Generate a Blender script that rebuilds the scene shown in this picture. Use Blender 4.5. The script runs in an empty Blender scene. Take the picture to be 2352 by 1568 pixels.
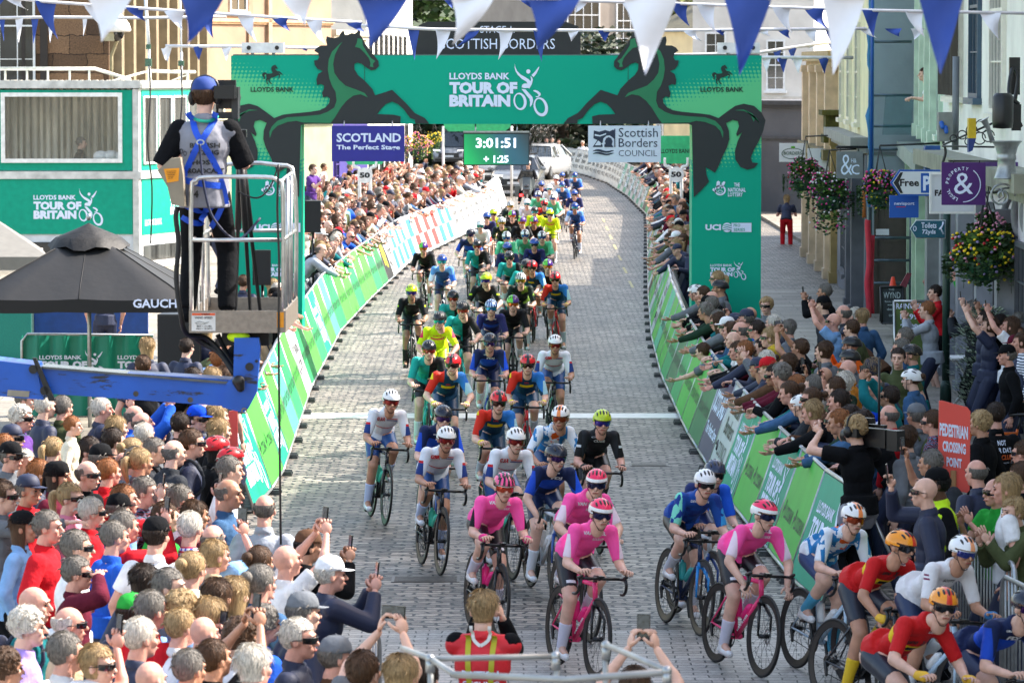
import bpy, math, random
from mathutils import Vector as V, Matrix as MX
from mathutils.bvhtree import BVHTree
R=math.radians; sin=math.sin; cos=math.cos; pi=math.pi
random.seed(7)
S=bpy.context.scene; C=S.collection
# ---------------- camera, world, sun, exposure ----------------
F,CX,CY,YH,H=10000.0,1176.0,784.0,150.0,5.1     # photo measured in a 2352 px wide frame
PITCH=math.atan((CY-YH)/F)
cd=bpy.data.cameras.new('camera'); cam=bpy.data.objects.new('camera',cd); C.objects.link(cam)
cam.location=(0,0,H); cam.rotation_euler=(R(90)-PITCH,0,0)
cd.sensor_width=36; cd.lens=36*F/2352; cd.clip_start=1; cd.clip_end=3000
cd.dof.use_dof=True; cd.dof.focus_distance=54; cd.dof.aperture_fstop=9
S.camera=cam
W=bpy.data.worlds.new('World'); S.world=W; W.use_nodes=True
AZ,EL=R(74),R(43)                                # sun: from the right, a little beyond the scene
nt=W.node_tree; sk=nt.nodes.new('ShaderNodeTexSky'); sk.sky_type='NISHITA'; sk.sun_disc=False
sk.sun_elevation=EL; sk.sun_rotation=AZ; sk.air_density=1.2; sk.dust_density=2.5; sk.ozone_density=.6
bg=nt.nodes['Background']; wt=nt.nodes.new('ShaderNodeMix'); wt.data_type='RGBA'; wt.blend_type='MULTIPLY'; wt.inputs[0].default_value=1; wt.inputs[7].default_value=(1,.90,.80,1)   # camera white balance set for open shade
nt.links.new(sk.outputs[0],wt.inputs[6]); nt.links.new(wt.outputs[2],bg.inputs[0]); bg.inputs[1].default_value=.145
sl=bpy.data.lights.new('sun','SUN'); sl.energy=3.1; sl.angle=R(.6); sl.color=(1,.95,.88)
so=bpy.data.objects.new('sun',sl); C.objects.link(so); so.location=(60,60,80)
sd=V((cos(EL)*sin(AZ),cos(EL)*cos(AZ),sin(EL))); so.rotation_euler=sd.to_track_quat('Z','Y').to_euler()
S.view_settings.view_transform='Standard'; S.view_settings.look='None'; S.view_settings.exposure=2.03
S.view_settings.gamma=1; S.cycles.max_bounces=5; S.cycles.diffuse_bounces=3; S.cycles.glossy_bounces=2
S.cycles.transparent_max_bounces=6; S.cycles.caustics_reflective=False; S.cycles.caustics_refractive=False
S.cycles.use_denoising=True

# ---------------- helpers ----------------
def ray(x,y):
    u=(x-CX)/F; v=(CY-y)/F
    return V((u,cos(PITCH)+v*sin(PITCH),-sin(PITCH)+v*cos(PITCH)))
def G(x,y,z=0.0):                # frame point -> point at height z
    d=ray(x,y); t=(z-H)/d.z; return V((0,0,H))+d*t
def D(x,y,dist):                 # frame point -> point on the plane Y=dist
    d=ray(x,y); return V((0,0,H))+d*(dist/d.y)
def lin(c):
    if isinstance(c,str):
        c=[int(c[i:i+2],16)/255 for i in (1,3,5)]
        c=[x/12.92 if x<=.04045 else ((x+.055)/1.055)**2.4 for x in c]
    return (c[0],c[1],c[2],1)
MC={}
def M(name,col,rough=.65,metal=0,var=.15,vs=7,bump=0,bs=60,trans=0,emit=0,spec=.5,streak=0,alpha=1):
    if name in MC: return MC[name]
    m=bpy.data.materials.new(name); m.use_nodes=True; n=m.node_tree.nodes; l=m.node_tree.links
    p=n['Principled BSDF']; c=lin(col)
    p.inputs['Base Color'].default_value=c; p.inputs['Roughness'].default_value=rough
    p.inputs['Metallic'].default_value=metal; p.inputs['Specular IOR Level'].default_value=spec
    if trans: p.inputs['Transmission Weight'].default_value=trans
    if alpha<1: p.inputs['Alpha'].default_value=alpha
    if emit: p.inputs['Emission Color'].default_value=c; p.inputs['Emission Strength'].default_value=emit
    if var or bump:
        tc=n.new('ShaderNodeTexCoord'); src=tc.outputs['Object']
        if streak:
            mp=n.new('ShaderNodeMapping'); mp.inputs['Scale'].default_value=(1,1,1/streak); l.new(src,mp.inputs[0]); src=mp.outputs[0]
    if var:
        t=n.new('ShaderNodeTexNoise'); t.inputs['Scale'].default_value=vs; t.inputs['Detail'].default_value=4; l.new(src,t.inputs['Vector'])
        r=n.new('ShaderNodeMapRange'); r.inputs[1].default_value=.3; r.inputs[2].default_value=.7
        r.inputs[3].default_value=1-var; r.inputs[4].default_value=1+var; l.new(t.outputs[0],r.inputs[0])
        x=n.new('ShaderNodeVectorMath'); x.operation='SCALE'; x.inputs[0].default_value=c[:3]; l.new(r.outputs[0],x.inputs['Scale'])
        l.new(x.outputs[0],p.inputs['Base Color'])
    if bump:
        t=n.new('ShaderNodeTexNoise'); t.inputs['Scale'].default_value=bs; t.inputs['Detail'].default_value=3; l.new(src,t.inputs['Vector'])
        b=n.new('ShaderNodeBump'); b.inputs['Strength'].default_value=min(1,bump); b.inputs['Distance'].default_value=.02
        l.new(t.outputs[0],b.inputs['Height']); l.new(b.outputs[0],p.inputs['Normal'])
    MC[name]=m; return m
TXT={}
def text_geo(s,bold=.0):
    k=(s,bold)
    if k in TXT: return TXT[k]
    cu=bpy.data.curves.new('t','FONT'); cu.body=s; cu.offset=bold; cu.resolution_u=2
    o=bpy.data.objects.new('t',cu); C.objects.link(o)
    dg=bpy.context.evaluated_depsgraph_get(); me=bpy.data.meshes.new_from_object(o.evaluated_get(dg))
    vs=[(v.co.x,v.co.y) for v in me.vertices]; fs=[tuple(p.vertices) for p in me.polygons]
    bpy.data.objects.remove(o); bpy.data.meshes.remove(me); bpy.data.curves.remove(cu)
    x0=min(v[0] for v in vs); x1=max(v[0] for v in vs); y0=min(v[1] for v in vs); y1=max(v[1] for v in vs)
    vs=[((x-x0)/(x1-x0),(y-y0)/(y1-y0)) for x,y in vs]
    TXT[k]=(vs,fs); return TXT[k]
def rotm(rx=0,ry=0,rz=0): return MX.Rotation(rz,3,'Z')@MX.Rotation(ry,3,'Y')@MX.Rotation(rx,3,'X')
def frame(d):
    d=d.normalized(); a=V((0,0,1)) if abs(d.z)<.9 else V((0,1,0))
    x=d.cross(a).normalized(); return x,d.cross(x).normalized()
class B:
    """collects shapes, then becomes ONE mesh"""
    def __init__(s): s.v=[]; s.f=[]; s.m=[]; s.s=[]; s.i=0
    def face(s,idx,sm=False): s.f.append(tuple(idx)); s.m.append(s.i); s.s.append(sm)
    def add(s,vs,fs,sm=False):
        o=len(s.v); s.v+= [V(v) for v in vs]
        for f in fs: s.face([o+i for i in f],sm)
        return s
    def box(s,c,d,rot=None):
        c=V(c); h=V(d)/2; vs=[]
        for z in(-1,1):
            for y in(-1,1):
                for x in(-1,1):
                    p=V((x*h.x,y*h.y,z*h.z)); vs.append(c+(rot@p if rot else p))
        return s.add(vs,[(0,2,3,1),(4,5,7,6),(0,1,5,4),(2,6,7,3),(0,4,6,2),(1,3,7,5)])
    def bx(s,a,b):
        a=V(a);b=V(b); return s.box((a+b)/2,[abs(b[i]-a[i]) for i in range(3)])
    def tube(s,pts,r,n=8,cap=True,closed=False):
        pts=[V(p) for p in pts]; k=len(pts); o=len(s.v)
        rr=r if isinstance(r,(list,tuple)) else [r]*k; px=None
        for i,p in enumerate(pts):
            if closed: d=pts[(i+1)%k]-pts[i-1]
            else: d=pts[min(i+1,k-1)]-pts[max(i-1,0)]
            x,y=frame(d)
            if px is not None:
                x=(px-d.normalized()*px.dot(d.normalized()));
                x=x.normalized() if x.length>1e-6 else frame(d)[0]
                y=d.normalized().cross(x)
            px=x
            for j in range(n):
                a=2*pi*j/n; s.v.append(p+(x*cos(a)+y*sin(a))*rr[i])
        for i in range(k if closed else k-1):
            for j in range(n):
                a=o+i*n+j; b=o+i*n+(j+1)%n; q=((i+1)%k)*n+o
                s.face((a,b,q+(j+1)%n,q+j),True)
        if cap and not closed:
            s.face([o+j for j in range(n)][::-1]); s.face([o+(k-1)*n+j for j in range(n)])
        return s
    def cap(s,a,b,ra,rb,n=10):          # round-ended limb
        a=V(a);b=V(b); d=(b-a)
        if d.length<1e-5: return s.ell(a,(ra,)*3)
        u=d.normalized(); pts=[];rr=[]
        for t in(-1,-.8,-.45,0): pts.append(a+u*ra*t); rr.append(ra*math.sqrt(max(0.0004,1-t*t)))
        for t in(.33,.66): pts.append(a+d*t); rr.append(ra+(rb-ra)*t)
        for t in(0,.45,.8,1): pts.append(b+u*rb*t); rr.append(rb*math.sqrt(max(0.0004,1-t*t)))
        return s.tube(pts,rr,n)
    def ell(s,c,r,rot=None,seg=14,ring=9):
        c=V(c); o=len(s.v)
        for i in range(ring+1):
            t=pi*i/ring
            for j in range(seg):
                a=2*pi*j/seg; p=V((r[0]*sin(t)*cos(a),r[1]*sin(t)*sin(a),r[2]*cos(t)))
                s.v.append(c+(rot@p if rot else p))
        for i in range(ring):
            for j in range(seg):
                s.face((o+i*seg+j,o+(i+1)*seg+j,o+(i+1)*seg+(j+1)%seg,o+i*seg+(j+1)%seg),True)
        return s
    def lathe(s,prof,c=(0,0,0),n=20,rot=None,sm=True):
        c=V(c); o=len(s.v); k=len(prof)
        for r,z in prof:
            for j in range(n):
                a=2*pi*j/n; p=V((r*cos(a),r*sin(a),z)); s.v.append(c+(rot@p if rot else p))
        for i in range(k-1):
            for j in range(n): s.face((o+i*n+j,o+i*n+(j+1)%n,o+(i+1)*n+(j+1)%n,o+(i+1)*n+j),sm)
        s.face([o+j for j in range(n)][::-1]); s.face([o+(k-1)*n+j for j in range(n)]); return s
    def poly(s,pts,fn,n=None):          # flat outline through map fn; n = thickness vector
        q=[V(fn(*p)) for p in pts]; k=len(q); o=len(s.v); s.v+=q; s.face(range(o,o+k))
        if n is not None:
            n=V(n); s.v+=[p+n for p in q]; s.face([o+k+i for i in range(k)][::-1])
            for i in range(k): s.face((o+i,o+(i+1)%k,o+k+(i+1)%k,o+k+i))
        return s
    def ring(s,c,ro,ri,fn,tilt=0,ci=None,n=28):
        ci=ci or c; o=len(s.v); ct,st=cos(tilt),sin(tilt)
        for (cc,r) in((c,ro),(ci,ri)):
            for j in range(n):
                a=2*pi*j/n; x=r[0]*cos(a); y=r[1]*sin(a); s.v.append(V(fn(cc[0]+x*ct-y*st,cc[1]+x*st+y*ct)))
        for j in range(n): s.face((o+j,o+(j+1)%n,o+n+(j+1)%n,o+n+j))
        return s
    def text(s,t,x0,y0,x1,y1,fn,bold=.0):   # fits text into a box given in the map's units (y0 = bottom)
        vs,fs=text_geo(t,bold); return s.add([fn(x0+(x1-x0)*x,y0+(y1-y0)*y) for x,y in vs],fs)
    def xf(s,m,o=0):
        for i in range(o,len(s.v)): s.v[i]=m@s.v[i]
        return s
    def mesh(s,name='m'):
        me=bpy.data.meshes.new(name); me.from_pydata(s.v,[],s.f)
        me.polygons.foreach_set('material_index',s.m); me.polygons.foreach_set('use_smooth',s.s); me.update(); return me
def plane(o,ux,uy,off=0):
    o=V(o);ux=V(ux);uy=V(uy); n=ux.cross(uy).normalized()*off
    return lambda x,y: o+ux*x+uy*y+n
def remesh(b,vox,sm=4,disp=None):
    o=bpy.data.objects.new('r',b.mesh('r')); C.objects.link(o)
    md=o.modifiers.new('r','REMESH'); md.mode='VOXEL'; md.voxel_size=vox
    if sm: m2=o.modifiers.new('s','SMOOTH'); m2.iterations=sm; m2.factor=.6
    dg=bpy.context.evaluated_depsgraph_get(); me=bpy.data.meshes.new_from_object(o.evaluated_get(dg))
    src=o.data; bpy.data.objects.remove(o); bpy.data.meshes.remove(src)
    return me
def me_to_b(me,b,mtx=None,slot=None):
    off=len(b.v)
    b.v+=[(mtx@v.co if mtx else v.co.copy()) for v in me.vertices]
    for p in me.polygons:
        b.f.append(tuple(off+i for i in p.vertices)); b.m.append(p.material_index if slot is None else slot); b.s.append(True)
    return b
REG=[]
def tagit(o,label,cat,group=None,kind=None,region=None):
    if label: o['label']=label
    if cat: o['category']=cat
    if group: o['group']=group
    if kind: o['kind']=kind
    if region is not None: REG.append((o,label,region))
    return o
def thing(name,label,cat,loc=(0,0,0),rz=0,group=None,region=None,rot=None,sc=None):
    o=bpy.data.objects.new(name,None); o.empty_display_size=.2; C.objects.link(o); o.location=loc
    o.rotation_euler=rot if rot else (0,0,rz)
    if sc: o.scale=(sc,sc,sc)
    return tagit(o,label,cat,group,None,region)
def P(name,b,mats,parent=None,loc=None,rot=None,label=None):
    me=b.mesh(name) if isinstance(b,B) else b
    o=bpy.data.objects.new(name,me); C.objects.link(o)
    if not isinstance(mats,(list,tuple)): mats=[mats]
    if isinstance(b,B):
        for m in mats: me.materials.append(m)
    else:
        while len(me.materials)<len(mats): me.materials.append(None)
        for i,m in enumerate(mats):
            if me.materials[i] is None and me.users==1: me.materials[i]=m
            elif me.materials[i]!=m: o.material_slots[i].link='OBJECT'; o.material_slots[i].material=m
    if parent: o.parent=parent
    if loc is not None: o.location=loc
    if rot is not None: o.rotation_euler=rot
    if label: o['label']=label
    return o
def struct(name,b,mats,label=None): o=P(name,b,mats); o['kind']='structure'; o['label']=label or name.replace('_',' '); return o
def spline(pts,n=4):
    out=[];k=len(pts); pts=[V(p) for p in pts]
    for i in range(k-1):
        p0=pts[max(i-1,0)];p1=pts[i];p2=pts[i+1];p3=pts[min(i+2,k-1)]
        for j in range(n):
            t=j/n; out.append(.5*((2*p1)+(p2-p0)*t+(2*p0-5*p1+4*p2-p3)*t*t+(3*p1-p0-3*p2+p3)*t**3))
    out.append(pts[-1]); return out
# shared materials
white=M('white_paint','#e8e8e4',.45); black=M('black_plastic','#141416',.4,bump=.1); steel=M('galvanised_steel','#a8abad',.35,.8,vs=20)
alu=M('aluminium_tube','#c9c9c8',.28,.9,vs=15); rubber=M('black_rubber','#0d0d0e',.6); lensm=M('dark_lens','#0a0c10',.08,spec=.9,var=0)
tealm=M('teal_print','#0b9a7c',.5,vs=3,var=.06,spec=.15); whitep=M('white_print','#dfe8ff',.5,var=0); darkp=M('dark_print','#0c2a24',.5,var=0)
glassm=M('window_glass','#2a3136',.06,spec=1,var=.4,vs=1.5); blackp=M('black_print','#15181a',.5,var=0)
# ---------------- setting ----------------
def cobble_mat(name,rw,rh,mort,c1,c2,cm,rough,bumpd,wob=.05):
    m=bpy.data.materials.new(name); m.use_nodes=True; n=m.node_tree.nodes; l=m.node_tree.links; p=n['Principled BSDF']
    tc=n.new('ShaderNodeTexCoord'); nz=n.new('ShaderNodeTexNoise'); nz.inputs['Scale'].default_value=4.5; nz.inputs['Detail'].default_value=4
    l.new(tc.outputs['Object'],nz.inputs[0]); sc=n.new('ShaderNodeVectorMath'); sc.operation='MULTIPLY_ADD'; sc.inputs[1].default_value=(wob*2,wob*1.6,0); l.new(nz.outputs['Color'],sc.inputs[0]); l.new(tc.outputs['Object'],sc.inputs[2])
    br=n.new('ShaderNodeTexBrick'); br.offset=.5; br.inputs['Scale'].default_value=1; br.inputs['Brick Width'].default_value=rw; br.inputs['Row Height'].default_value=rh
    br.inputs['Mortar Size'].default_value=mort; br.inputs['Mortar Smooth'].default_value=.25; br.inputs['Color1'].default_value=lin(c1); br.inputs['Color2'].default_value=lin(c2); br.inputs['Mortar'].default_value=lin(cm)
    l.new(sc.outputs[0],br.inputs['Vector'])
    n2=n.new('ShaderNodeTexNoise'); n2.inputs['Scale'].default_value=.35; n2.inputs['Detail'].default_value=5; l.new(tc.outputs['Object'],n2.inputs[0])
    n3=n.new('ShaderNodeTexNoise'); n3.inputs['Scale'].default_value=22; n3.inputs['Detail'].default_value=4; l.new(tc.outputs['Object'],n3.inputs[0])
    ad=n.new('ShaderNodeMath'); ad.operation='ADD'; l.new(n2.outputs[0],ad.inputs[0]); l.new(n3.outputs[0],ad.inputs[1])
    mr=n.new('ShaderNodeMapRange'); mr.inputs[1].default_value=.7; mr.inputs[2].default_value=1.3; mr.inputs[3].default_value=.42; mr.inputs[4].default_value=1.35; l.new(ad.outputs[0],mr.inputs[0])
    s=n.new('ShaderNodeVectorMath'); s.operation='SCALE'; l.new(br.outputs[0],s.inputs[0]); l.new(mr.outputs[0],s.inputs['Scale']); l.new(s.outputs[0],p.inputs['Base Color'])
    rr=n.new('ShaderNodeMapRange'); rr.inputs[3].default_value=rough-.1; rr.inputs[4].default_value=rough+.15; l.new(n3.outputs[0],rr.inputs[0]); l.new(rr.outputs[0],p.inputs['Roughness'])
    hh=n.new('ShaderNodeMath'); hh.operation='MULTIPLY_ADD'; hh.inputs[1].default_value=-1; l.new(br.outputs['Fac'],hh.inputs[0]); h2=n.new('ShaderNodeMath'); h2.operation='MULTIPLY'; h2.inputs[1].default_value=.35; l.new(n3.outputs[0],h2.inputs[0]); l.new(h2.outputs[0],hh.inputs[2])
    b=n.new('ShaderNodeBump'); b.inputs['Strength'].default_value=1; b.inputs['Distance'].default_value=bumpd; l.new(hh.outputs[0],b.inputs['Height']); l.new(b.outputs[0],p.inputs['Normal'])
    return m
setts=cobble_mat('granite_setts',.235,.165,.020,'#a0978a','#5c554b','#070605',.5,.05,.1)
flat=cobble_mat('flat_setts',.24,.15,.008,'#aaa59d','#8d8880','#2c2a28',.5,.01,.03)
slabs=cobble_mat('paving_slabs',.9,.6,.008,'#948c7f','#7c7568','#4a463f',.6,.006,.006)
b=B(); b.add([(-600,-30,-.01),(600,-30,-.01),(600,900,-.01),(-600,900,-.01)],[(0,1,2,3)]); struct('ground',b,M('tarmac_ground','#6a6762',.8,vs=2))
b=B(); b.add([(-14,39.2,0),(14,39.2,0),(14,260,0),(-14,260,0)],[(0,1,2,3)]); struct('cobbled_road',b,setts)
b=B(); b.add([(-14,10,-.001),(14,10,-.001),(14,39.2,-.001),(-14,39.2,-.001)],[(0,1,2,3)]); struct('flat_paved_road',b,flat)
b=B(); b.bx((5.1,20,-.02),(12,97,.12)); b.bx((8.3,104,-.02),(14,150,.10)); struct('pavement',b,slabs)
b=B(); b.bx((4.97,20,-.02),(5.1,97,.13)); struct('kerb',b,M('kerb_stone','#8d877c',.7,vs=3))
b=B(); b.bx((-16,40,-.02),(-4.6,150,.11)); struct('left_pavement',b,slabs)
b=B(); b.bx((-3.05,62.9,.0),(3.0,63.75,.004)); struct('finish_line',b,M('road_paint','#d9d9d4',.55,var=.12,vs=8))
b=B()
for (x,y,w,dd) in((G(978,1330).x,G(978,1330).y,.68,.5),(2.1,43,.5,.35),(1.75,55.5,.5,.4),(G(1125,1100).x,61,.5,.4)):
    b.bx((x-w/2,y-dd/2,0),(x+w/2,y+dd/2,.006))
    for k in range(7): b.bx((x-w/2+.03,y-dd/2+.03+k*(dd-.06)/7,.006),(x+w/2-.03,y-dd/2+.03+k*(dd-.06)/7+.03,.012))
struct('manhole_covers',b,M('cast_iron','#6a655e',.5,.3,vs=20))
b=B()
for k in range(7): b.bx((2.75+.04*k,100+7*k,0),(2.81+.04*k,103+7*k,.004))
struct('yellow_road_lines',b,M('yellow_paint','#a89c66',.6,vs=9,var=.4))
# buildings: a facade from p0 to p1 with openings in facade units
def building(name,label,p0,p1,h,col,depth=6,ops=(),cor=(),pil=(),z0=0,ground=None,roof=None,cat='building',flip=1,stone=False,rough=.85,chim=0,shop=None,mat=None):
    p0=V((*p0,0)); p1=V((*p1,0)); L=(p1-p0).length; u=(p1-p0)/L; n=V((u.y,-u.x,0))*flip     # n points to the street
    t=thing(name,label,cat,tuple(p0)); fr=MX((u,n,V((0,0,1)))).transposed(); rz=math.atan2(u.y,u.x)
    def bb(b,a0,a1,d0,d1,c0,c1): b.box(fr@V(((a0+a1)/2,(d0+d1)/2,(c0+c1)/2)),(a1-a0,abs(d1-d0),c1-c0),fr)
    wm=mat or M('render_'+col,col,rough,var=.16,vs=.9,bump=.3,bs=9)
    b=B(); bb(b,0,L,-depth,0,z0,h); P('wall',b,wm,t)
    if ground: b=B(); bb(b,.003,L-.003,0,.05,0,ground[0]); P('ground_floor_front',b,M('front_'+ground[1],ground[1],.6,var=.12,vs=2),t)
    for (zz,hh,pr,c) in cor: b=B(); bb(b,-.05,L+.05,-.01,pr,zz,zz+hh); bb(b,-.02,L+.02,-.01,pr*.6,zz-hh*.6,zz); P('cornice',b,M('trim_'+c,c,.75,var=.2,vs=3),t)
    for (a,w,za,zb,pr,c) in pil:
        b=B(); bb(b,a,a+w,.05 if za<.1 and ground else 0,pr,za,zb); bb(b,a-.04,a+w+.04,.05 if za<.1 and ground else 0,pr+.04,za,za+.25); bb(b,a-.04,a+w+.04,0.05,pr+.04,zb-.18,zb-.003); P('pilaster',b,M('trim_'+c,c,.7,var=.2,vs=3),t)
    off=.053 if ground else 0
    for o in ops:
        a,w,za,zb,fc=o[:5]; oo=off if ground and za<ground[0] else 0; kind=o[5] if len(o)>5 else 'w'
        f=B(); th=.07
        bb(f,a,a+th,oo,oo+.07,za,zb); bb(f,a+w-th,a+w,oo,oo+.07,za,zb); bb(f,a+th,a+w-th,oo,oo+.07,zb-th,zb); bb(f,a+th,a+w-th,oo,oo+.07,za,za+th)
        g=B()
        if kind=='w':
            bb(f,a+th,a+w-th,oo,oo+.055,(za+zb)/2-.025,(za+zb)/2+.025); nv=max(1,round(w/.5))
            for k in range(1,nv): q=a+w*k/nv; bb(f,q-.015,q+.015,oo,oo+.045,za+th,zb-th)
            for q in(.25,.75): bb(f,a+th,a+w-th,oo,oo+.044,za+(zb-za)*q-.012,za+(zb-za)*q+.012)
            bb(f,a-.08,a+w+.08,oo,oo+.14,za-.1,za-.002)
        F_=P('door' if kind=='d' else 'window',f,M('frame_'+fc,fc,.5,var=.08),t)
        bb(g,a+th,a+w-th,oo,oo+.02,za+th,zb-th)
        if kind=='d':
            P('door_panel',g,M('door_'+(o[6] if len(o)>6 else fc),o[6] if len(o)>6 else fc,.5,var=.15),F_)
            k=B(); 
            for q in((.12,.45),(.55,.9)): bb(k,a+w*.22,a+w*.78,oo+.02,oo+.035,za+(zb-za)*q[0],za+(zb-za)*q[1])
            P('moulding',k,M('door_'+(o[6] if len(o)>6 else fc),o[6] if len(o)>6 else fc,.5,var=.15),F_)
        else: P('pane',g,glassm,F_)
    if roof:
        rh,rc=roof; b=B(); q=[fr@V(c) for c in((-.3,.35,h),(L+.3,.35,h),(L+.3,-depth-.3,h),(-.3,-depth-.3,h),(-.3,-depth/2,h+rh),(L+.3,-depth/2,h+rh))]
        b.add(q,[(0,1,5,4),(2,3,4,5),(0,4,3),(1,2,5),(0,3,2,1)]); r_=P('roof',b,M('slate_'+rc,rc,.7,var=.3,vs=5,bump=.8,bs=20),t)
        for k in range(chim):
            b=B(); bb(b,L*(.15+.6*k),L*(.15+.6*k)+.9,-depth/2-.4,-depth/2+.4,h+rh*.5,h+rh+1.1)
            for q in(.2,.6): b.lathe([(.12,0),(.1,.45)],fr@V((L*(.15+.6*k)+q,-depth/2,h+rh+1.1)),10)
            P('chimney',b,M('chimney_stone','#8a7d6a',.9,var=.3,vs=4),r_)

    return t,bb
stonem=cobble_mat('dark_sandstone',1.0,.55,.012,'#8c6e52','#4c3a2c','#2c221b',.85,.02,.1)
# turn brick rows upright for walls facing the camera
mp=stonem.node_tree.nodes.new('ShaderNodeMapping'); mp.inputs['Rotation'].default_value=(R(-90),0,0)
for lk in list(stonem.node_tree.links):
    if lk.from_node.type=='TEX_COORD': to=lk.to_socket; src=lk.from_socket; stonem.node_tree.links.new(mp.outputs[0],to)
stonem.node_tree.links.new(src,mp.inputs[0])
sx=lambda x,d:(x-CX)/F*d
# left side
building('stone_building','dark brown sandstone building behind the commentary cabin',(sx(-260,128),128),(sx(252,128),128),11,'#5a4230',ops=[(.2,4.2,4.3,8.2,'#d8dcdc'),(4.9,.0+.06,0,.1,'#222222')][:1],pil=[(4.55,.22,3.4,11,.15,'#2c2622'),(4.0+.0,.0+.1,3.4,11,.05,'#2c2622')],mat=stonem)
building('cream_building','cream building with tall dark windows behind the aerials',(sx(252,128),128.2),(sx(462,148),148),12,'#857a68',ops=[(k*2.35+1.0,1.15,3.2,7.6,'#e0d6c0') for k in range(8)],pil=[(k*2.35+.1,.5,0,12,.35,'#7c6f58') for k in range(9)],depth=8)
t,_=building('peach_building','peach rendered building left of the gantry with sash windows',(sx(462,150),150),(sx(762,158),158),13,'#9c826c',ops=[(1.9,1.15,6.95,9.2,'#e6e2d6'),(3.35,.01+.05,0,.1,'#c9a27c')][:1]+[(.5,.9,2.2,4.3,'#e6e2d6')],cor=[(6.6,.12,.12,'#c9a27c'),(3.2,.25,.3,'#a8a890')],pil=[(0,.35,3.3,13,.08,'#937862'),(3.1,.3,3.3,13,.08,'#937862'),(4.4,.25,3.3,13,.12,'#a89078'),(3.65,.25,0,3.1,.25,'#9ea184'),(4.55,.25,0,3.1,.25,'#9ea184')],ground=(3.1,'#8f957c'),depth=9)
building('purple_shop','shop with a deep purple front beside the 50 metre board',(sx(762,160),160),(sx(842,170),170),6.4,'#cfc8b4',ops=[(.3,1.0,.6,2.3,'#3a2c78')],ground=(3.1,'#332a78'),cor=[(6.2,.2,.2,'#b8b2a2')],depth=7)
building('white_house','bright white house with a hanging sign left of the stage board',(sx(842,176),176),(sx(948,205),205),9,'#d8d6d0',ops=[(1.5+k*3,1.1,4.4,6.4,'#303234') for k in range(8)]+[(1+k*3.2,1.6,.5,2.4,'#303234') for k in range(8)],cor=[(3.2,.25,.3,'#c8c4b8')],roof=(2.5,'#4a4844'),depth=7)
# centre far
building('grey_house','grey beige house with white sash windows right of the stage board',(sx(1240,235),235),(sx(1500,238),238),13,'#a0948a',ops=[(1.6,2.0,5.6,10.0,'#e2e4e8'),(4.6,1.3,5.6,9.4,'#e2e4e8'),(1.4,1.3,.9,3.2,'#e2e4e8'),(4.2,1.3,.9,3.2,'#e2e4e8')],roof=(3,'#55504a'),depth=8)
building('cream_cottage','cream cottage with mossy slate roof above the right end of the gantry',(sx(1500,205),205),(sx(1600,200),200),6.7,'#cfc09a',ops=[(.5,.8,5.0,6.1,'#e2e4e8'),(.5,.8,1,2.4,'#e2e4e8')],roof=(2.2,'#5c5640'),depth=8,chim=1)
building('roughcast_house','tall white roughcast house behind the right gantry leg',(sx(1590,173),173),(sx(1868,172),172),9.3,'#d2cfca',ops=[(.5,.85,4.4,6.4,'#dfe2e4'),(2.95,.75,4.1,6.1,'#dfe2e4'),(1.7,.6,6.9,8.2,'#dfe2e4')],roof=(2.6,'#4c463e'),depth=8,cor=[(3.75,.12,.12,'#c8c4bc')],chim=1)
building('grey_gatehouse','dark grey panelled frontage with a black gate beyond the side road',(sx(1600,152),152),(sx(1872,147),147),3.9,'#55575c',ops=[(1.3,1.5,.1,2.2,'#2a2622','d','#1a1614')],cor=[(3.75,.15,.2,'#3a3c40'),(2.6,.08,.1,'#44464a')],depth=5)
# right side
building('cream_terrace','cream terrace with green shutters beyond the flower baskets',(sx(1868,131),131),(8.15,117),5.0,'#dcc6a4',ops=[(.6+k*2.5,1.1,3.1,4.6,'#57705c') for k in range(5)]+[(.8+k*2.5,1.4,.7,2.3,'#e0d6c0') for k in range(5)],pil=[(.05+k*2.5,.4,0,2.7,.22,'#d8bc9c') for k in range(6)],cor=[(2.75,.22,.35,'#a8a296'),(4.9,.2,.2,'#bfa884')],ground=(2.75,'#d4b898'),depth=6)
building('ochre_stone_house','ochre stone house with pilasters and mossy balustrade',(8.05,116.8),(7.75,103),5.3,'#c4b08a',ops=[(1.5+k*4,1.6,3.4,4.8,'#6a5a3a') for k in range(3)]+[(1.3+k*4,2,.5,2.4,'#4c4a44') for k in range(3)],pil=[(.2+k*4,.55,0,5.1,.3,'#cdb596') for k in range(4)],cor=[(2.85,.25,.4,'#6c6440'),(5.2,.25,.3,'#a8946c')],depth=7)
building('yellow_house','pale yellow rendered house with drainpipe beside the scaffold',(7.7,102.8),(7.15,87.6),8.6,'#ddd4ac',ops=[(2+k*4.2,1.2,3.9,6.0,'#d8d4c0') for k in range(3)]+[(8.5,2.4,.5,2.6,'#5a5c60'),(4.5,2.4,.5,2.6,'#5a5c60')],pil=[(.15,.7,0,3.4,.2,'#9c8450'),(11.6,.5,0,3.3,.3,'#54565c'),(14.3,.5,0,3.3,.3,'#54565c')],cor=[(3.45,.2,.35,'#8c8c86')],ground=(3.3,'#787a80'),depth=7)
t,bb=building('grey_end_wall','blue grey rendered end wall with a brown panelled door under scaffolding',(7.15,87.4),(8.35,87.4),9.5,'#8b98a0',ops=[(.12,.95,.1,2.75,'#3c342e','d','#4a423c')],cor=[(3.35,.08,.05,'#6c7478')],depth=.15)
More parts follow.
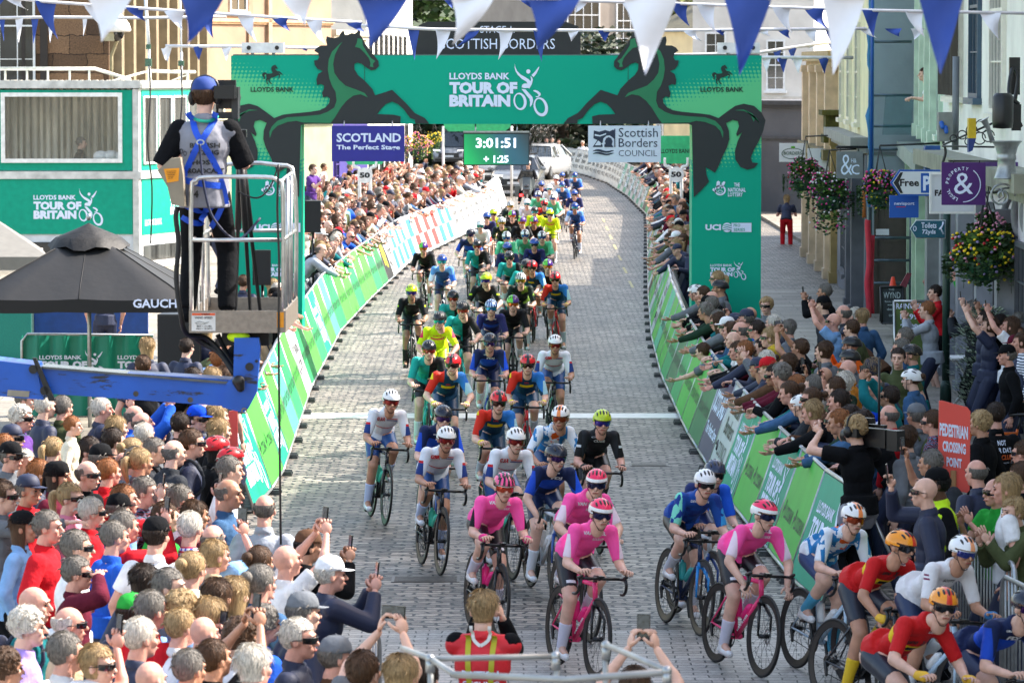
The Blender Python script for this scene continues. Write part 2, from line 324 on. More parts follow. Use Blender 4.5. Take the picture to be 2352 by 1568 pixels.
building('pale_green_shop','pale green shop front with bracketed cornice next to a bright blue door',(8.2,87.2),(7.3,73.5),7.9,'#c8d8c4',ops=[(1+k*3.4,1.3,3.9,6.3,'#c4d4c2') for k in range(4)]+[(1.2,2.4,.6,2.6,'#cfd8cc'),(5,2.4,.6,2.6,'#cfd8cc'),(9.9,1.1,.1,2.6,'#1a58b8','d','#1450b0'),(11.4,1.6,.5,2.6,'#1a58b8')],pil=[(.1,.4,0,3.2,.3,'#9fb49c'),(4.0,.4,0,3.2,.3,'#9fb49c'),(8.6,.5,0,3.2,.35,'#9fb49c'),(13.2,.4,0,3.2,.3,'#1a50a0')]+[(.5+k*3.4,.35,3.7,7.7,.18,'#c4d4c0') for k in range(4)],cor=[(3.3,.28,.5,'#8c948c')],depth=7)
t,bb=building('white_shop','white shop building with barred upper windows and mossy ledge',(7.25,73.3),(6.95,56),8.2,'#e6e4da',ops=[(1.2,2.6,4.6,7.4,'#e0ddd0'),(5.5,1.6,4.6,7.4,'#3c5468'),(9,2,4.4,7.4,'#e0ddd0')]+[(.8+k*3.2,2.2,.5,2.7,'#4c5058') for k in range(5)],pil=[(.05,.5,0,3.1,.3,'#7a7e80')]+[(3.0+k*3.2,.4,0,3.1,.3,'#7c8088') for k in range(4)],cor=[(3.45,.25,.5,'#8a8a7a'),(8.0,.25,.4,'#b8b4a4')],ground=(3.4,'#d4d0d8'),depth=8)
b=B()
for k in range(11): bb(b,1.3+k*.25,1.36+k*.25,.09,.2,4.62,7.38)
P('window_bars',b,M('bar_timber','#4a443c',.8),t)
building('grey_tall_block','grey stone block nearest the camera at the right edge',(6.9,55.8),(6.6,14),9.2,'#a9a498',ops=[(1+k*4,1.3,4,6,'#dcdcd4') for k in range(9)],depth=9)
# far trees and hill
b=B(); n=24
for i in range(n+1):
    for j in range(6): x=-220+440*i/n; b.v.append(V((x,330+j*60,-2+[0,6,12,17,21,24][j]+3*sin(i*1.7+j))))
for i in range(n):
    for j in range(5): b.face((i*6+j,(i+1)*6+j,(i+1)*6+j+1,i*6+j+1),True)
struct('wooded_hill',b,M('hill_green','#2c3a1c',.9,var=.5,vs=.25,bump=1,bs=1))
def tree(x,y,h,w,label,c1,c2,z0=0,crown0=.25,seed=1,n=5200,ls=.32):
    rnd=random.Random(seed); t=thing('tree',label,'tree',(x,y,z0),group='trees beyond the street')
    b=B(); b.tube(spline([(0,0,0),(.1,0,h*.3),(-.1,.1,h*.55),(0,0,h*.85)],3),[.35,.33,.3,.28,.25,.2,.17,.13,.1,.05],9)
    for k in range(9): a=k*2.4; z=h*(.3+.06*k); b.tube([(0,0,z),(cos(a)*w*.25,sin(a)*w*.25,z+h*.08),(cos(a)*w*.45,sin(a)*w*.45,z+h*.1)],[.1,.06,.02],6)
    P('trunk',b,M('bark','#3a2e24',.9,bump=1),t); b=B(); cl=[]
    for k in range(46):
        a=rnd.random()*2*pi; zz=rnd.random(); r_=w*.5*math.sqrt(max(.05,1-(zz*1.6-.75)**2))*rnd.uniform(.3,1); cl.append((V((cos(a)*r_,sin(a)*r_,h*(crown0+(1-crown0)*zz*.93))),rnd.uniform(.5,1.15)*w*.13,rnd.random()<.45))
    for k in range(n):
        c,r_,m_=cl[rnd.randrange(len(cl))]; d=V((rnd.gauss(0,1),rnd.gauss(0,1),rnd.gauss(0,1))).normalized()*r_*rnd.uniform(.6,1.1); p=c+d; q=V((rnd.gauss(0,1),rnd.gauss(0,1),rnd.gauss(0,1))).normalized(); e,g=frame(q); s_=ls*rnd.uniform(.5,1.2); b.i=1 if m_ else 0
        b.add([p-e*s_,p+g*s_*.6,p+e*s_,p-g*s_*.6],[(0,1,2,3)])
    P('crown',b,[M('leaf_'+c1,c1,.6,var=.4,vs=2),M('leaf_'+c2,c2,.6,var=.4,vs=2)],t); return t
TR=[(1000,300,24,15,'dark evergreen behind the stage board, left of the lighter tree','#101f12','#1a2c18',.05),(1120,310,22,15,'bright leafy tree behind the stage board, right of the evergreen','#3c5a1c','#5a7828',.1),(1220,318,21,14,'leafy tree against the left side of the grey house','#2c4418','#48641f',.1),(900,290,20,13,'tree rising behind the white house','#22381a','#38521f',.1),(1560,270,17,13,'yellow green tree above the cream cottage roof','#5a6420','#7a7c28',.15),(1400,300,22,15,'tree rising behind the grey house roof','#2c4418','#48641f',.1),(1760,280,20,14,'tree behind the roughcast house','#2c4418','#48641f',.1),(1030,225,6.5,9,'low dark shrub tree under the gantry beam, right of the white van','#16240f','#22341a',.05),(1290,222,6.5,10,'low dark tree under the gantry beam behind the advertising boards','#16240f','#22341a',.05),(600,330,24,18,'tree far behind the peach building','#2c4418','#48641f',.1),(1440,228,5.5,9,'dark hedge tree behind the council board','#16240f','#22341a',.02)]
for i,(x,d,h,w,lb,c1,c2,c0) in enumerate(TR): tree(sx(x,d),d,h,w,lb,c1,c2,0,c0,i+3,6500 if h>10 else 7000,.36 if h>10 else .22)
# long hedges of dense trees close the view
# ---------------- figures ----------------
def ik(a,c,l1,l2,hint):
    a=V(a);c=V(c);d=c-a; L=d.length
    if L>(l1+l2)*.995: c=a+d*((l1+l2)*.995/L); d=c-a; L=d.length
    u=d/L; x=(l1*l1-l2*l2+L*L)/(2*L); h=math.sqrt(max(0,l1*l1-x*x)); k=V(hint)-u*V(hint).dot(u)
    return a+u*x+k.normalized()*h, c
def head_build():
    b=B()
    b.ell((0,-.012,.03),(.077,.098,.094)); b.ell((0,.026,-.045),(.057,.062,.07)); b.ell((0,.05,-.085),(.032,.034,.026))
    b.cap((0,.088,.012),(0,.108,-.022),.010,.015); b.cap((-.04,.078,.03),(.04,.078,.03),.014,.014)
    b.cap((-.02,.084,-.056),(.02,.084,-.056),.011,.011)
    for s in(-1,1):
        b.ell((s*.079,-.012,-.008),(.011,.02,.033),rotm(0,0,s*.3)); b.ell((s*.042,.058,-.02),(.024,.026,.026))
    b.cap((0,-.02,-.05),(0,-.045,-.15),.057,.056)
    me=remesh(b,.008,3); o=B(); me_to_b(me,o,slot=0); bpy.data.meshes.remove(me)
    for s in(-1,1):
        o.i=1; o.ell((s*.031,.082,.009),(.014,.012,.007),seg=8,ring=5); o.cap((s*.016,.094,.031),(s*.05,.084,.03),.005,.004,6)
        o.ell((s*.008,.113,-.032),(.004,.005,.003),seg=6,ring=4)
    o.i=2; o.cap((-.02,.094,-.057),(.02,.094,-.057),.006,.006,6)
    return o
HEAD=head_build()
def add_head(b,m4):
    off=len(b.v); b.v+=[m4@v for v in HEAD.v]
    for f,m,s in zip(HEAD.f,HEAD.m,HEAD.s): b.f.append(tuple(off+i for i in f)); b.m.append(m); b.s.append(s)
def hand(b,w,d,nrm,side,curl=.35,spread=.12):
    """w wrist, d finger direction, nrm palm facing direction, side +1 = right hand"""
    w=V(w);d=V(d).normalized();n=V(nrm); n=(n-d*n.dot(d)).normalized(); x=d.cross(n)*-side   # x -> little finger side away from thumb
    x=n.cross(d)*side
    m=MX((x,d,n)).transposed()
    b.ell(w+d*.045,(.041,.052,.016),m,10,7)
    for k,(ox,L) in enumerate(((-.030,.068),(-.010,.078),(.010,.072),(.029,.056))):
        a=spread*(k-1.5); p=w+d*.085+x*ox; u=(d*cos(a)+x*sin(a)); pts=[p]
        c=0
        for q,(fr) in enumerate((.42,.32,.26)):
            c+=curl*(.6+.5*q)+.06*k*curl; p=p+(u*cos(c)+n*sin(c))*L*fr; pts.append(p)
        b.tube(pts,[.0098,.009,.008,.006],6)
    t0=w+d*.025-x*.03; u=(-x*.75+d*.65+n*.25).normalized(); t1=t0+u*.04; t2=t1+(u*.6+d*.6+n*.4*curl).normalized()*.034
    b.tube([t0,t1,t2],[.014,.011,.008],6)
ARM1,ARM2,LEG1,LEG2=.285,.255,.44,.44
def figure(p):
    """p: dict hip, sh(shoulder centre), hands[(pos,dir,palm,curl)]xLR, feet, knees hint, head (pos,pitch,yaw) -> parts"""
    hip=V(p['hip']);sh=V(p['sh']); up=(sh-hip).normalized(); rt=V((1,0,0)); rt=(rt-up*rt.dot(up)).normalized()
    if 'tw' in p: rt=MX.Rotation(p['tw'],3,'Z')@rt
    fw=up.cross(rt).normalized(); T=MX((rt,fw,up)).transposed(); w=p.get('w',1); L=(sh-hip).length
    body=B(); tor=[]
    tor.append((hip,(.155*w,.108*w,.11))); tor.append((hip+up*L*.36+fw*.012,(.137*w,.1*w,.15)))
    tor.append((hip+up*L*.70+fw*.006,(.162*w,.115*w,.17)))
    S_={}; E={}; Wr={}
    for k,s in(('L',-1),('R',1)):
        hp,hd,hn,cu=p['hand'+k]; hp=V(hp); reach=(hp-sh).normalized()
        S_[k]=sh+rt*s*.168*w-up*.02+reach*.025
        E[k],Wr[k]=ik(S_[k],hp,ARM1,ARM2,V(p.get('elb',(s*.5,-.3,-1))) if not isinstance(p.get('elb'),dict) else V(p['elb'][k]))
    hd_p,pit,yaw=p['head']; hd_p=V(hd_p); Hm=MX.Translation(hd_p)@MX.Rotation(yaw,4,'Z')@MX.Rotation(pit,4,'X')
    def torso(b,i):
        for c,r in tor: b.ell(c,(r[0]+i,r[1]+i,r[2]+i*.5),T)
        b.cap(S_['L']-up*.015,S_['R']-up*.015,.056+i*.8,.056+i*.8)
    torso(body,0); nb=Hm@V((0,-.045,-.10)); body.cap(sh+up*.02,nb,.062,.054)
    Kn={};An={}
    for k,s in(('L',-1),('R',1)):
        ag=1+(p.get('leg',1)-1)*.7; body.cap(S_[k],E[k],.052*ag,.040*ag); body.cap(E[k],Wr[k],.041*ag,.026*ag); body.ell(E[k]+(Wr[k]-E[k])*.25,(.043,.043,.06),MX((frame(Wr[k]-E[k])[0],frame(Wr[k]-E[k])[1],(Wr[k]-E[k]).normalized())).transposed())
        hj=hip+rt*s*.09*w-V((0,0,.03)); ft=V(p['foot'+k]); Kn[k],An[k]=ik(hj,ft,LEG1,LEG2,p.get('kneeh',(s*.08,1,.1)))
        S_['h'+k]=hj
        lg=p.get('leg',1); body.cap(hj,Kn[k],.085*lg,.056*lg); body.cap(Kn[k],An[k],.054*lg,.036); d=(An[k]-Kn[k]); fx,fy=frame(d)
        bk=-V((0,1,0)); body.cap(Kn[k]+d*.12+bk*.012,Kn[k]+d*.5+bk*.018,.052*lg,.044*lg)
        body.cap(An[k],An[k]+V(p.get('toe',(0,.13,-.05))),.036,.03)
    me=remesh(body,.014,5); out=B(); me_to_b(me,out,slot=0); bpy.data.meshes.remove(me); add_head(out,Hm)
    for k,s in(('L',-1),('R',1)):
        _,hd,hn,cu=p['hand'+k]; w0=len(out.v); out.i=0; hand(out,Wr[k],hd,hn,s,cu)
    r={'body':out.mesh('body'),'Hm':Hm,'Wr':Wr,'E':E,'S':S_,'K':Kn,'A':An,'T':T,'sh':sh,'hip':hip,'up':up,'fw':fw,'rt':rt,'torso':torso,'p':p}
    return r
def sleeves(b,r,i,full,cuff=0):
    for k in'LR':
        if full: b.cap(r['S'][k],r['E'][k],.058+i,.046+i); b.cap(r['E'][k],r['Wr'][k]+(r['E'][k]-r['Wr'][k])*.07,.046+i,.033+i)
        else:
            e=r['S'][k]+(r['E'][k]-r['S'][k])*full if full else None
def top_mesh(r,i=.018,long_=True,sm=4,hem=.07,frac=.62,tight=False):
    b=B(); r['torso'](b,i); u=r['up']
    b.tube([r['hip']+u*.1,r['hip']-u*hem],[.15+i,.158+i],14)
    if not tight:b.v=b.v
    for k in'LR':
        Sx,Ex,Wx=r['S'][k],r['E'][k],r['Wr'][k]
        if long_: b.cap(Sx,Ex,.056+i,.046+i); b.tube([Ex,Ex+(Wx-Ex)*.93],[.047+i,.032+i*.8],10)
        elif frac: b.ell(Sx,(.059+i,)*3); b.tube([Sx,Sx+(Ex-Sx)*frac],[(.054 if tight else .06)+i,(.042 if tight else .05)+i*(1 if tight else 1.5)],10)
    b.tube([r['sh']+u*.02,r['sh']+u*.075+r['fw']*.01],[.075+i*.5,.062+i*.4],12)
    # squash the hem tube to the hips' depth
    return remesh(b,.013,sm)
def trousers_mesh(r,i=.014,short=0):
    b=B(); T=r['T']; b.ell(r['hip']-r['up']*.01,(.16+i,.115+i,.12),T)
    for k in'LR':
        h,K,A=r['S']['h'+k],r['K'][k],r['A'][k]
        if short: b.tube([h,h+(K-h)*short],[.09+i,.066+i],12)
        else: b.cap(h,K,.088+i,.062+i); b.tube([K,A-(A-K)*.02],[.063+i,.05+i],12)
    return remesh(b,.014,3)
def shoes_mesh(r,toe=V((0,.15,-.065))):
    b=B()
    for k in'LR': A=r['A'][k]; b.cap(A+V((0,-.03,-.045)),A+toe,.042,.036); b.cap(A,A+V((0,0,-.03)),.045,.045)
    return remesh(b,.012,2)
# hair, hats and glasses in head coordinates
def hair(kind):
    b=B(); rnd=random.Random(hash(kind)%97 if 0 else ord(kind)); seg,ring=26,18; rr=(.090,.108,.102); c=V((0,-.022,.038)); keep={}
    if kind=='c': rr=(.099,.116,.111)
    if kind in 'wl': rr=(.094,.111,.104)
    idx={}
    for i in range(ring+1):
        t=pi*i/ring
        for j in range(seg):
            a=2*pi*j/seg; q=V((sin(t)*cos(a),sin(t)*sin(a),cos(t))); n=.02*(rnd.random()-.5)+.02*sin(3*a+ord(kind))*sin(2*t)
            if kind=='c': n*=2
            p=c+V((q.x*rr[0],q.y*rr[1],q.z*rr[2]))*(1+n)
            if q.z<0 and kind in'lw':
                lo=.34 if kind=='l' else .11; p.z=c.z+q.z*lo; p.x=q.x*rr[0]*(1+n)+ (0 if abs(q.z)<.5 else 0); k=min(1,abs(q.z))
                p.x=(1 if q.x>0 else -1)*abs(q.x/max(.25,sin(t)))*rr[0]*(.95-.35*k)*(1+n); p.y=c.y+(q.y/max(.25,sin(t)))*rr[1]*(.95-.35*k)
            idx[i,j]=len(b.v); b.v.append(p); keep[i,j]=(q,p)
    def ok(q,p):
        if kind in'sp u'.replace(' ','') or kind=='c':
            if p.y>.045: return p.z>.062
            if p.y>-.03: return p.z>(.0 if kind!='c' else -.03)
            return p.z>-.065
        if kind=='b': return False
        if kind=='r': return (p.z<.07 and p.z>-.06 and p.y<.015) or (False)
        if kind in'wl': return p.z>.06 if p.y>.035 else True
        return True
    for i in range(ring):
        for j in range(seg):
            ks=[(i,j),(i+1,j),(i+1,(j+1)%seg),(i,(j+1)%seg)]
            if all(ok(*keep[k]) for k in ks): b.face([idx[k] for k in ks],True)
    if kind=='u': b.ell((0,-.15,.06),(.045,.04,.042))
    if kind=='p': b.tube(spline([(0,-.12,.05),(0,-.17,.03),(0,-.17,-.06),(0,-.14,-.17)],3),[.02,.025,.03,.035,.036,.034,.03,.025,.02,.01],8)
    if kind=='c':
        for q in range(60):
            a=rnd.random()*2*pi; z=rnd.uniform(-.5,1); s_=math.sqrt(1-z*z); p=c+V((cos(a)*s_*.096,sin(a)*s_*.111,z*.106))
            if ok(None,p): b.ell(p,(.015,.015,.014),seg=6,ring=4)
    # strands: fine blades laid over the scalp, some lighter
    sb_=B(); sb_.v=b.v; sb_.f=b.f; sb_.m=b.m; sb_.s=b.s
    fl=[f for f in b.f if len(f)==4]; nb=len(fl)
    if nb and kind!='b':
        for q in range(1200 if kind in'wl' else 950):
            f=fl[rnd.randrange(nb)]; wt=[rnd.random() for _ in f]; sw=sum(wt); p=sum((b.v[i]*w_ for i,w_ in zip(f,wt)),V())/sw; nn_=(p-c); 
            if nn_.length<1e-4: continue
            nn_.normalize(); dn=V((rnd.gauss(0,.16)+.25*nn_.x,-.4+rnd.gauss(0,.16),-1)) if kind!='c' else V((rnd.gauss(0,1),rnd.gauss(0,1),rnd.gauss(0,1))); tg=(dn-nn_*dn.dot(nn_)); 
            if tg.length<1e-3: continue
            tg.normalize(); L=rnd.uniform(.02,.05)*(1.5 if kind in'wl' else .8); sd2=nn_.cross(tg)*rnd.uniform(.001,.0022); b.i=rnd.choice((0,1,1,2)); b.add([p+nn_*.001-sd2,p+nn_*.001+sd2,p+nn_*rnd.uniform(.002,.005)+tg*L*.6,p+tg*L+nn_*rnd.uniform(-.002,.006)],[(0,1,2),(0,2,3)])
    b.i=0
    # tufts break the outline
    if kind in'swlupr':
        for q in range(7):
            a=rnd.random()*2*pi; z=rnd.uniform(-.2,1); s_=math.sqrt(max(0,1-z*z)); d=V((cos(a)*s_,sin(a)*s_,z)); p=c+V((d.x*rr[0],d.y*rr[1],d.z*rr[2]))
            if ok(d,p): b.tube([p-d*.01,p+d*.007+V((0,-.012,.0)),p+d*.006+V((0,-.035,-.02))],[.009,.007,.001],4,False)
    return b.mesh('hair') if b.f else None
HAIR={k:hair(k) for k in 'srwlupc'}
def cap_hat(back=False):
    b=B(); b.lathe([(.094,0),(.094,.02),(.088,.05),(.07,.083),(.04,.1),(.004,.106)],(0,-.012,.045),20); 
    for i in range(len(b.v)): b.v[i].y=(b.v[i].y+.012)*1.13-.015
    s=-1 if back else 1; o=len(b.v); n=9
    for k in(0,1):
        for j in range(n):
            a=pi*(.17+.66*j/(n-1)); x=.078*cos(a)*(1 if k==0 else 1.0); y=(.095*sin(a) if k==0 else .095*sin(a)+.075*sin(pi*j/(n-1))**.5); b.v.append(V((x,s*y,.05-(.012 if k else 0))))
    for j in range(n-1): b.face((o+j,o+j+1,o+n+j+1,o+n+j))
    b.ell((0,-.012,.152),(.01,.01,.006),seg=6,ring=4); return b.mesh('cap')
CAP=cap_hat()
def bandana():
    b=B(); b.lathe([(.092,-.02),(.094,.03),(.08,.08),(.045,.1),(.003,.105)],(0,-.015,.035),18)
    for i in range(len(b.v)): b.v[i].y*=1.15
    b.cap((0,-.11,0),(.02,-.14,-.12),.03,.015); return b.mesh('bandana')
BAND=bandana()
def helmet(mode):
    """slots: 0 shell, 1 accent, 2 vents, 3 strap"""
    b=B(); seg,ring=28,14; c=V((0,-.015,.035)); o=0; K={}
    for i in range(ring+1):
        t=pi*.60*i/ring
        for j in range(seg):
            a=2*pi*j/seg; q=V((sin(t)*cos(a),sin(t)*sin(a),cos(t))); p=c+V((q.x*.098,q.y*.138,q.z*.105))
            if q.y<0 and q.z<.3: p.y*=1+.08*(0.3-q.z)
            b.v.append(p); K[i*seg+j]=p
    for i in range(ring):
        for j in range(seg):
            f=(i*seg+j,(i+1)*seg+j,(i+1)*seg+(j+1)%seg,i*seg+(j+1)%seg); m=sum((b.v[x] for x in f),V())/4
            if m.z<.045 and m.y>.03: continue
            if m.z<.02 and abs(m.x)<.2 and m.y>-.04: continue
            if mode=='rim': b.i=1 if m.z<.066 else 0
            elif mode=='split': b.i=1 if m.x<0 else 0
            elif mode=='mid': b.i=1 if abs(m.x)<.022 else 0
            elif mode=='stripe': b.i=1 if int((m.x+.2)/.018)%2 else 0
            else: b.i=0
            b.face(f,True)
    b.i=2
    def surf(x,y):
        z2=1-(x/.098)**2-(y/.138)**2; return V((x,y-.015,.035+.105*math.sqrt(max(.02,z2))))
    for x in(-.062,-.031,0,.031,.062):
        for y0,y1 in((.03,.105-abs(x)*.35),(-.075,-.01)):
            pts=[surf(x,y0+(y1-y0)*k/4)+V((0,0,-.004)) for k in range(5)]; w=.0095 if x else .011
            b.tube(pts,[w*.35,w,w*1.05,w,w*.35],7)
    b.i=3
    for s in(-1,1): b.tube([(s*.078,.03,.04),(s*.07,.03,-.04),(s*.02,.05,-.118),(0,.05,-.122)],.0035,5); b.tube([(s*.08,-.05,.03),(s*.075,.0,-.04),(s*.07,.03,-.045)],.0035,5)
    return b.mesh('helmet')
HELM={k:helmet(k) for k in('plain','rim','split','mid','stripe')}
def visor(w=1,h0=-.024,h1=.03):
    b=B(); n=15
    for z,r in((h1,.0),(0.5*(h0+h1),.004),(h0,-.004)):
        for j in range(n):
            a=R(-72+144*j/(n-1)); k=abs(j-(n-1)/2)/((n-1)/2); zz=z if z>0 else z*(1-.5*k*k); 
            if z<0 and k<.15: zz=z*.4
            b.v.append(V((sin(a)*.086,(cos(a)*(.108+r))-.001,zz)))
    for i in range(2):
        for j in range(n-1): b.face((i*n+j,i*n+j+1,(i+1)*n+j+1,(i+1)*n+j),True)
    b.i=1; b.tube([b.v[j]+V((0,.001,.002)) for j in range(n)],.0035,5)
    for s in(-1,1): b.tube([(s*.082,.035,.012),(s*.088,-.03,.006)],.0035,5)
    return b.mesh('glasses')
VIS=visor(); SUN=visor(h0=-.018,h1=.02)
# ---------- spectator poses (forward = +Y) ----------
ft={'footL':(-.11,0,.09),'footR':(.12,.03,.09)}
def sp(lean=0,hl=None,hr=None,elb=None,pit=0,yaw=0,**k):
    L=.47; l=R(lean); hip=V((0,-.45*sin(l)*.6,.94)); sh=hip+V((0,sin(l)*L,cos(l)*L)); hd=sh+V((0,.035+.16*sin(l)*.9,.198-.03*sin(l)))
    dn=((0,.1,-1),(1,0,0),.4)
    p=dict(hip=hip,sh=sh,head=(hd,R(pit),R(yaw)),handL=hl or ((-.25,.02+sh.y,.88),(0,.15,-1),(1,0,0),.4),handR=hr or ((.25,.04+sh.y,.88),(0,.15,-1),(-1,0,0),.4),**ft)
    if elb: p['elb']=elb
    p.update(k); return p
up_=(0,.25,1)
POSE={
 'i':sp(3), 
 'r':sp(52,((-.14,.72,.98),(0,1,-.2),(.5,0,1),.2),((.24,.66,1.02),(.2,1,-.1),(0,0,1),.25),pit=-8),
 'u':sp(42,((-.26,.46,1.1),(.6,.8,-.1),(0,0,-1),.6),((.18,.74,.95),(-.15,1,-.25),(-.7,0,.7),.25),pit=-2,tw=.25),
 'l':sp(36,((-.2,.44,1.08),(.5,.8,-.2),(0,0,-1),.6),((.2,.46,1.08),(-.5,.8,-.2),(0,0,-1),.6)),
 'p':sp(4,None,((.10,.33,1.63),(-.1,.12,1),(-.75,.6,.0),.75),pit=3),
 'q':sp(5,((-.075,.36,1.5),(.25,.2,1),(.8,.4,0),.8),((.075,.36,1.5),(-.25,.2,1),(-.8,.4,0),.8)),
 'h':sp(-2,((-.08,.30,1.80),(.25,.1,1),(.8,.4,0),.75),((.08,.30,1.80),(-.25,.1,1),(-.8,.4,0),.75),elb={'L':(-1,.2,-.3),'R':(1,.2,-.3)},pit=10),
 'c':sp(6,((-.05,.36,1.36),(.3,.35,1),(1,.1,0),.1),((.06,.37,1.34),(-.3,.35,1),(-1,.1,0),.15)),
 'o':sp(3,None,((.2,.56,1.44),(0,1,.05),(0,0,-1),.3)),
 'b':sp(2,None,((.13,.2,1.61),(-1,.1,.3),(0,.0,-1),.2),elb={'L':(-.5,-.3,-1),'R':(1,.3,-.5)}),
}
RIG={}
def rig(k):
    if k in RIG: return RIG[k]
    r=figure(POSE[k]); RIG[k]=r
    for nm,fn in(('j',lambda:top_mesh(r,.022,True)),('s',lambda:top_mesh(r,.013,True)),('t',lambda:top_mesh(r,.014,False)),('v',lambda:top_mesh(r,.006,False,frac=.05)),('tr',lambda:trousers_mesh(r)),('so',lambda:trousers_mesh(r,.02,.85)),('fe',lambda:shoes_mesh(r))): r['_'+nm]=fn
    return r
def part(r,nm):
    if nm not in r: r[nm]=r['_'+nm]()
    return r[nm]
COL={'navy':'#1b2440','blue':'#2456b8','lightblue':'#7fa9d8','denim':'#3c5c80','red':'#c4202a','burgundy':'#5a1a2c','pink':'#e08aa0','purple':'#5a3a80','lilac':'#a892d8','green':'#2c9a3c','darkgreen':'#23382c','olive':'#4b5236','teal':'#14646a','turquoise':'#2cc0c4','grey':'#6c7076','darkgrey':'#34373c','lightgrey':'#a3a9b2','black':'#121316','white':'#e4e4e6','cream':'#ddd3bd','beige':'#bfa98a','mustard':'#b8752a','yellow':'#e2c31c','orange':'#e0601c','brown':'#5a4030','hivis':'#c8f020','royal':'#1446c8'}
def pattern(c):
    nm='cloth_'+c
    if nm in MC: return MC[nm]
    m=M(nm,'#dfe2ea',.85,var=0,bump=.5,bs=14); n=m.node_tree.nodes; l=m.node_tree.links; tc=n.new('ShaderNodeTexCoord'); cur=None
    for ax,col in (((1,0,0),'#3050b0'),((0,0,1),'#b03848')) if c=='check' else (((0,0,1),'#20304c'),) if c=='striped' else (((1,0,0),'#0c1424'),((0,0,1),'#8c3848')):
        w=n.new('ShaderNodeTexWave'); w.bands_direction='X' if ax[0] else 'Z'; w.inputs['Scale'].default_value=9 if c!='floral' else 14; w.inputs['Distortion'].default_value=0 if c!='floral' else 9; l.new(tc.outputs['Object'],w.inputs[0])
        g=n.new('ShaderNodeMath'); g.operation='GREATER_THAN'; g.inputs[1].default_value=.62 if c!='floral' else (.3 if ax[0] else .8); l.new(w.outputs[1],g.inputs[0]); mx=n.new('ShaderNodeMix'); mx.data_type='RGBA'; mx.inputs[7].default_value=lin(col)
        if cur is None: mx.inputs[6].default_value=lin('#dfe2ea' if c!='floral' else '#5c7090')
        else: l.new(cur,mx.inputs[6])
        l.new(g.outputs[0],mx.inputs[0]); cur=mx.outputs[2]
    l.new(cur,n['Principled BSDF'].inputs['Base Color']); return m
def cloth(c):
    if c in('check','striped','floral'): return pattern(c)
    return M('cloth_'+c,COL[c],.9,var=.16,vs=9,bump=.9,bs=11,spec=.12)
HC={'w':('white','#c4bdb2'),'g':('grey','#6c6761'),'d':('dark brown','#2a1d15'),'k':('black','#0e0c0c'),'n':('brown','#48311f'),'y':('blonde','#9c825c'),'o':('ginger','#8c5832'),'s':('silver','#a29e98')}
HL={}
def hairs(c):
    a=HC[c][1]; rgb=[int(a[i:i+2],16) for i in(1,3,5)]; f=lambda k:'#%02x%02x%02x'%tuple(min(255,int(x*k)) for x in rgb); n_='hair_'+HC[c][0].replace(' ','_')
    return [hairm(c),M(n_+'_light',f(1.16),.6,var=.2),M(n_+'_deep',f(.74),.6,var=.2)]
def hairm(c): return M('hair_'+HC[c][0].replace(' ','_'),HC[c][1],.6,var=.4,vs=95,streak=9,bump=.5,bs=120,spec=.3)
SK=[M('skin_fair','#d8ab96',.5,var=.12,vs=16),M('skin_pink','#cf9885',.5,var=.14,vs=16),M('skin_tan','#b5846a',.5,var=.12,vs=16),M('skin_dark','#5a3826',.5,var=.1,vs=12)]
DK=M('eye_brow','#2b1d18',.4,var=0); LIP=[M('lips','#a85c50',.5,var=0),M('lips_dark','#4a2820',.5,var=0)]
phm=M('phone_case','#0c0d10',.25); screen=M('phone_screen','#3a4048',.15,var=.5,vs=40)
STY={'s':'short {} haired','b':'bald or shaven','r':'balding {} haired','w':'bobbed {} haired','l':'long {} haired','u':'{} bun haired','p':'{} ponytailed','c':'curly {} haired'}
GAR={'j':'jacket','s':'sweater','t':'T-shirt','v':'sleeveless top'}
PO={'i':'','r':' reaching over barrier','l':' leaning on barrier','u':' stretching one hand out','p':' raising a phone','q':' filming with a phone','h':' holding a phone overhead','c':' clapping','o':' pointing','b':' shading the eyes'}
REGN={}
def cname(c): return {'check':'checked','floral':'dark floral','hivis':'bright yellow','lightblue':'light blue','lightgrey':'light grey','darkgrey':'dark grey','darkgreen':'dark green','royal':'bright blue'}.get(c,c)
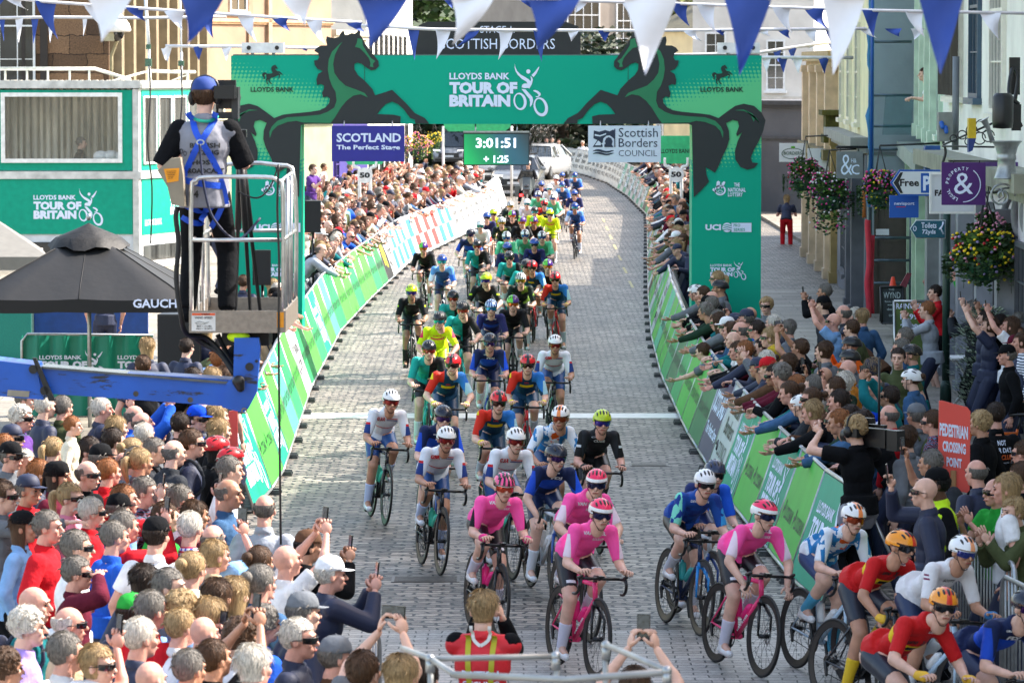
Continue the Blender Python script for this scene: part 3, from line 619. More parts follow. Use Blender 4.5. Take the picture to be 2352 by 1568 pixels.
def spectator(loc,ang,hr,hat,top,pose,gl,region,h=None,tr='navy',skin=None,label=None,sc=None,rig_=None,shorts=False,extra='',bag=None):
    r=rig_ or rig(pose); rnd=random.Random(int(loc[0]*977+loc[1]*131)); sc=sc or rnd.uniform(.95,1.05)
    g,c=top.split(':'); skin=SK[skin if skin is not None else rnd.choice((0,0,1,1,2))]
    hs=STY[hr[0]].format(HC[hr[1]][0] if len(hr)>1 else '')
    if hat!='-':
        hk,hc=hat.split(':'); hn={'c':'cap','h':'cycle helmet','b':'bandana','d':'hood'}[hk]
        lb=f"spectator in {cname(hc)} {hn} and {cname(c)} {GAR[g]}"+PO[pose]; sh_l=f"spectator in {cname(hc)} {hn}"
    else: lb=f"{hs} spectator in {cname(c)} {GAR[g]}"+PO[pose]; sh_l=f"{hs} spectator in {cname(c)} {GAR[g]}"
    t=thing('person',label or lb+extra,'person',loc,-R(ang),'spectators in the '+region,region,sc=sc)
    P('body',r['body'],[skin,DK,LIP[1] if skin==SK[3] else LIP[0]],t)
    P({'j':'jacket','s':'sweater','t':'t_shirt','v':'vest_top'}[g],part(r,g),cloth(c),t)
    P('shorts' if shorts else 'trousers',part(r,'so' if shorts else 'tr'),cloth(tr),t); P('shoes',part(r,'fe'),cloth('black'),t)
    def hp(name,me,mats):
        o=P(name,me,mats,t); o.matrix_local=r['Hm']; return o
    if hat!='-' :
        if hk=='c': hp('cap',CAP,cloth(hc))
        elif hk=='h': hp('helmet',HELM['plain'],[M('helmet_'+hc,COL[hc],.3),cloth('black'),black,black])
        elif hk=='b': hp('bandana',BAND,cloth(hc))
        elif hk=='d': o=hp('hood',HAIR['w'],cloth(hc)); 
        if hr[0] in'lwpu' and hk!='d': hp('hair',HAIR[hr[0]],hairs(hr[1])).scale=(.95,.96,.9)
        elif hr[0] in 'sr' and hk=='c': hp('hair',HAIR['r'],hairs(hr[1]))
    elif hr[0]!='b': hp('hair',HAIR[hr[0]],hairs(hr[1]))
    elif int(loc[0]*31+loc[1]*17)%2: hp('stubble',HAIR['r'],hairs('g')).scale=(.93,.95,.93)
    if bag: hp2=P('backpack',backpack(r),cloth(bag),t)
    if gl: hp('sunglasses' ,SUN,[lensm,black])
    t['_']=1; del t['_']
    mw=MX.LocRotScale(V(loc),MX.Rotation(-R(ang),3,'Z').to_quaternion(),V((sc,)*3))
    if pose in'pqh' and rig_ is None:
        if pose=='p': c_=r['Wr']['R']+V((-.03,.03,.12))
        else: c_=(r['Wr']['L']+r['Wr']['R'])/2+V((0,.03,.115))
        land=pose!='p' and rnd.random()<.4
        b=PHONE[land]; o=P('phone',b,[phm,screen]); o.matrix_world=mw@MX.Translation(c_)@MX.Rotation(R(-6),4,'X')
        tagit(o,"phone held up by "+(sh_l if not label else ' '.join(label.split(' holding')[0].split(' aiming')[0].split(' at the barrier')[0].split()[:12])),'phone','phones held up by spectators',None,region+' phones')
    return t
def backpack(r):
    if 'bag' in r: return r['bag']
    b=B(); c=r['sh']-r['up']*.22-r['fw']*.19; T=r['T']
    b.ell(c,(.15,.09,.22),T); b.ell(c-r['up']*.07-r['fw']*.06,(.11,.06,.11),T)
    for s in(-1,1): b.tube(spline([r['sh']+r['rt']*s*.09-r['up']*.05-r['fw']*.12,r['sh']+r['rt']*s*.10+r['up']*.075,r['sh']+r['rt']*s*.11+r['fw']*.12-r['up']*.05,r['sh']+r['rt']*s*.13+r['fw']*.1-r['up']*.2,c+r['rt']*s*.13-r['up']*.14],4),.02,6)
    r['bag']=remesh(b,.016,2); return r['bag']
def phone(land):
    b=B(); w,h=(.15,.074) if land else (.076,.155); b.box((0,0,0),(w,.009,h)); b.i=1; b.box((0,-.0055,0),(w-.008,.002,h-.01)); return b.mesh('phone')
PHONE={0:phone(0),1:phone(1)}
def head_at(x,y,hh=1.62):   # frame point of a head centre -> standing spot
    return G(x,y,hh)
def table(txt,fn,region):
    for ln in txt.strip().split('\n'):
        f=ln.split('|'); a=f[0].split(); x,y=fn(float(a[0]),float(a[1])); ang=float(a[2]); kw={}
        hh=1.63
        for k in a[8:]:
            kk,vv=k.split('=')
            if kk=='h': hh=float(vv)
            elif kk=='tr': kw['tr']=vv
            elif kk=='sk': kw['skin']=int(vv)
            elif kk=='sc': kw['sc']=float(vv)
            elif kk=='sh': kw['shorts']=True
        p=G(x,y,hh); ps=a[6]; r=rig(ps); hl=r['Hm'].translation; 
        sc=kw.get('sc') or hh/hl.z; kw['sc']=sc
        q=MX.Rotation(-R(ang),3,'Z')@V((hl.x,hl.y,0))*sc
        if len(f)>1: kw['label']=f[1].strip()
        spectator((p.x-q.x,p.y-q.y,0),ang,a[3],a[4],a[5],ps,a[7]=='1',region,**kw)
# ---------------- bicycles and riders (forward = +Y) ----------------
def wheel_meshes():
    t=B(); n=40; t.tube([(0,.333*cos(2*pi*k/n),.333*sin(2*pi*k/n)) for k in range(n)],.0135,7,closed=True)
    r=B(); 
    for x,a,b_ in((1,.322,.272),(-1,.322,.272)):
        o=len(r.v)
        for rad,w in((a,.011),(b_,.004)):
            for k in range(n): r.v.append(V((x*w,rad*cos(2*pi*k/n),rad*sin(2*pi*k/n))))
        for k in range(n): r.face((o+k,o+(k+1)%n,o+n+(k+1)%n,o+n+k),True)
    sp_=B()
    for k in range(20):
        a=2*pi*k/20; s=(-1)**k; sp_.tube([(s*.022,.02*cos(a+.5),.02*sin(a+.5)),(0,.275*cos(a),.275*sin(a))],.0016,3,False)
    sp_.tube([(-.045,0,0),(.045,0,0)],.02,8); 
    d=B(); 
    for k in range(24): pass
    d.ring((0,0),(.07,.07),(.05,.05),lambda x,y:V((-.032,x,y))); 
    for k in range(5): a=2*pi*k/5; d.tube([(-.032,.02*cos(a),.02*sin(a)),(-.032,.055*cos(a+.4),.055*sin(a+.4))],.004,4)
    return t.mesh('tyre'),r.mesh('rim'),sp_.mesh('wheel'),d.mesh('brake_disc')
TY,RIM,SPK,DISC=wheel_meshes()
RA,FA,BBp=V((0,-.5,.345)),V((0,.49,.345)),V((0,-.09,.275)); ST=V((0,-.235,.83)); HT0,HT1=V((0,.372,.66)),V((0,.335,.80))
def frame_meshes():
    f=B(); f.tube([BBp,HT0],.024,8); f.tube([HT1-V((0,0,.02)),ST-V((0,0,.05))],.019,8); f.tube([BBp,ST],[.02,.017],8)
    f.tube([HT0,HT1],.023,8); f.cap(BBp-V((.035,0,0)),BBp+V((.035,0,0)),.026,.026)
    for s in(-1,1): f.tube([BBp+V((s*.02,0,0)),RA+V((s*.06,0,0))],[.012,.009],6); f.tube([ST+V((s*.01,.02,-.13)),RA+V((s*.06,0,0))],[.010,.008],6)
    kf=B(); kf.tube([HT0+V((0,.005,-.01)),HT0+V((0,.015,-.07))],[.024,.026],8)
    for s in(-1,1): kf.tube([HT0+V((s*.02,.012,-.05)),FA+V((s*.055,-.01,.16)),FA+V((s*.055,0,0))],[.018,.013,.009],6)
    h=B(); top=HT1+V((0,-.008,.045)); stem=top+V((0,.11,.0)); h.cap(HT1,top,.02,.019); h.cap(top,stem,.018,.02)
    h.tube([stem+V((-.18,.005,0)),stem+V((-.08,0,0)),stem+V((.08,0,0)),stem+V((.18,.005,0))],[.012,.014,.014,.012],8)
    for s in(-1,1):
        h.tube(spline([stem+V((s*.18,.005,0)),stem+V((s*.2,.06,-.002)),stem+V((s*.205,.10,-.03)),stem+V((s*.207,.09,-.09)),stem+V((s*.21,.035,-.125)),stem+V((s*.212,-.03,-.13))],3),.0135,7)
        h.cap(stem+V((s*.2,.05,.008)),stem+V((s*.195,.115,.03)),.017,.016); h.tube([stem+V((s*.197,.12,.01)),stem+V((s*.2,.125,-.05)),stem+V((s*.21,.10,-.1))],[.008,.007,.005],5)
    h.box(stem+V((0,.03,.02)),(.045,.07,.014))
    sd_=B(); u=(ST-BBp).normalized(); sp=ST+u*.15; sd_.tube([ST-u*.03,sp],.014,8); c=sp+V((0,.02,.015))
    o=len(sd_.v)
    prof=[(-.14,.068,.0),(-.10,.07,.012),(-.03,.045,.014),(.06,.02,.008),(.12,.016,0)]
    for y,w,z in prof:
        for k in range(8): a=2*pi*k/8; sd_.v.append(c+V((w*cos(a),y,z+.014*sin(a))))
    for i in range(4):
        for k in range(8): sd_.face((o+i*8+k,o+i*8+(k+1)%8,o+i*8+8+(k+1)%8,o+i*8+8+k),True)
    sd_.face([o+k for k in range(8)]); sd_.face([o+32+k for k in range(8)][::-1])
    c_=B(); c_.ring((BBp.y,BBp.z),(.1,.1),(.08,.08),lambda y,z:V((.052,y,z)))
    for k in range(5): a=2*pi*k/5; c_.tube([BBp+V((.05,0,0)),BBp+V((.052,.085*cos(a),.085*sin(a)))],.008,5)
    c_.tube([BBp+V((-.06,0,0)),BBp+V((.06,0,0))],.014,8)
    c_.tube([BBp+V((.05,0,.09)),RA+V((.05,0,.035))],.004,4); c_.tube([BBp+V((.05,0,-.09)),RA+V((.05,.02,-.10)),RA+V((.05,0,-.03))],.004,4)
    c_.cap(RA+V((.06,0,-.02)),RA+V((.06,.03,-.11)),.018,.012); c_.lathe([(.045,-.008),(.05,0),(.045,.008)],RA+V((.047,0,0)),14,rotm(0,pi/2,0))
    bo=B()
    for a,b_,t in((BBp,HT0,.5),(BBp,ST,.42)):
        d=(b_-a).normalized(); nrm=V((0,d.z,-d.y)) if a is BBp and b_ is HT0 else V((0,d.z,-d.y)); 
        if b_ is HT0: nrm=V((0,-d.z,d.y))
        p=a+(b_-a)*t+nrm*.055; bo.tube([p-d*.085,p-d*.08,p+d*.06,p+d*.075,p+d*.08,p+d*.10],[.03,.036,.036,.03,.016,.014],10)
    return f.mesh('frame'),kf.mesh('fork'),h.mesh('handlebar'),sd_.mesh('saddle'),c_.mesh('chainset'),bo.mesh('bottle')
FRM,FORK,HB,SAD,CHS,BOT=frame_meshes()
CR={}
for sgn in(1,-1):    # right foot down / left foot down
    b=B(); a=.17
    for s in(-1,1): 
        z=-1 if s==sgn else 1; b.cap(BBp+V((s*.06,0,0)),BBp+V((s*.072,z*-.05,z*a*.97)),.015,.012); b.box(BBp+V((s*.115,z*-.05,z*a*.97-.002)),(.07,.08,.018))
    CR[sgn]=b.mesh('crank')
hoods=V((0,.335+.102+.11,.80+.045+.03))
def rd(down=1,yaw=0,low=0,drops=0,look=0,wide=0):
    stem=HT1+V((0,.102,.045)); y=.15 if not drops else .075; z=.05 if not drops else -.09
    hl=stem+V((-.198,y,z)); hr=stem+V((.198,y,z)); hip=V((0,-.255,.995)); sh=V((0,.20,1.24-low)); 
    hd=sh+V((.03*look,.165,.13)); pf=lambda s,d:(s*.115,-.09-d*-.05-.045,.275+d*.165+.075)
    dn=lambda s:-1 if s==down else 1
    f=lambda s:(s*.115,-.09-.05*dn(s)-.04,.275+.165*dn(s)+.085)
    gr=(0,.85,.25) if not drops else (0,.6,-.6)
    return dict(hip=hip,sh=sh,head=(hd,R(-8),R(look*18)),handL=(hl-V((0,.075,-.012)),gr,(.25,-.25,-1),.75),handR=(hr-V((0,.075,-.012)),gr,(-.25,-.25,-1),.75),
      footL=f(-1),footR=f(1),elb={'L':(-.35,0,-1),'R':(.35,0,-1)} if not wide else {'L':(-.8,0,-1),'R':(.8,0,-1)},kneeh=(0,1,.35),toe=(0,.12,-.035),w=.86,leg=1.14)
RP={0:rd(1,look=0),1:rd(-1,look=0,low=.02),2:rd(1,look=1,low=.03,drops=1,wide=1),3:rd(-1,look=-1,drops=0,low=-.02,wide=1)}
RR={}
def rrig(k):
    if k in RR: return RR[k]
    r=figure(RP[k]); r['k']=k
    r['jer']=top_mesh(r,.010,False,sm=4,frac=.86,hem=.03,tight=True); r['bib']=trousers_mesh(r,.008,.80)
    s=B(); g=B(); sh_=B()
    for q in'LR':
        K,A=r['K'][q],r['A'][q]; s.tube([K+(A-K)*.48,K+(A-K)*.75,A],[.058,.048,.044],12)
        sh_.cap(A+V((0,-.035,-.04)),A+V((0,.15,-.06)),.041,.034); sh_.cap(A+V((0,0,.0)),A+V((0,0,-.03)),.046,.043)
        g.cap(r['Wr'][q]-(r['Wr'][q]-r['E'][q]).normalized()*.03,r['Wr'][q]+V((0,.05,.01)),.035,.04)
    r['sock']=remesh(s,.011,2); r['shoe']=remesh(sh_,.011,2); r['glove']=remesh(g,.011,2); r['bvh']=BVHTree.FromPolygons([v.co.copy() for v in r['jer'].vertices],[tuple(p.vertices) for p in r['jer'].polygons])
    r['bvs']=BVHTree.FromPolygons([v.co.copy() for v in r['bib'].vertices],[tuple(p.vertices) for p in r['bib'].polygons])
    RR[k]=r; return r
def print_on(r,items,slots,bvh='bvh'):
    """items: (text or outline list, centre point, width, height, ux, looking direction, slot, bold)"""
    b=B()
    for it,c,w,h,ux,dr,sl_,bold in items:
        c=V(c);ux=V(ux).normalized();dr=V(dr).normalized(); ux=(ux-dr*ux.dot(dr)).normalized(); uy=ux.cross(dr)*-1
        if uy.z<0 and abs(uy.z)>.05: uy=-uy
        uy=(-dr).cross(ux); 
        def mp(x,y):
            p=c+ux*x+uy*y-dr*.6; hit,nn,_,_=r[bvh].ray_cast(p,dr)
            miss.append(not hit); return (hit-dr*.004) if hit else c+ux*x+uy*y
        b.i=sl_; miss=[]; keep_=(len(b.v),len(b.f))
        if isinstance(it,str):
            vs,fs=text_geo(it,bold); b.add([mp((x-.5)*w,(y-.5)*h) for x,y in vs],fs)
        else:
            n=6; o=len(b.v)
            for j in range(n+1):
                for i in range(n+1):
                    x,y=i/n-.5,j/n-.5
                    if it=='': pass
                    if it[0]=='o': # disc
                        q=max(abs(x),abs(y))*2; l_=math.hypot(x,y)*2 or 1; x,y=x/l_*q,y/l_*q
                    b.v.append(mp(x*w,y*h))
            for j in range(n):
                for i in range(n): b.face((o+j*(n+1)+i,o+j*(n+1)+i+1,o+(j+1)*(n+1)+i+1,o+(j+1)*(n+1)+i),True)
        if any(miss): del b.v[keep_[0]:]; del b.f[keep_[1]:]; del b.m[keep_[1]:]; del b.s[keep_[1]:]
    return b
def kitmat(name,base,rules,rough=.55):
    """rules: list of (axis expr, lo, hi, colour); expr 'x','-x','ax','y','z' or 'd' (down the body) in rider space"""
    if name in MC: return MC[name]
    m=M(name,base,.65,var=0,bump=.6,bs=13,spec=.2); n=m.node_tree.nodes; l=m.node_tree.links; p=n['Principled BSDF']
    tc=n.new('ShaderNodeTexCoord'); sx=n.new('ShaderNodeSeparateXYZ'); l.new(tc.outputs['Object'],sx.inputs[0])
    ab=n.new('ShaderNodeMath'); ab.operation='ABSOLUTE'; l.new(sx.outputs[0],ab.inputs[0])
    # distance along the torso (0 hip .. .53 shoulder)
    dt=n.new('ShaderNodeVectorMath'); dt.operation='DOT_PRODUCT'; l.new(tc.outputs['Object'],dt.inputs[0]); ax=V((0,.415,.32)).normalized(); dt.inputs[1].default_value=ax
    ng=n.new('ShaderNodeMath'); ng.operation='MULTIPLY'; ng.inputs[1].default_value=-1; l.new(sx.outputs[0],ng.inputs[0])   # kits are noted as seen from the front
    src={'x':ng.outputs[0],'ax':ab.outputs[0],'y':sx.outputs[1],'z':sx.outputs[2],'d':dt.outputs['Value']}
    cur=None
    for conds,c in rules:
        k=None
        for e,lo,hi in conds:
            if e=='w': # wavy stripes
                wv=n.new('ShaderNodeTexNoise'); wv.inputs['Scale'].default_value=lo; l.new(tc.outputs['Object'],wv.inputs[0]); g=n.new('ShaderNodeMath'); g.operation='GREATER_THAN'; g.inputs[1].default_value=hi; l.new(wv.outputs[0],g.inputs[0]); o=g.outputs[0]
            else:
                g=n.new('ShaderNodeMath'); g.operation='COMPARE'; g.inputs[1].default_value=(lo+hi)/2; g.inputs[2].default_value=(hi-lo)/2; l.new(src[e],g.inputs[0]); o=g.outputs[0]
            if k is None: k=o
            else:
                q=n.new('ShaderNodeMath'); q.operation='MULTIPLY'; l.new(k,q.inputs[0]); l.new(o,q.inputs[1]); k=q.outputs[0]
        mx=n.new('ShaderNodeMix'); mx.data_type='RGBA'; mx.inputs[7].default_value=lin(c)
        if cur is None: mx.inputs[6].default_value=lin(base)
        else: l.new(cur,mx.inputs[6])
        l.new(k,mx.inputs[0]); cur=mx.outputs[2]
    if cur is not None: l.new(cur,p.inputs['Base Color'])
    return m
ALL=(-9,9)
K_={ # name: (phrase, jersey material rules, shorts, helmet mode, main, accent, glasses, socks, shoes, bike colours(frame, fork, bottle), gloves)
 'pink':('pink',('#ff58a8',[([('ax',.215,9),('z',-9,1.19)],'#e9d3e0')]),'#1b1b1f','rim','#f02a5c','#e6e6e6','#18204a','#cfcfe0','#e8e8ea',('#f03a78','#17181b','#f01c80'),None),
 'stripe':('pink',('#ff58a8',[([('ax',.23,9),('z',-9,1.22)],'#18181c')]),'#1b1b1f','stripe','#101012','#f0508c','#c0462a','#cfcfe0','#e8e8ea',('#22262a','#1d1e22','#f01c80'),'#e02080'),
 'gbr':('white',('#dfe3ea',[([('d',.70,.725)],'#c8242c'),([('ax',.2,9),('z',1.10,1.125)],'#c8242c'),([('ax',.2,9),('z',-9,1.10)],'#243c7c')]),'#1f4a86','plain','#e4e4e4','#111111','#8c1f1c','#b9c6e4','#dfe3ea',('#1d1f23','#17181b','#3ac0a0'),None),
 'fdj':('dark blue',('#18264e',[([('d',.62,.84)],'#1a4cc0'),([('x',.2,9)],'#2158e0'),([('x',-9,-.2),('z',-9,1.2)],'#1c48b8')]),'#15254c','plain','#141a2c','#111111','#3a1a5c','#dfe3ea','#dfe3ea',('#d8dce2','#3a5aa0','#e4e4e4'),None),
 'lidl':('blue, red and yellow',('#15405e',[([('d',.86,2),('x',-9,-.06)],'#d2301f'),([('d',.86,2),('x',.06,9)],'#2c78c8'),([('x',-9,-.2)],'#e8cc1c'),([('x',.2,9)],'#2a70c8'),([('x',-9,-.2),('z',-9,1.2)],'#d2301f'),([('x',.2,9),('z',-9,1.17)],'#a8d0dc'),([('ax',-1,.085),('d',.74,.80)],'#e8cc1c')]),'#143c5c','mid','#d81c24','#141416','#3a1410','#c4ccd8','#c8c8cc',('#c81820','#c81820','#20222a'),'#e0cc28'),
 'dsm':('blue and white',('#2a7cb8',[([('ax',.13,.2)],'#e4eaf0'),([('ax',.235,9),('z',-9,1.2)],'#e4e8f0'),([('ax',-1,.05),('d',.78,.98)],'#e0601c'),([('w',14,.56)],'#dfe6ee')]),'#163c6c','mid','#e8e8ea','#f08a48','#a0401c','#4aa0c4','#e8e8ea',('#b0c8dc','#b8cede','#e4e4e4'),None),
 'dsmw':('white and black',('#e2dfe2',[([('ax',.215,9),('z',1.17,1.185)],'#7a3050'),([('ax',.215,9),('z',1.14,1.155)],'#7a3050')]),'#1c2c50','mid','#e8e8ea','#f0a070','#30408c','#dfe3ea','#e8e8ea',('#b0c8dc','#b8cede','#e4e4e4'),'#2a70a8'),
 'isr':('black',('#222428',[([('ax',.19,9)],'#121214'),([('ax',.2,9),('z',1.10,1.125)],'#c8ccd0')]),'#141416','plain','#b4c81c','#111111','#3a2a90','#202024','#dfe3ea',('#202226','#202226','#303030'),'#141416'),
 'dec':('light blue',('#1c4ca0',[([('x',-9,-.17)],'#7cd8c0'),([('x',.2,9)],'#3a9ce0'),([('w',9,.55)],'#1e3c8c')]),'#121316','plain','#e8e8ea','#111111','#1a1a20','#c8ccd8','#e8e8ea',('#1c2a4c','#2a90e0','#30a0a0'),None),
 'gro':('navy',('#1b2a60',[([('x',.1,9)],'#2060e0')]),'#1b2a5c','plain','#26304c','#111111','#1a1a20','#dfe3ea','#dfe3ea',('#d8dce2','#3a5aa0','#e4e4e4'),None),
 'uno':('red and yellow',('#c41c20',[([('d',.66,.76)],'#e8c420'),([('ax',-1,.04),('d',.68,.74)],'#16161a')]),'#1d2534','mid','#f0941c','#d8381c','#181c24','#e0b820','#dfe3ea',('#30343c','#e03018','#f06018'),'#e8b430'),
 'neon':('neon yellow',('#c8e010',[([('ax',.21,9),('z',1.14,9)],'#d03050'),([('ax',-1,.1),('d',.78,.82)],'#c83c50')]),'#b8d010','plain','#141416','#111111','#2a8c9c','#dfe3ea','#dfe3ea',('#1c1d20','#1c1d20','#ddd'),None),
 'neonh':('neon yellow',('#c8e010',[([('ax',-1,.1),('d',.78,.82)],'#c83c50')]),'#b8d010','plain','#c8e010','#111111','#303428','#dfe3ea','#dfe3ea',('#1c1d20','#1c1d20','#ddd'),None),
 'teal':('teal and black',('#1c9c94',[([('x',.02,9)],'#121416')]),'#16181c','plain','#111214','#111111','#a03020','#dfe3ea','#e8e8ea',('#20b0a4','#20b0a4','#20b0a4'),None),
 'teal2':('teal',('#1c9c94',[([('x',.12,9)],'#121416')]),'#16181c','plain','#191b1e','#111111','#303438','#dfe3ea','#e8e8ea',('#20b0a4','#20b0a4','#20b0a4'),None),
 'blk':('black and lime',('#17191c',[([('ax',.21,9),('z',1.13,1.16)],'#b8d020')]),'#17191c','plain','#c4d820','#111111','#4a2a90','#1c1c20','#141416',('#202226','#202226','#ddd'),'#141416'),
 'gp':('plain black',('#141518',[]),'#131417','split','#58c030','#4a2078','#e06820','#dfe3ea','#e8e8ea',('#1a1a1c','#1a1a1c','#ddd'),None),
 'mov':('purple blue',('#25285c',[([('d',.66,.78)],'#1c50c0'),([('x',-9,-.2)],'#2030a0')]),'#22304c','stripe','#20408c','#a8c0d8','#2880c0','#a8c4e4','#20243c',('#202a50','#202a50','#ddd'),'#1c2c5c'),
 'navy':('navy blue',('#1e2450',[([('w',8,.6)],'#283888')]),'#1c2244','plain','#2850a0','#111111','#202838','#dfe3ea','#dfe3ea',('#202a50','#202a50','#ddd'),None),
 'grn':('dark green',('#152420',[([('w',10,.6)],'#6c8c30')]),'#15181a','stripe','#e4e6e6','#1c2c28','#b08820','#dfe3ea','#dfe3ea',('#1c1c20','#1c1c20','#ddd'),None),
 'mint':('mint green',('#58c090',[([('ax',.19,9),('z',1.1,1.3)],'#90dcb0')]),'#141618','mid','#e4e6e6','#202428','#2450a8','#dfe3ea','#e8e8ea',('#1c1d20','#1c1d20','#9fd'),None),
 'bw':('blue and white',('#284c84',[([('x',.14,9)],'#2460d0'),([('x',-9,-.14)],'#d4dcf0'),([('d',.9,2)],'#5c90d0')]),'#1b2848','plain','#1c4090','#111111','#2aa0b0','#c8d0e0','#dfe3ea',('#202a40','#202a40','#ddd'),None),
 'wht':('white',('#dde0e4',[([('ax',.22,9),('z',-9,1.12)],'#c83028')]),'#16181c','plain','#e4e6e6','#111111','#208c98','#dfe3ea','#dfe3ea',('#1c1d20','#1c1d20','#ddd'),None),
}
def rprint(kit,r):
    key='pr_'+kit
    if key in r: return r[key]
    cd_=(0,-.62,.35); c=V((0,.15,1.16)); dr=V((0,-1,-.1)); it=[]; U=(-1,0,0)   # +x is the rider's right = picture left when he rides at us
    if kit in('pink','stripe'): it=[('VAN RYSEL',(.0,.2,1.20),.20,.032,U,dr,0,.04),('ROUBAIX',(-.045,.2,1.15),.10,.022,U,dr,0,.02),('VAN RYSEL',(.17,.12,1.30),.17,.034,(-.55,-.1,1),(-.3,-1,-.3),0,.04),('ROUBAIX',(-.17,.12,1.30),.15,.034,(-.5,.1,-1),(.3,-1,-.3),0,.04)]
    elif kit=='gbr': it=[('GBR',(.075,.2,1.16),.10,.04,U,dr,1,.06),(['r'],(-.05,.2,1.165),.12,.009,U,dr,1,0),(['r'],(-.05,.2,1.15),.12,.009,U,dr,2,0),(['o'],(.205,.15,1.25),.04,.04,U,(0,-1,-.2),3,0),(['o'],(-.205,.15,1.25),.04,.04,U,(0,-1,-.2),3,0)]
    elif kit=='lidl': it=[(['o'],(.21,.15,1.22),.07,.07,U,(0,-1,-.2),3,0),(['o'],(-.21,.15,1.22),.07,.07,U,(0,-1,-.2),3,0),('LIDL',(.21,.15,1.22),.055,.025,U,(0,-1,-.2),2,.04),('LIDL',(-.21,.15,1.22),.055,.025,U,(0,-1,-.2),2,.04),('LIDL',(0,.2,1.135),.06,.018,U,dr,1,.04),('TREK',(.12,.15,1.31),.07,.018,(-1,0,.6),(0,-1,-.5),0,.03),('TREK',(-.12,.15,1.31),.07,.018,(-1,0,-.6),(0,-1,-.5),0,.03)]
    elif kit=='uno': it=[('uno',(.04,.2,1.12),.07,.022,U,dr,4,.04),('X',(-.05,.2,1.12),.04,.035,U,dr,4,.05),('R',(.2,.15,1.22),.035,.045,U,(0,-1,-.2),0,.04),('R',(-.2,.15,1.22),.035,.045,U,(0,-1,-.2),0,.04),('REMA 1000',(-.06,.2,1.2),.09,.022,U,dr,0,.02)]
    elif kit=='dec': it=[('DECATHLON',(.0,.2,1.18),.17,.022,U,dr,0,.03),('VAN RYSEL',(-.03,.2,1.22),.09,.012,U,dr,0,.02)]
    elif kit=='isr': it=[('CUBS',(.02,.2,1.2),.14,.016,U,dr,0,.02),('B',(.205,.15,1.22),.03,.045,U,(0,-1,-.2),5,.03),('B',(-.205,.15,1.22),.03,.045,U,(0,-1,-.2),5,.03),('CUBE',(0,.2,1.16),.12,.024,U,dr,0,.03)]
    elif kit in('fdj','gro'): it=[('FDJ',(-.02,.2,1.13),.11,.03,U,dr,0,.05),('GROUPAMA',(.02,.2,1.18),.11,.015,U,dr,0,.03)]
    elif kit=='dsm': it=[('SCOTT',(0,.2,1.12),.12,.022,U,dr,0,.04)]
    elif kit=='dsmw': it=[('SCOTT',(0,.2,1.14),.10,.02,U,dr,4,.04),(['o'],(.12,.2,1.27),.05,.05,U,dr,4,0),(['o'],(-.12,.2,1.27),.05,.05,U,dr,4,0)]
    elif kit=='mov': it=[('DREAMLAND',(0,.2,1.17),.16,.02,U,dr,0,.03)]
    elif kit=='neon': it=[('ALPECIN',(0,.2,1.16),.14,.02,U,dr,1,.03)]
    elif kit=='blk': it=[('CUBE',(0,.2,1.17),.12,.02,U,dr,0,.03)]
    r[key]=print_on(r,it,6) if it else None
    if r[key]: r[key]=r[key].mesh('jersey_print')
    return r[key]
PRM=[M('print_white','#eef0f6',.5,var=0),M('print_red','#c81c24',.5,var=0),M('print_blue','#1c2c80',.5,var=0),M('print_yellow','#f0d020',.5,var=0),M('print_black','#101014',.5,var=0),M('print_lime','#b8d020',.5,var=0)]
def sprint(r):
    if 'spr' in r: return r['spr']
    a=r['S']['hL'];k=r['K']['L'];it=[]
    for s,q in((-1,'L'),(1,'R')):
        m_=r['S']['h'+q]+(r['K'][q]-r['S']['h'+q])*.66
        it+=[(['r'],m_,.085,.028,(-1,0,0),(0,-1,-.45),0,0)]
    r['spr']=print_on(r,it,1,'bvs').mesh('shorts_print'); return r['spr']
carbon=M('carbon_black','#121315',.3); rimm=M('carbon_rim','#17181a',.35); spok=M('spoke_steel','#303236',.4,.6); sadm=M('saddle_black','#101012',.5)
RN=[0]
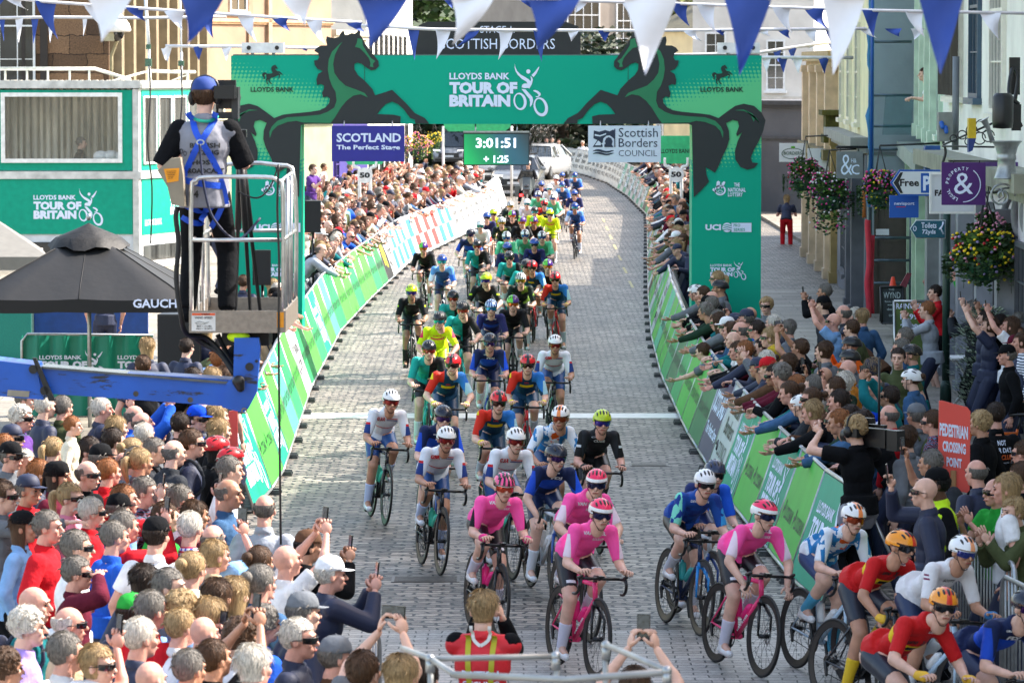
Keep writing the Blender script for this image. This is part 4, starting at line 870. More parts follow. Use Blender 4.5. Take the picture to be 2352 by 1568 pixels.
def rider(x,y,kit,ang=180,pose=0,lean=0,skin=0,hh=None,helm=None,prt=True,bikecol=None,gl=None):
    ph,(jc,rules),sh,hm,hc,ha,gc,sc_,shc,bk,gv=K_[kit]; r=rrig(pose); hl=r['Hm'].translation
    p=G(x,y,hl.z); q=MX.Rotation(-R(ang),3,'Z')@V((hl.x,hl.y,0)); loc=(p.x-q.x-sin(R(lean))*hl.z*cos(R(ang-180)),p.y-q.y,0)
    rot=(MX.Rotation(-R(ang),3,'Z')@MX.Rotation(R(-lean),3,'Y')).to_euler()
    reg='peloton'; hn={'rim':'two-tone','split':'green and purple','mid':'striped','stripe':'striped','plain':''}[hm]
    hcn=helm or {'#e4e4e4':'white','#e8e8ea':'white','#e4e6e6':'white','#f02a5c':'pink and white','#101012':'black and pink','#141a2c':'dark','#d81c24':'red','#b4c81c':'lime','#26304c':'navy','#f0941c':'orange','#141416':'black','#c8e010':'neon','#111214':'black','#191b1e':'dark grey','#c4d820':'lime','#58c030':'green and purple','#20408c':'blue and white','#2850a0':'blue','#1c4090':'blue'}.get(hc,'dark')
    if helm: hc={'white':'#e8e8ea','black':'#141416'}[helm]
    t=thing('person',f'race cyclist in {ph} jersey and {hcn} helmet','person',loc,group='riders of the bunch',region=reg,rot=rot)
    P('body',r['body'],[SK[skin if skin else (0,2,0,1)[int(abs(x*3+y))%4]],DK,LIP[0]],t); P('jersey',r['jer'],kitmat('jersey_'+kit,jc,rules),t); P('bib_shorts',r['bib'],M('shorts_'+kit,sh,.4,var=.05,bump=.2,bs=12),t)
    P('socks',r['sock'],M('socks_'+sc_,sc_,.7,var=.05),t); P('shoes',r['shoe'],M('shoes_'+shc,shc,.3,var=.08),t)
    if gv: P('gloves',r['glove'],M('gloves_'+gv,gv,.7),t)
    for nm,me,ms in(('helmet',HELM[hm],[M('helmet'+hc,hc,.22,var=.03),M('helmet'+ha,ha if len(ha)>4 else '#111111',.3,var=.03),black,black]),('glasses',VIS,[M('lens'+(gl or gc),gl or gc,.08,.6,var=.3,vs=18,spec=1),M('glasses_frame'+('w' if kit in('stripe','dec','dsmw') else 'k'),'#e8e8e8' if kit in('stripe','dec','dsmw') else '#15151a',.3)])):
        o=P(nm,me,ms,t); o.matrix_local=r['Hm']
    if prt and p.y<75:
        m=rprint(kit,r)
        if m: P('jersey_print',m,PRM,t)
        if kit in('pink','stripe'): P('shorts_print',sprint(r),PRM[0],t)
    bf,fk,bt=bikecol or bk
    t2=thing('bicycle',f'race bicycle ridden by {ph} rider with {hcn} helmet','bicycle',loc,group='race bicycles',region='bikes',rot=rot)
    bm=lambda c:M('bike_paint'+c,c,.25,var=.06)
    P('frame',FRM,bm(bf),t2); P('fork',FORK,bm(fk),t2); P('handlebar',HB,carbon,t2); P('saddle',SAD,sadm,t2); P('chainset',CHS,carbon,t2); P('crank',CR[RP_D[pose]],carbon,t2); P('bottle',BOT,M('bottle'+bt,bt if len(bt)>4 else '#dddddd',.4),t2)
    for c in(FA,RA):
        w=P('wheel',SPK,spok,t2,loc=c,rot=(random.random()*6,0,0)); P('tyre',TY,rubber,w); P('rim',RIM,rimm,w); P('brake_disc',DISC,steel,w)
    if kit in('pink',) :
        b=B(); d=(HT0-BBp).normalized(); fn=lambda s:plane(BBp+V((s*.0255,0,0))+d*.08,(0,0,0),(0,0,0))
        for s in(-1,1):
            u=d*(1 if s>0 else -1); n_=V((0,-d.z,d.y))*(1 if s>0 else 1); o_=BBp+V((s*.0255,0,0))+(d*.08 if s>0 else d*.34); b.text('VAN RYSEL',0,-.012,.26,.012,lambda x,y,o_=o_,u=u,n_=n_:o_+u*x+n_*y,.03)
        P('frame_lettering',b,PRM[0],t2)
    return t
RP_D={0:1,1:-1,2:1,3:-1}
RID='''
1380 1182 pink 162 0 4 0
1370 1112 pink 165 3 3 0
1158 1120 stripe 166 1 4 0
1757 1185 pink 160 2 5 0
1025 1010 gbr 168 1 4 0
898 922 gbr 169 0 4 2
1185 1013 gbr 166 0 3 0
1275 792 gbr 178 1 1 0
1018 960 fdj 168 0 3 0
1278 1052 fdj 166 2 3 0
1145 925 lidl 172 1 2 0
1040 838 lidl 174 3 2 0
1212 838 lidl 178 0 1 0
1275 642 lidl 183 1 -1 0
1222 615 lidl 182 0 -1 0
1287 960 dsm 172 3 2 0
1383 970 isr 172 0 2 0
1620 1112 dec 164 1 4 0
1642 1090 gro 164 0 4 0
1962 1192 dsm 158 1 5 0
2073 1258 uno 152 2 7 0
2170 1392 uno 150 3 8 0
2215 1270 dsmw 152 0 6 2
2362 1400 fdj 150 1 6 0
985 805 teal 176 0 1 0
1125 788 fdj 178 1 1 0
1010 737 neon 178 3 0 0
945 672 blk 180 0 0 2
1128 708 mov 180 1 0 0
1178 698 gp 180 0 0 0
1063 713 teal 180 3 0 0
1040 686 teal 181 1 0 0
1116 644 blk 181 3 0 0
1196 644 grn 181 1 0 0
1015 601 bw 182 0 0 0
972 571 gp 184 1 0 0
1096 566 teal 182 0 0 0
1170 593 teal2 182 1 0 0
1208 612 teal2 182 3 0 0
1258 612 gp 182 1 0 0
1165 572 navy 183 0 0 0
1227 562 navy 183 1 0 0
1163 546 mint 183 1 0 0
1206 541 mint 183 0 0 0
1245 545 mint 183 1 0 0
1080 540 fdj 184 3 0 0
1103 519 wht 184 0 0 0
1118 500 navy 184 1 0 0
1152 512 grn 184 0 0 0
1176 496 gp 184 1 0 0
1199 511 gp 184 3 0 0
1226 511 gp 184 0 0 0
1133 492 neonh 185 1 0 0
1228 487 neon 184 0 0 0
1263 493 neonh 184 1 0 0
1172 474 grn 185 0 0 0
1210 468 wht 185 1 0 0
1250 470 lidl 185 0 0 0
1236 449 mint 185 1 0 0
1270 456 mint 185 3 0 0
1262 434 wht 186 0 0 0
1243 426 navy 186 1 0 0
1320 477 bw 184 1 0 0
1319 447 navy 185 0 0 0
1291 427 bw 186 1 0 0
1291 405 navy 187 0 0 0
1320 405 bw 187 1 0 0
1277 412 gbr 187 0 0 0'''
def build_riders():
    for ln in RID.strip().split('\n'):
        x,y,k,a,p,l,s=ln.split(); x=float(x)
        rider(x,float(y),k,float(a),int(p),float(l),int(s))
# ---------------- barriers ----------------
def tob(b,fn,full=True,line=(0,1,2)):   # event logo, drawn in a 2200 x 1300 box, y down
    f=lambda x,y:fn(x,-y)
    if 0 in line: b.text('LLOYDS BANK',95,-475,1380,-330,fn,.03)
    if 1 in line: b.text('TOUR OF',95,-780,1545,-525,fn,.06)
    if 2 in line: b.text('BRITAIN',95,-1055,1395,-800,fn,.06)
    b.poly([(1490,130),(1500,200),(1540,290),(1620,370),(1720,425),(1790,470),(1830,510),(1840,470),(1825,400),(1865,430),(1880,480),(1860,570),(1800,675),(1785,655),(1690,660),(1640,640),(1650,590),(1690,560),(1760,560),(1740,520),(1640,460),(1560,380),(1510,300),(1490,230)],f)
    b.poly([(2010,195),(2015,220),(1960,340),(1895,425),(1850,380),(1930,300)],f)
    b.poly([(1782+45*cos(k*.45),303+47*sin(k*.45)) for k in range(14)],f)
    b.poly([(1635,675),(1720,685),(1800,770),(1870,850),(1885,920),(1860,1010),(1825,1060),(1815,1040),(1820,960),(1805,890),(1730,800)],f)
    b.poly([(1885,705),(1930,698),(1990,720),(2045,770),(2045,810),(2000,850),(1950,855),(1935,830),(1985,830),(2000,800),(1960,760),(1900,730)],f)
    b.ring((1605,943),(140,187),(92,150),f,-.18,(1592,938)); b.ring((2048,1060),(150,207),(98,158),f,-.3,(2035,1045))
HORSE=[(1185,290),(1225,340),(1280,430),(1265,460),(1230,440),(1190,440),(1200,480),(1265,545),(1340,545),(1400,590),(1485,675),(1460,690),(1400,650),(1340,600),(1290,610),(1370,650),(1380,690),(1350,800),(1325,845),(1305,830),(1330,760),(1330,690),(1240,730),(1130,780),(1030,800),(970,870),(960,900),(1000,970),(1070,1050),(1020,1055),(960,980),(915,900),(905,860),(890,870),(870,950),(910,1050),(880,1055),(845,1010),(840,930),(820,870),(850,820),(835,760),(840,690),(800,665),(770,700),(780,770),(785,840),(750,860),(720,845),(745,800),(690,740),(670,670),(700,610),(760,590),(820,600),(860,640),(960,640),(1060,625),(1085,590),(1050,530),(1030,450),(1040,380),(1090,330),(1150,310)]
PW=2.36; PT=V((0,-.34,1.10)); PB=V((0,.02,.07))   # panel top/bottom in local y,z (local +y = road side)
pn=(PT-PB).normalized()
def panel_fn(off=.014): nn=V((0,pn.z,-pn.y)); return lambda x,y:PB+V((-x,0,0))+pn*y+nn*off     # x runs right as seen from the road
brd=B(); nn=V((0,pn.z,-pn.y)); H_=(PT-PB).length
brd.box((PB+PT)/2,(PW-.04,.018,H_-.03),MX((V((1,0,0)),nn,pn)).transposed()); BRD=brd.mesh('board')
fb=B(); hx=PW/2-.01
fb.tube([PB+V((-hx,0,-.01)),PB+V((hx,0,-.01)),],.022,6); fb.tube([PT+V((-hx,0,.01)),PT+V((hx,0,.01))],.022,6)
for s in(-1,1): fb.tube([PB+V((s*hx,0,-.01)),PT+V((s*hx,0,.01))],.02,6); fb.tube([PT+V((s*hx,-.02,0)),V((s*hx,-.85,.04))],.018,6); fb.tube([V((s*hx,-.85,.04)),V((s*hx,.0,.04))],.018,6)
FRB=fb.mesh('barrier_frame'); f2=B(); f2.box((0,.0,.03),(.05,.26,.05)); f2.box((0,.1,.015),(.08,.08,.03)); FOOT=f2.mesh('foot')
def pr_mesh(k):
    b=B(); fn=panel_fn(); 
    if k=='lb':
        for x0 in(-1.0,.1): b.text('LLOYDS BANK',x0+.2,.38,x0+.95,.52,fn,.02); b.poly([((x-670)/850*.2+x0-.03,.58-(y-290)/850*.24) for x,y in HORSE],lambda x,y:fn(x,y))
    elif k=='tob': tob(b,lambda x,y:fn(x*.00085-.95,y*.00085+1.1))
    elif k=='scot': b.text('SCOTLAND',-1.0,.55,1.0,.85,fn,.05); b.text('The Perfect Stage',-1.0,.22,1.0,.42,fn,.03)
    elif k=='sbc': b.text('Scottish',-.6,.75,.9,.98,fn,.01); b.text('Borders',-.6,.48,.8,.7,fn,.01); b.text('COUNCIL',-.6,.2,.8,.38,fn); b.tube([fn(-.95+.1*i,.3+.05*sin(i*1.5)) for i in range(4)],.015,5)
    elif k=='tnl': b.text('THE NATIONAL',-.4,.6,.9,.75,fn,.03); b.text('LOTTERY',-.4,.35,.6,.5,fn,.03); b.ring((-.75,.55),(.2,.25),(.14,.19),fn)
    elif k=='bl': b.text('IQ',-.5,.25,.5,.85,fn,.08)
    elif k=='box': b.poly([(-1.1,.05),(0,.05),(0,.52),(-1.1,.52)],fn); b.poly([(0,.52),(1.1,.52),(1.1,1.0),(0,1.0)],fn)
    return b.mesh('printed_graphics')
PR={}
BK={'lime':('lime green','#4aae40','lb','darkp'),'green':('mid green','#2aa05a','lb','darkp'),'dgreen':('dark green','#2f7448','lb','darkp'),'teal':('teal','#0c9474','tob','whitep'),'mint':('mint','#4cb48c','lb','darkp'),'white':('white','#bcc0c0','sbc','blackp'),'whiteb':('white','#bcc0c2','tnl','blackp'),'purple':('purple grey','#564a68','scot','whitep'),'blackp':('black','#26282a','bl','yel'),'bluebox':('white and blue','#c8cccc','box','bluep'),'redbox':('white and red','#c8cccc','box','redp')}
PM={'darkp':darkp,'whitep':whitep,'blackp':blackp,'yel':M('yellow_print','#e8d820',.5,var=0),'bluep':M('blue_print','#1470b0',.5,var=0),'redp':M('red_print','#b82420',.5,var=0)}
def barrier(p,ang,k,reg,slim=0):
    ph,c,pr,pc=BK[k]; t=thing('barrier',f'{ph} advertising barrier','barrier',(p[0],p[1],0),ang,'advertising barriers',reg)
    P('board',BRD,M('board_'+c,c,.5,var=.08,vs=2,spec=.25,bump=.15,bs=3),t); P('frame',FRB,steel,t)
    for s in(-1,1): P('foot',FOOT,M('foot_steel','#4c4e50',.5,.4),t,loc=(s*(PW/2-.12),0,0))
    if pr:
        if pr not in PR: PR[pr]=pr_mesh(pr)
        P('graphics',PR[pr],PM[pc],t)
def run(pts,seq,side,reg,start=0):
    """walk along the base line placing panels end to end; side=+1: road lies to the right of the direction of travel"""
    pts=[V((x,y,0)) for x,y in pts]; cum=[0]
    for a,b_ in zip(pts,pts[1:]): cum.append(cum[-1]+(b_-a).length)
    def at(s):
        for i in range(len(pts)-1):
            if s<=cum[i+1] or i==len(pts)-2: return pts[i]+(pts[i+1]-pts[i])*((s-cum[i])/(cum[i+1]-cum[i]))
    s=start;i=0;out=[]
    while s+PW<cum[-1]:
        a=at(s);b_=at(s+PW); d=(b_-a); ang=math.atan2(d.y,d.x)+(pi if side>0 else 0)
        barrier((a+b_)/2,ang,seq[min(i,len(seq)-1)],reg); out.append(((a+b_)/2,d.normalized())); s+=PW+.02; i+=1
    return out
g_=lambda *q:[tuple(G(x,y))[:2] for x,y in q]
LL=g_((578,1180),(640,1110),(710,900),(780,765),(850,690),(945,600),(1070,540),(1140,500),(1165,470))
RL=g_((1893,1404),(1829,1349),(1684,1165),(1580,997),(1522,867),(1500,780),(1492,690),(1490,600),(1489,530),(1487,496),(1444,453),(1397,422),(1346,404),(1276,390))
LSEQ=['teal','lime','teal','lime','mint','green','lime','whiteb','green','lime','green','teal','lime','mint','green','lime','lime','green','lime','lime','green','dgreen','blackp','white','bluebox','bluebox','bluebox','bluebox','redbox','redbox','redbox','bluebox','bluebox','whiteb','whiteb','whiteb','whiteb','whiteb']
RSEQ=['teal','lime','teal','lime','teal','white','purple','dgreen','lime','lime','green','dgreen','green','lime','lime','mint','lime','white','lime','green','whiteb','lime','green','blackp','whiteb','green','teal','whiteb','lime','dgreen','teal','whiteb','green','blackp','teal','bluebox','teal','blackp','white','green','whiteb','teal','blackp','teal','white','green','blackp']+['teal','white']*6+['white']*9
LB=run(LL,LSEQ,1,'left barrier line'); RB=run(RL[:],RSEQ,-1,'right barrier line')
far=run(g_((1276,390),(1215,372),(1150,362)),['white']*9,-1,'far bend of barriers')
# steel crowd barriers
def steel_barrier(p,q,label,h=1.1):
    p=V(p);q=V(q); d=q-p; L=d.length; u=d/L; t=thing('crowd_barrier',label,'barrier',(0,0,0)); b=B(); r=.12
    z=V((0,0,1)); b.tube([p+z*.15,p+z*(h-r),p+z*(h-.04)+u*.04,p+z*h+u*r,q+z*h-u*r,q+z*(h-.04)-u*.04,q+z*(h-r),q+z*.15],.021,8); b.tube([p+z*.2,q+z*.2],.018,7); P('frame',b,steel,t)
    b=B(); n=int(L/.115)
    for i in range(1,n): a=p+u*(L*i/n); b.tube([a+z*.2,a+z*(h-.01)],.0085,6)
    P('bars',b,steel,t); s=V((-u.y,u.x,0))
    for a in(p+u*.3,q-u*.3): b=B(); b.tube([a+z*.2,a-s*.3+z*.02],.014,6); b.tube([a+z*.2,a+s*.3+z*.02],.014,6); P('foot',b,steel,t)
    return t
steel_barrier(G(2140,1395).xy.to_3d(),G(2180,1430).xy.to_3d(),'short steel crowd barrier at the end of the teal boards')
a=G(2118,1470);b_=G(2330,1610); steel_barrier((a.x,a.y,0),(b_.x,b_.y,0),'steel crowd barrier between the white jersey rider and the green shirt')
a=G(2300,1640);b_=G(2560,1800); steel_barrier((a.x,a.y,0),(b_.x,b_.y,0),'steel crowd barrier at the bottom right corner')
def dtop(x,y,z): return G(x,y,z)
a=dtop(870,1452,1.1); b_=dtop(775,1530,1.1); steel_barrier((a.x,a.y,0),(b_.x,b_.y,0),'steel crowd barrier in front of the white cap photographer')
# scaffold tube rail at the bottom (a raised platform rail near the camera)
t=thing('tube_rail','grey scaffold tube rail at the bottom centre of the photo','railing'); 
def pt(x,y,d=19.0): return D(x,y,d)
pa,pb_,pc,pd=pt(922,1495),pt(1270,1505),pt(1245,1560,17.6),pt(990,1520)
for nm,pts,r_ in(('top_tube',[pt(925,1488,19.5),pt(990,1512),pt(1278,1506)],.013),('post',[pt(1278,1500),pt(1283,1650)],.013),('top_tube',[pt(1040,1548,18.6),pt(1300,1560,18.2),pt(1525,1543,18)],.015),('top_tube',[pt(1392,1480,19),pt(1535,1540,18)],.013),('post',[pt(1532,1538,18),pt(1538,1700,18)],.015),('post',[pt(1390,1482,19),pt(1393,1700,19)],.013),('post',[pt(988,1515),pt(992,1700)],.013),('top_tube',[pt(990,1512),pt(1050,1552,18.6)],.013)):
    b=B(); b.tube(pts,r_,12); P(nm,b,M('dull_tube','#9c9d9c',.45,.5,var=.15),t)
for x,y,d in((988,1512,19),(1276,1506,19),(1532,1540,18),(1392,1482,19)):
    b=B(); p=pt(x,y,d); b.ell(p,(.022,.022,.022)); b.tube([p,p-V((0,0,.06))],.02,10); P('clamp',b,steel,t)
# ---------------- gantry ----------------
GD=71.0
gp_=lambda x,y,o=0:D(x,y,GD)-V((0,o,0))
GX0,GX1=D(530,0,GD).x,D(1750,0,GD).x; ZT=D(0,128,GD).z; ZB=D(0,285,GD).z; LX=D(692,0,GD).x; RX=D(1590,0,GD).x
def gant_mat():
    m=M('gantry_skin','#08a07c',.5,var=.03,vs=2,bump=.45,bs=1.1,spec=.2); n=m.node_tree.nodes; l=m.node_tree.links; p=n['Principled BSDF']
    tc=n.new('ShaderNodeTexCoord'); sp_=n.new('ShaderNodeSeparateXYZ'); l.new(tc.outputs['Object'],sp_.inputs[0])
    def mt(op,*a):
        q=n.new('ShaderNodeMath'); q.operation=op
        for i,v in enumerate(a):
            if isinstance(v,(int,float)): q.inputs[i].default_value=v
            else: l.new(v,q.inputs[i])
        return q.outputs[0]
    cx=(GX0+GX1)/2; ax=mt('ABSOLUTE',mt('SUBTRACT',sp_.outputs[0],cx))        # distance from centre
    z=sp_.outputs[2]
    # light band: strongest along a diagonal low on the ends, fading up, in and far down
    g1=mt('SUBTRACT',1.0,mt('MULTIPLY',mt('ABSOLUTE',mt('SUBTRACT',mt('ADD',z,mt('MULTIPLY',mt('SUBTRACT',ax,3.7),-.28)),4.22)),1.15))
    g2=mt('MULTIPLY',mt('SUBTRACT',ax,2.55),1.5); g=mt('MINIMUM',g1,g2)
    K=15.5; X=mt('MULTIPLY',ax,K); Z=mt('MULTIPLY',z,K)
    fx=mt('SUBTRACT',mt('FRACT',mt('ADD',X,mt('MULTIPLY',Z,.25))),.5); fz=mt('SUBTRACT',mt('FRACT',Z),.5)
    dd=mt('SQRT',mt('ADD',mt('MULTIPLY',fx,fx),mt('MULTIPLY',fz,fz)))
    on=mt('LESS_THAN',dd,mt('MULTIPLY',g,1.25))
    mx=n.new('ShaderNodeMix'); mx.data_type='RGBA'; mx.inputs[6].default_value=lin('#00a486'); mx.inputs[7].default_value=lin('#62c88a'); l.new(on,mx.inputs[0]); l.new(mx.outputs[2],p.inputs['Base Color']); return m
gm=gant_mat(); T_=thing('gantry','teal finish gantry with two black horses over the finish line','gantry')
for nm,a,c in(('leg',GX0,LX),('leg',RX,GX1)):
    b=B(); b.bx((a,GD,0),(c,GD+.9,ZB)); P(nm,b,gm,T_)
b=B(); b.bx((GX0,GD,ZB),(GX1,GD+.9,ZT)); P('beam',b,gm,T_)
HC_=lambda x,y:(516.8+x*.25635,57.4+y*.25635); HE=lambda x,y:(2280-(1435.5+x*.3897),y*.3897)
h1=[HC_(*q) for q in[(1830,885),(1790,835),(1700,790),(1620,700),(1497,583),(1345,632),(1320,575),(1250,500),(1190,450),(1160,400),(1158,350),(1185,338),(1225,350),(1270,385),(1310,408),(1350,400),(1378,370),(1375,325),(1340,280),(1290,215),(1255,165),(1235,125),(1212,90),(1213,45),(1195,28),(1188,60),(1165,80),(1130,75),(1100,92),(1075,90),(1062,48),(1035,75),(1020,110),(975,120),(940,112),(912,103),(905,140),(915,185),(860,185),(820,205),(800,235),(835,255),(845,290),(830,318),(798,320),(805,360),(830,395),(878,415),(835,440),(820,490),(825,540),(860,530),(888,545),(885,575),(870,610),(880,650),(915,640),(940,660),(935,700),(900,740),(850,765),(760,780),(600,795),(520,805),(440,835)]]
h2=[HE(*q) for q in[(600,660),(650,625),(700,612),(760,625),(805,665),(828,710),(815,770),(790,830),(760,880),(740,930),(750,958),(785,962),(760,990),(720,1000),(680,985),(650,940),(648,890),(665,830),(690,780),(660,803),(655,790),(672,745),(665,715),(635,707),(595,725),(612,770),(615,820),(600,870),(570,930),(555,970),(530,1018),(475,985),(480,1030),(495,1070),(450,1120),(405,1162)]]
h3=[(691,288),(700,284.6)]+[HC_(*q) for q in[(1570,886),(1573,820),(1510,805),(1365,800),(1400,750),(1440,710),(1497,687),(1550,710),(1600,755),(1660,835),(1702,850),(1705,885)]]
hor=h1+h2+h3
g1=[HC_(*q) for q in[(1055,150),(1010,190),(960,240),(930,310),(922,400),(935,480),(960,550),(992,600),(1000,680),(980,740),(920,780),(850,805),(700,820),(560,828),(470,860),(420,910),(398,960),(402,1015),(425,950),(470,905),(560,870),(640,860),(700,875),(948,880),(985,830),(1040,740),(1090,680),(1150,635),(1215,622),(1282,650),(1250,610),(1170,578),(1080,545),(1020,490),(980,430),(970,350),(985,270),(1020,200)]]
g2=[HC_(*q) for q in[(1190,120),(1180,165),(1165,198),(1210,210),(1250,250),(1290,300),(1305,345),(1298,375),(1330,380),(1325,350),(1348,325),(1310,300),(1270,240),(1235,185),(1230,130)]]
g3=[HE(*q) for q in[(645,650),(700,645),(750,670),(795,727),(770,690),(758,720),(740,675),(700,655)]]
hm_=M('horse_black','#22282a',.6,var=.05); hg=M('horse_green','#1d7a50',.55,var=.08,vs=2)
for mir in(0,1):
    f=(lambda x,y,o:gp_(2280-x,y,o)) if mir else (lambda x,y,o:gp_(x,y,o))
    b=B(); b.poly(hor,lambda x,y:f(x,y,.022),(0,.02,0)); b.i=1
    for g in(g1,g2,g3): b.poly(g,lambda x,y:f(x,y,.026))
    P('horse_cutout',b,[hm_,hg],T_)
    b=B(); X0=562.7 if not mir else 562.7+1033
    b.poly([(X0+x*.05859,132.1+y*.05859) for x,y in HORSE],lambda x,y:gp_(x,y,.01),(0,.004,0)); b.text('LLOYDS BANK',X0+13,-211.5,X0+112,-200,lambda x,y:gp_(x,-y,.01),.025); P('bank_logo',b,darkp,T_)
    b=B(); fl=lambda x,y:gp_(x-1036*(1-mir),-y,.012)
    b.text('THE',1686,-429,1699,-420,fl,.03); b.text('NATIONAL',1672,-441,1713,-431.5,fl,.03); b.text('LOTTERY',1672,-451.5,1706,-442.5,fl,.03)
    b.ring((1654,-437),(13,12),(9.5,8.5),fl); b.poly([(1645,-432),(1652,-434),(1654,-418),(1650,-415),(1646,-418)],fl); b.poly([(1656,-434),(1661,-430),(1666,-419),(1663,-416),(1658,-420)],fl); b.poly([(1636,-437),(1638,-432),(1646,-438),(1644,-443)],fl); b.ring((1654,-440),(6,3.4),(4.6,2.2),fl)
    b.text('UCI',1620,-529,1656,-515,fl,.05); b.poly([(1680,-533),(1726,-533),(1726,-512),(1680,-512)],fl); b.poly([(1670+11*cos(a*.4),-522.5+11*sin(a*.4)) for a in range(16)],fl)
    tob(b,lambda x,y:gp_(1627.5-1036*(1-mir)+x*.0392,593.5-y*.0392+0,.012)); P('sponsor_logos',b,whitep,T_)
    b=B(); fl2=lambda x,y:gp_(x-1036*(1-mir),-y,.016); b.text('PRO',1685,-521,1700,-514,fl2,.01); b.text('SERIES',1685,-531,1711,-524,fl2,.01)
    for k in range(3): b.tube([fl2(1661,-518-k*5),fl2(1670,-516-k*5),fl2(1680,-519-k*5)],.006,4)
    P('series_text',b,tealm,T_)
b=B(); tob(b,lambda x,y:gp_(1022.1+x*.10742,132.1-y*.10742,.012)); P('event_logo',b,whitep,T_)
b=B(); b.poly([(952,130),(954,72),(962,58),(980,50),(1300,50),(1312,55),(1328,60),(1334,78),(1334,130)],lambda x,y:gp_(x,y,-.2),(0,.15,0)); P('stage_board',b,M('stage_black','#1e2123',.5),T_)
b=B(); fs=lambda x,y:gp_(x,-y,-.19); b.text('STAGE 1:',1103,-76,1182,-60,fs,.0); b.text('SCOTTISH BORDERS',1011,-113,1275,-89,fs,.0); P('stage_text',b,whitep,T_)
for x0 in(552,1650):
    b=B(); p=gp_(x0,122,-.4); q=gp_(x0+98,98,-.4); b.bx((p.x,GD+.3,p.z),(q.x,GD+.5,q.z)); b.bx((p.x+.15,GD+.36,ZT),(p.x+.2,GD+.44,p.z)); b.bx((q.x-.2,GD+.36,ZT),(q.x-.15,GD+.44,p.z)); P('light_unit',b,white,T_)
    b=B()
    for xx in(.12,.58): b.lathe([(.03,-.02),(.035,.01)],(p.x+xx,GD+.29,(p.z+q.z)/2),10,rotm(pi/2)); 
    P('lamp_lens',b,black,T_)
b=B(); b.bx((GX0+.03,GD+.03,ZT),(GX1-.03,GD+.87,ZT+.02)); P('bounce_sheet',b,M('top_grey','#55585a',.7),T_)  # grey sheet added to keep the beam's green bounce off the light units
seam=B()
for x in(837,1443): p=gp_(x,0); seam.bx((p.x-.006,GD-.006,ZB),(p.x+.006,GD-.001,ZT))
P('seam',seam,M('seam_green','#067058',.6),T_)
def hang(name,label,x0,y0,x1,y1,mat,cat='sign',th=.05,d=GD-.12):
    t=thing(name,label,cat); a=D(x0,y1,d); c=D(x1,y0,d); b=B(); b.bx((a.x,d,a.z),(c.x,d+th,c.z)); P('board',b,mat,t)
    b=B(); 
    for xx in(a.x+.2,c.x-.2): b.tube([(xx,d+th/2,c.z-.01),(xx,d+th/2+.12,c.z+.12)],.012,6)
    P('hanger',b,steel,t); return t,(lambda x,y,o=.004:D(x,-y,d)-V((0,o,0)))
t,f=hang('hanging_sign','purple blue sign reading SCOTLAND under the left of the gantry',762,289,929,371,M('sign_purple','#2a2890',.5,var=.05))
b=B(); b.text('SCOTLAND',773,-327,921,-306,f,.03); b.text('The Perfect Stage',773,-347,919,-333,f,.03); P('lettering',b,whitep,t)
t,f=hang('time_screen','LED screen showing the race time under the gantry',1064,301,1216,380,M('screen_case','#1c2022',.4),'screen',.12)
sm_=M('led_screen','#0f5a3a',.4,var=0,emit=.35); n=sm_.node_tree.nodes;l=sm_.node_tree.links; tc=n.new('ShaderNodeTexCoord'); sp_=n.new('ShaderNodeSeparateXYZ'); l.new(tc.outputs['Object'],sp_.inputs[0]); ad=n.new('ShaderNodeMath'); ad.operation='MULTIPLY_ADD'; ad.inputs[1].default_value=.55; l.new(sp_.outputs[2],ad.inputs[0]); l.new(sp_.outputs[0],ad.inputs[2]); mr=n.new('ShaderNodeMapRange'); mr.inputs[1].default_value=-.9+1.9; mr.inputs[2].default_value=.35+2.2; mr.inputs[3].default_value=1; mr.inputs[4].default_value=0; l.new(ad.outputs[0],mr.inputs[0]); cr=n.new('ShaderNodeValToRGB'); cr.color_ramp.interpolation='EASE'; cr.color_ramp.elements[0].color=lin('#252a2c'); cr.color_ramp.elements[1].color=lin('#169a50')
e=cr.color_ramp.elements.new(.35); e.color=lin('#254a58'); e=cr.color_ramp.elements.new(.6); e.color=lin('#0f6a44'); l.new(mr.outputs[0],cr.inputs[0]); 
for s_ in('Base Color','Emission Color'): l.new(cr.outputs[0],n['Principled BSDF'].inputs[s_])
b=B(); b.poly([(1066,-378),(1214,-378),(1214,-308),(1066,-308)],f); P('display',b,sm_,t)
b=B(); f8=lambda x,y:f(x,y,.008); b.text('3:01:51',1093,-340,1185,-317,f8,.025); b.text('+ 1:25',1111,-374,1168,-357,f8,.025); P('digits',b,M('digit_glow','#dfeaff',.5,var=0,emit=.5),t)
b=B(); p=f(1064,-301); q=f(1216,-305); b.bx((p.x,p.y-.02,q.z),(q.x,p.y+.1,p.z)); P('top_bar',b,steel,t)
t,f=hang('hanging_sign','white Scottish Borders council sign under the right of the gantry',1351,289,1518,373,M('sign_white','#d0dcea',.5,var=.03))
b=B(); b.text('Scottish',1421,-315,1511,-294,f,.0); b.text('Borders',1421,-338,1510,-318,f,.0); b.text('COUNCIL',1421,-359,1509,-345,f,-.01)
b.poly([(1361,-338),(1372,-322),(1363,-318),(1364,-300),(1376,-303),(1390,-299),(1400,-302),(1408,-298),(1411,-300),(1411,-320),(1407,-316),(1400,-311),(1393,-312),(1386,-318),(1384,-328),(1380,-330),(1384,-333),(1384,-338)],f)
b.i=1; b.poly([(1366,-334),(1374,-323),(1380,-328),(1380,-334)],lambda x,y:f(x,y,.007)); b.poly([(1366,-308),(1378,-311),(1392,-306),(1392,-309),(1378,-314),(1366,-312)],lambda x,y:f(x,y,.007)); b.i=0
